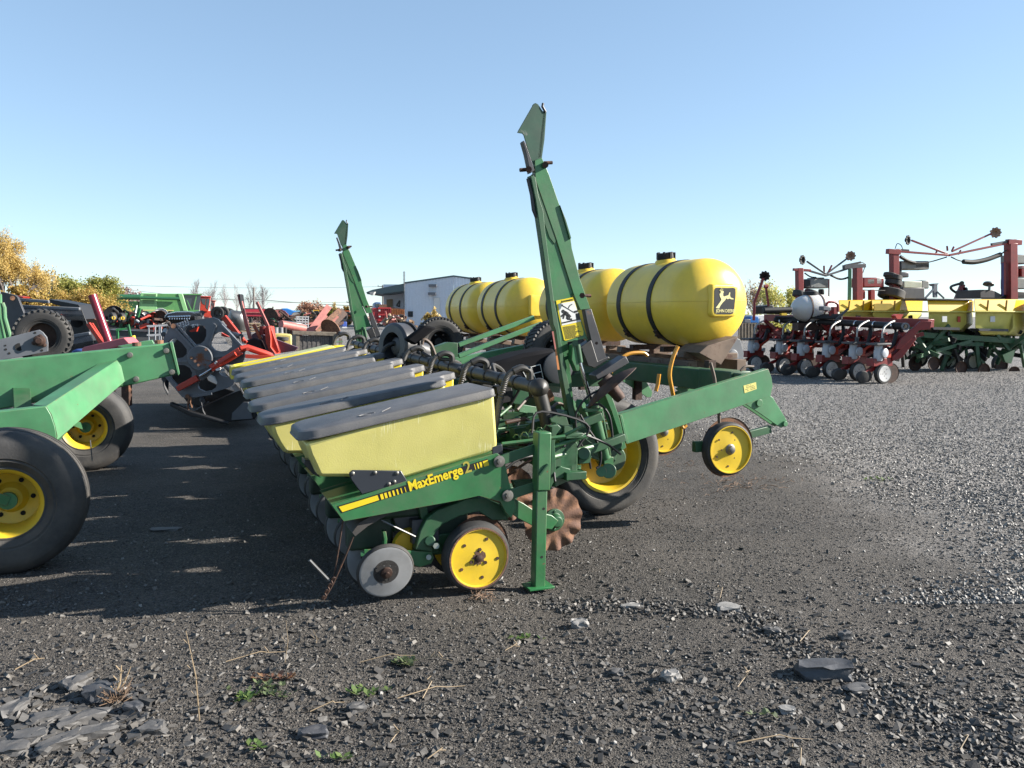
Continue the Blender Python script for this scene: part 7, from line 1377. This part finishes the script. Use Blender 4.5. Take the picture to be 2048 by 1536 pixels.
def bush(label, px_, ytop, Y, width_px, mt, seed, n=6000, leaf=.1, name='bush', cat='bush', lobes=14, z0=.3):
    rs = random.Random(seed); top = W_(px_, ytop, Y); H = top.z; o = thing(name, label, cat, (top.x, Y, 0)); W = width_px * Y / FPX / 2; cents = []; mb = MB()
    for i in range(lobes):
        a = rs.uniform(-1, 1); hx_ = H * (1 - .45 * abs(a) ** 2) * rs.uniform(.75, 1); c = Vector((top.x + a * W * .85, Y + rs.uniform(-1, 1) * W * .25, hx_ * rs.uniform(.3, .9)))
        for k in range(10):
            q = c + Vector((rs.gauss(0, W * .13), rs.gauss(0, W * .1), rs.gauss(0, H * .12))); q.z = min(max(q.z, .1), H * .97 * (1 - .35 * abs(a) ** 2)); cents.append(q)
        mb.tube([Vector((top.x + a * W * .5, Y, 0)), c * 1.0, cents[-1]], [.06, .04, .01], 4, cap=False)
    mb.build('stems', BARK, o); c = leafmesh('foliage', mt, Matrix.Translation((-top.x, -Y, 0)), cents, n, leaf, (W * .07, W * .07, H * .05), seed); c.parent = o; return o
YLF = leafmat('golden autumn leaves', (.56, .39, .10), (.44, .33, .13)); ORL = leafmat('orange brown leaves', (.42, .25, .06), (.36, .28, .07)); OLV = leafmat('olive green leaves', (.19, .21, .04), (.30, .27, .06)); PNK = leafmat('reddish leaves', (.36, .18, .13), (.42, .25, .15)); DRY = leafmat('dry tan stalks', (.45, .30, .16), (.34, .22, .14)); YG = leafmat('yellow green leaves', (.55, .46, .12), (.36, .40, .12)); BRN = leafmat('pinkish brown twigs', (.38, .26, .23), (.28, .2, .18))
tree('tall golden-leaved tree at the far left edge', 12, 462, 62, 128, YLF, 11, 52000, .05, 5, trunk=.28, low=.15, clumps=.3)
tree('smaller thin golden tree drooping low right of the tall golden one', 80, 535, 66, 50, YLF, 31, 3500, .08, 4, trunk=.15, low=.15)
tree('round olive green tree above the orange hedge at left', 170, 556, 82, 150, OLV, 12, 40000, .1, 5, trunk=.3, low=.2, clumps=.5)
bush('wide orange brown hedge behind the black header', 155, 574, 58, 190, ORL, 13, 52000, .06, 'hedge', 'hedge', 26)
bush('pinkish brown leafless thicket left of the green combine', 250, 578, 100, 110, BRN, 14, 7000, .13, 'thicket', 'thicket', 16)
bush('orange brown brush low at the far left behind the black header', 40, 575, 56, 120, ORL, 15, 9000, .12, 'bush', 'bush', 16)
for i, (x, y, w_, lb) in enumerate(((225, 560, 46, 'faint leafless tree behind the olive green tree'), (388, 553, 46, 'leftmost bare tree right above the red combine cabs'), (421, 558, 36, 'small bare tree, second right of the red cabs'), (449, 560, 28, 'narrow bare tree, third right of the red cabs'), (473, 561, 28, 'slim bare tree just left of the bare utility pole'), (500, 553, 34, 'bare tree touching the bare utility pole'), (524, 566, 50, 'widest bare tree, just right of the bare utility pole'))):
    tree(lb, x, y, 150 + i * 4, w_, None, 40 + i, lvl=5, bare=True, trunk=.17, spread=.5, gr='leafless trees along the horizon', kind='bare_tree')
tree('reddish leafed shrub tree behind the wooden crate in the distance', 622, 601, 120, 52, PNK, 21, 3500, .16, 5, trunk=.15, low=.1, kind='small_tree')
for x, y, w_, mt, lb, sd_ in ((640, 612, 60, OLV, 'olive bushes below the reddish shrub tree', 22), (668, 608, 26, YLF, 'first orange tree behind the rusty beams', 23), (688, 612, 30, ORL, 'second orange tree behind the rusty beams', 24), (545, 628, 120, BRN, 'low brown brush below the blue lift in the distance', 25)): bush(lb, x, y, 130, w_, mt, sd_, 2500, .2)
bush('tall dry yellow weeds growing between the shed and the far tank', 862, 618, 52, 60, YLF, 26, 3500, .1, 'weeds', 'weeds', 12)
bush('dry brown weeds beside the gravel road left of the raised tyre', 818, 636, 40, 50, DRY, 27, 5000, .06, 'weeds', 'weeds', 12)
bush('mixed dry stalks with yellow tops behind the raised tyre', 850, 640, 34, 70, DRY, 28, 4500, .06, 'weeds', 'weeds', 12)
tree('thin yellow green tree with bare twigs right of the nearest tank', 1548, 562, 62, 60, YG, 51, 1700, .09, 5, trunk=.12, low=.1)
tree('half bare tree directly behind the lone red marker arm', 1512, 555, 66, 56, DRY, 52, 1200, .08, 5, trunk=.12, low=.1)
tree('small pale yellow tree left of the white tank', 1582, 580, 64, 34, YG, 53, 1500, .1, 4, trunk=.1, low=.1)
bush('low yellow brush under the trees right of the nearest tank', 1530, 620, 60, 130, YG, 54, 5000, .1)
for i, (x, y, w_, lb) in enumerate(((1985, 600, 40, 'distant low trees between the right machines'),)): bush(lb, x, y + 25, 110, w_, BRN, 60 + i, 900, .15)
# distant tree line
bush('faint far brush line at the horizon behind the middle yard', 700, 632, 260, 400, BRN, 70, 6000, .35, 'tree_line', 'tree line', 40)
# ------------------------------------------------------------------ weeds, grass, twigs on the shale
def weedpatch(name, lb, cx_, cy_, wx, wy, n, mt, seed, h=.05, leafy=True):
    rs = random.Random(seed); mb = MB()
    for i in range(n):
        x = cx_ + rs.gauss(0, wx); y = cy_ + rs.gauss(0, wy); z = gz(x, y) + .01; k = rs.randint(3, 6)
        for j in range(k):
            a = rs.uniform(0, 6.28); L_ = h * rs.uniform(.5, 1.2); d = Vector((math.cos(a), math.sin(a), rs.uniform(.1, 1.0) if leafy else rs.uniform(.8, 3))).normalized(); s_ = Vector((-math.sin(a), math.cos(a), 0)) * L_ * (.28 if leafy else .04); p = Vector((x, y, z))
            mb.add([p, p + d * L_ * .55 + s_, p + d * L_, p + d * L_ * .55 - s_], [(0, 1, 2, 3)])
    o = mb.build(name, mt, None, recalc=False); return tag(o, lb, 'weeds', kind='stuff')
WG = leafmat('fresh weed green', (.07, .14, .03), (.13, .18, .05)); WP = leafmat('pale weed leaf', (.13, .16, .07), (.08, .11, .05)); STR = leafmat('straw', (.42, .30, .16), (.30, .2, .1)); RSW = leafmat('reddish weed', (.16, .07, .05), (.2, .12, .06))
for i, (x, y, wx, wy, n, mt, lb) in enumerate(((535, 1385, .06, .04, 20, WP, 'pale green weed rosette in the foreground below the planter'), (495, 1398, .025, .02, 10, WG, 'bright green sprig left of the pale weed rosette'), (745, 1385, .08, .03, 9, WG, 'scattered green sprigs right of the pale weed rosette'), (805, 1322, .03, .025, 14, WP, 'small mossy tuft topped with green in the foreground centre'), (545, 1358, .06, .02, 14, RSW, 'reddish dried weed behind the pale rosette'), (1050, 1275, .05, .015, 7, WG, 'tiny green weeds in front of the parking stand'), (1540, 1428, .04, .02, 4, WP, 'tiny dull green weed left of the black slate block, lower down'), (505, 1490, .03, .02, 5, WG, 'single small green sprig at the bottom edge'), (1755, 960, .1, .08, 10, WG, 'few green weeds on the gravel at right'), (665, 1518, .03, .01, 5, WG, 'green sprig at the very bottom left of centre'))):
    gx, gy = ground(x, y); weedpatch('weed_patch', lb, gx, gy, wx, wy, n, mt, 80 + i, .034)
def twig(p, q, h, r_, mt, lb, nm='dry_stalk', mid=None, bend=.02, k=0):
    a = ground(*p); b = ground(*q); A = Vector((*a, gz(*a) + .012)); B = Vector((*b, gz(*b) + h)); M = A.lerp(B, .5) + Vector((bend, bend * .5, bend)); M2 = A.lerp(B, .75) + Vector((-bend * .4, 0, bend * .4))
    mb = MB(); mb.tube([A, M, M2, B], [r_, r_, r_ * .8, r_ * .5], 5)
    if k: 
        for j in range(k): u_ = (j + 1) / (k + 1); P = A.lerp(B, u_) + Vector((bend, bend * .5, bend)) * (1 - abs(2 * u_ - 1)); mb.tube([P, P + Vector(((-1) ** j * .02, 0, .025))], r_ * .6, 4)
    o = mb.build(nm, mt, None); tag(o, lb, 'stalk')
STM = mat('straw stalk', (.34, .25, .15), .7, var=.2)
def upstalk(p, ptop, r_, lb, k=6):
    a = ground(*p); A = Vector((*a, gz(*a))); B = W_(*ptop, a[1] + .05); mb = MB(); M = A.lerp(B, .5) + Vector((.012, 0, 0)); mb.tube([A, M, B], [r_, r_ * .8, r_ * .4], 5)
    for j in range(k): u_ = (j + 1) / (k + 1); P = A.lerp(B, u_); mb.tube([P, P + Vector(((-1) ** j * .018, 0, .02))], r_ * .5, 4)
    tag(mb.build('dry_stalk', STM, None), lb, 'stalk')
upstalk((399, 1436), (372, 1262), .0028, 'tallest thin dry stalk standing upright in the left foreground')
upstalk((225, 1400), (243, 1330), .005, 'thick broken stub rising from the dead stubble clump')
upstalk((225, 1395), (262, 1332), .0035, 'slanting straw leaning right from the dead stubble clump', 1)
upstalk((570, 1325), (572, 1240), .0016, 'thin upright straw left of the closing wheels', 3)
upstalk((632, 1295), (626, 1260), .0016, 'short upright straw below the drag chain', 3)
for i, (p, q, h, lb) in enumerate((((452, 1328), (570, 1310), .015, 'long straw lying behind the weeds'), ((795, 1396), (930, 1372), .02, 'long bent straw right of the green sprigs'), ((1475, 1492), (1625, 1482), .015, 'long straw lying at the bottom right'), ((1475, 1375), (1500, 1350), .03, 'broken reed piece standing left of the black slate block'), ((1600, 1540), (1585, 1503), .03, 'thick reed end at the bottom right'), ((855, 1518), (892, 1500), .015, 'short straw at the bottom centre'), ((780, 1485), (795, 1465), .02, 'short straw below the weed sprigs'), ((1440, 1195), (1437, 1178), .03, 'orange straw piece behind the pale flat rock'), ((720, 1325), (830, 1318), .03, 'arched dry stem left of the mossy tuft'), ((830, 1320), (905, 1325), .02, 'dry stem lying right of the mossy tuft'), ((1298, 1142), (1330, 1148), .008, 'brown stick lying on the open shale ahead of the stand'), ((1600, 1280), (1620, 1262), .02, 'straw bit behind the black slate block'), ((30, 1340), (90, 1322), .02, 'white splinter lying at the left edge'), ((620, 1420), (690, 1405), .02, 'curved straw under the weed rosette'), ((1920, 1500), (1935, 1480), .03, 'bent straw at the bottom right edge'), ((1010, 1300), (1040, 1290), .01, 'small straw in the foreground centre'), ((845, 1395), (862, 1360), .04, 'raised stem between the green sprigs'))):
    twig(p, q, h, .0026, STM, lb, k=(i % 3 == 0) * 2)
# stubble clump and straw litter
gx, gy = ground(230, 1405); mb = MB(); rs = random.Random(5)
for i in range(60): a = rs.uniform(0, 6.28); p = Vector((gx + rs.gauss(0, .025), gy + rs.gauss(0, .02), gz(gx, gy) + .02)); mb.tube([p, p + Vector((math.cos(a) * .05, math.sin(a) * .05, rs.uniform(0, .05)))], .0016, 4)
tag(mb.build('stubble_clump', mat('dead root brown', (.16, .10, .06), .8), None), 'clump of dead roots and stubble beside the broken slate pile', 'stubble', kind='stuff')
mb = MB()
for i in range(170):
    px_, py_ = (rs.gauss(1480, 50), rs.gauss(968, 9)) if i < 110 else ((rs.gauss(1350, 45), rs.gauss(930, 6)) if i < 140 else (rs.gauss(960, 14), rs.gauss(1196, 5)))
    g_ = ground(px_, py_); a = rs.uniform(0, 6.28); L_ = rs.uniform(.03, .11); p = Vector((*g_, gz(*g_) + .012)); mb.tube([p, p + Vector((math.cos(a) * L_ * .5, math.sin(a) * L_ * .5, rs.uniform(.005, .03))), p + Vector((math.cos(a + .4) * L_, math.sin(a + .4) * L_, .005))], .002, 4)
tag(mb.build('straw_litter', mat('reddish straw', (.22, .14, .09), .8, var=.3), None), 'scattered reddish straw litter under and near the front wheels', 'straw', kind='stuff')
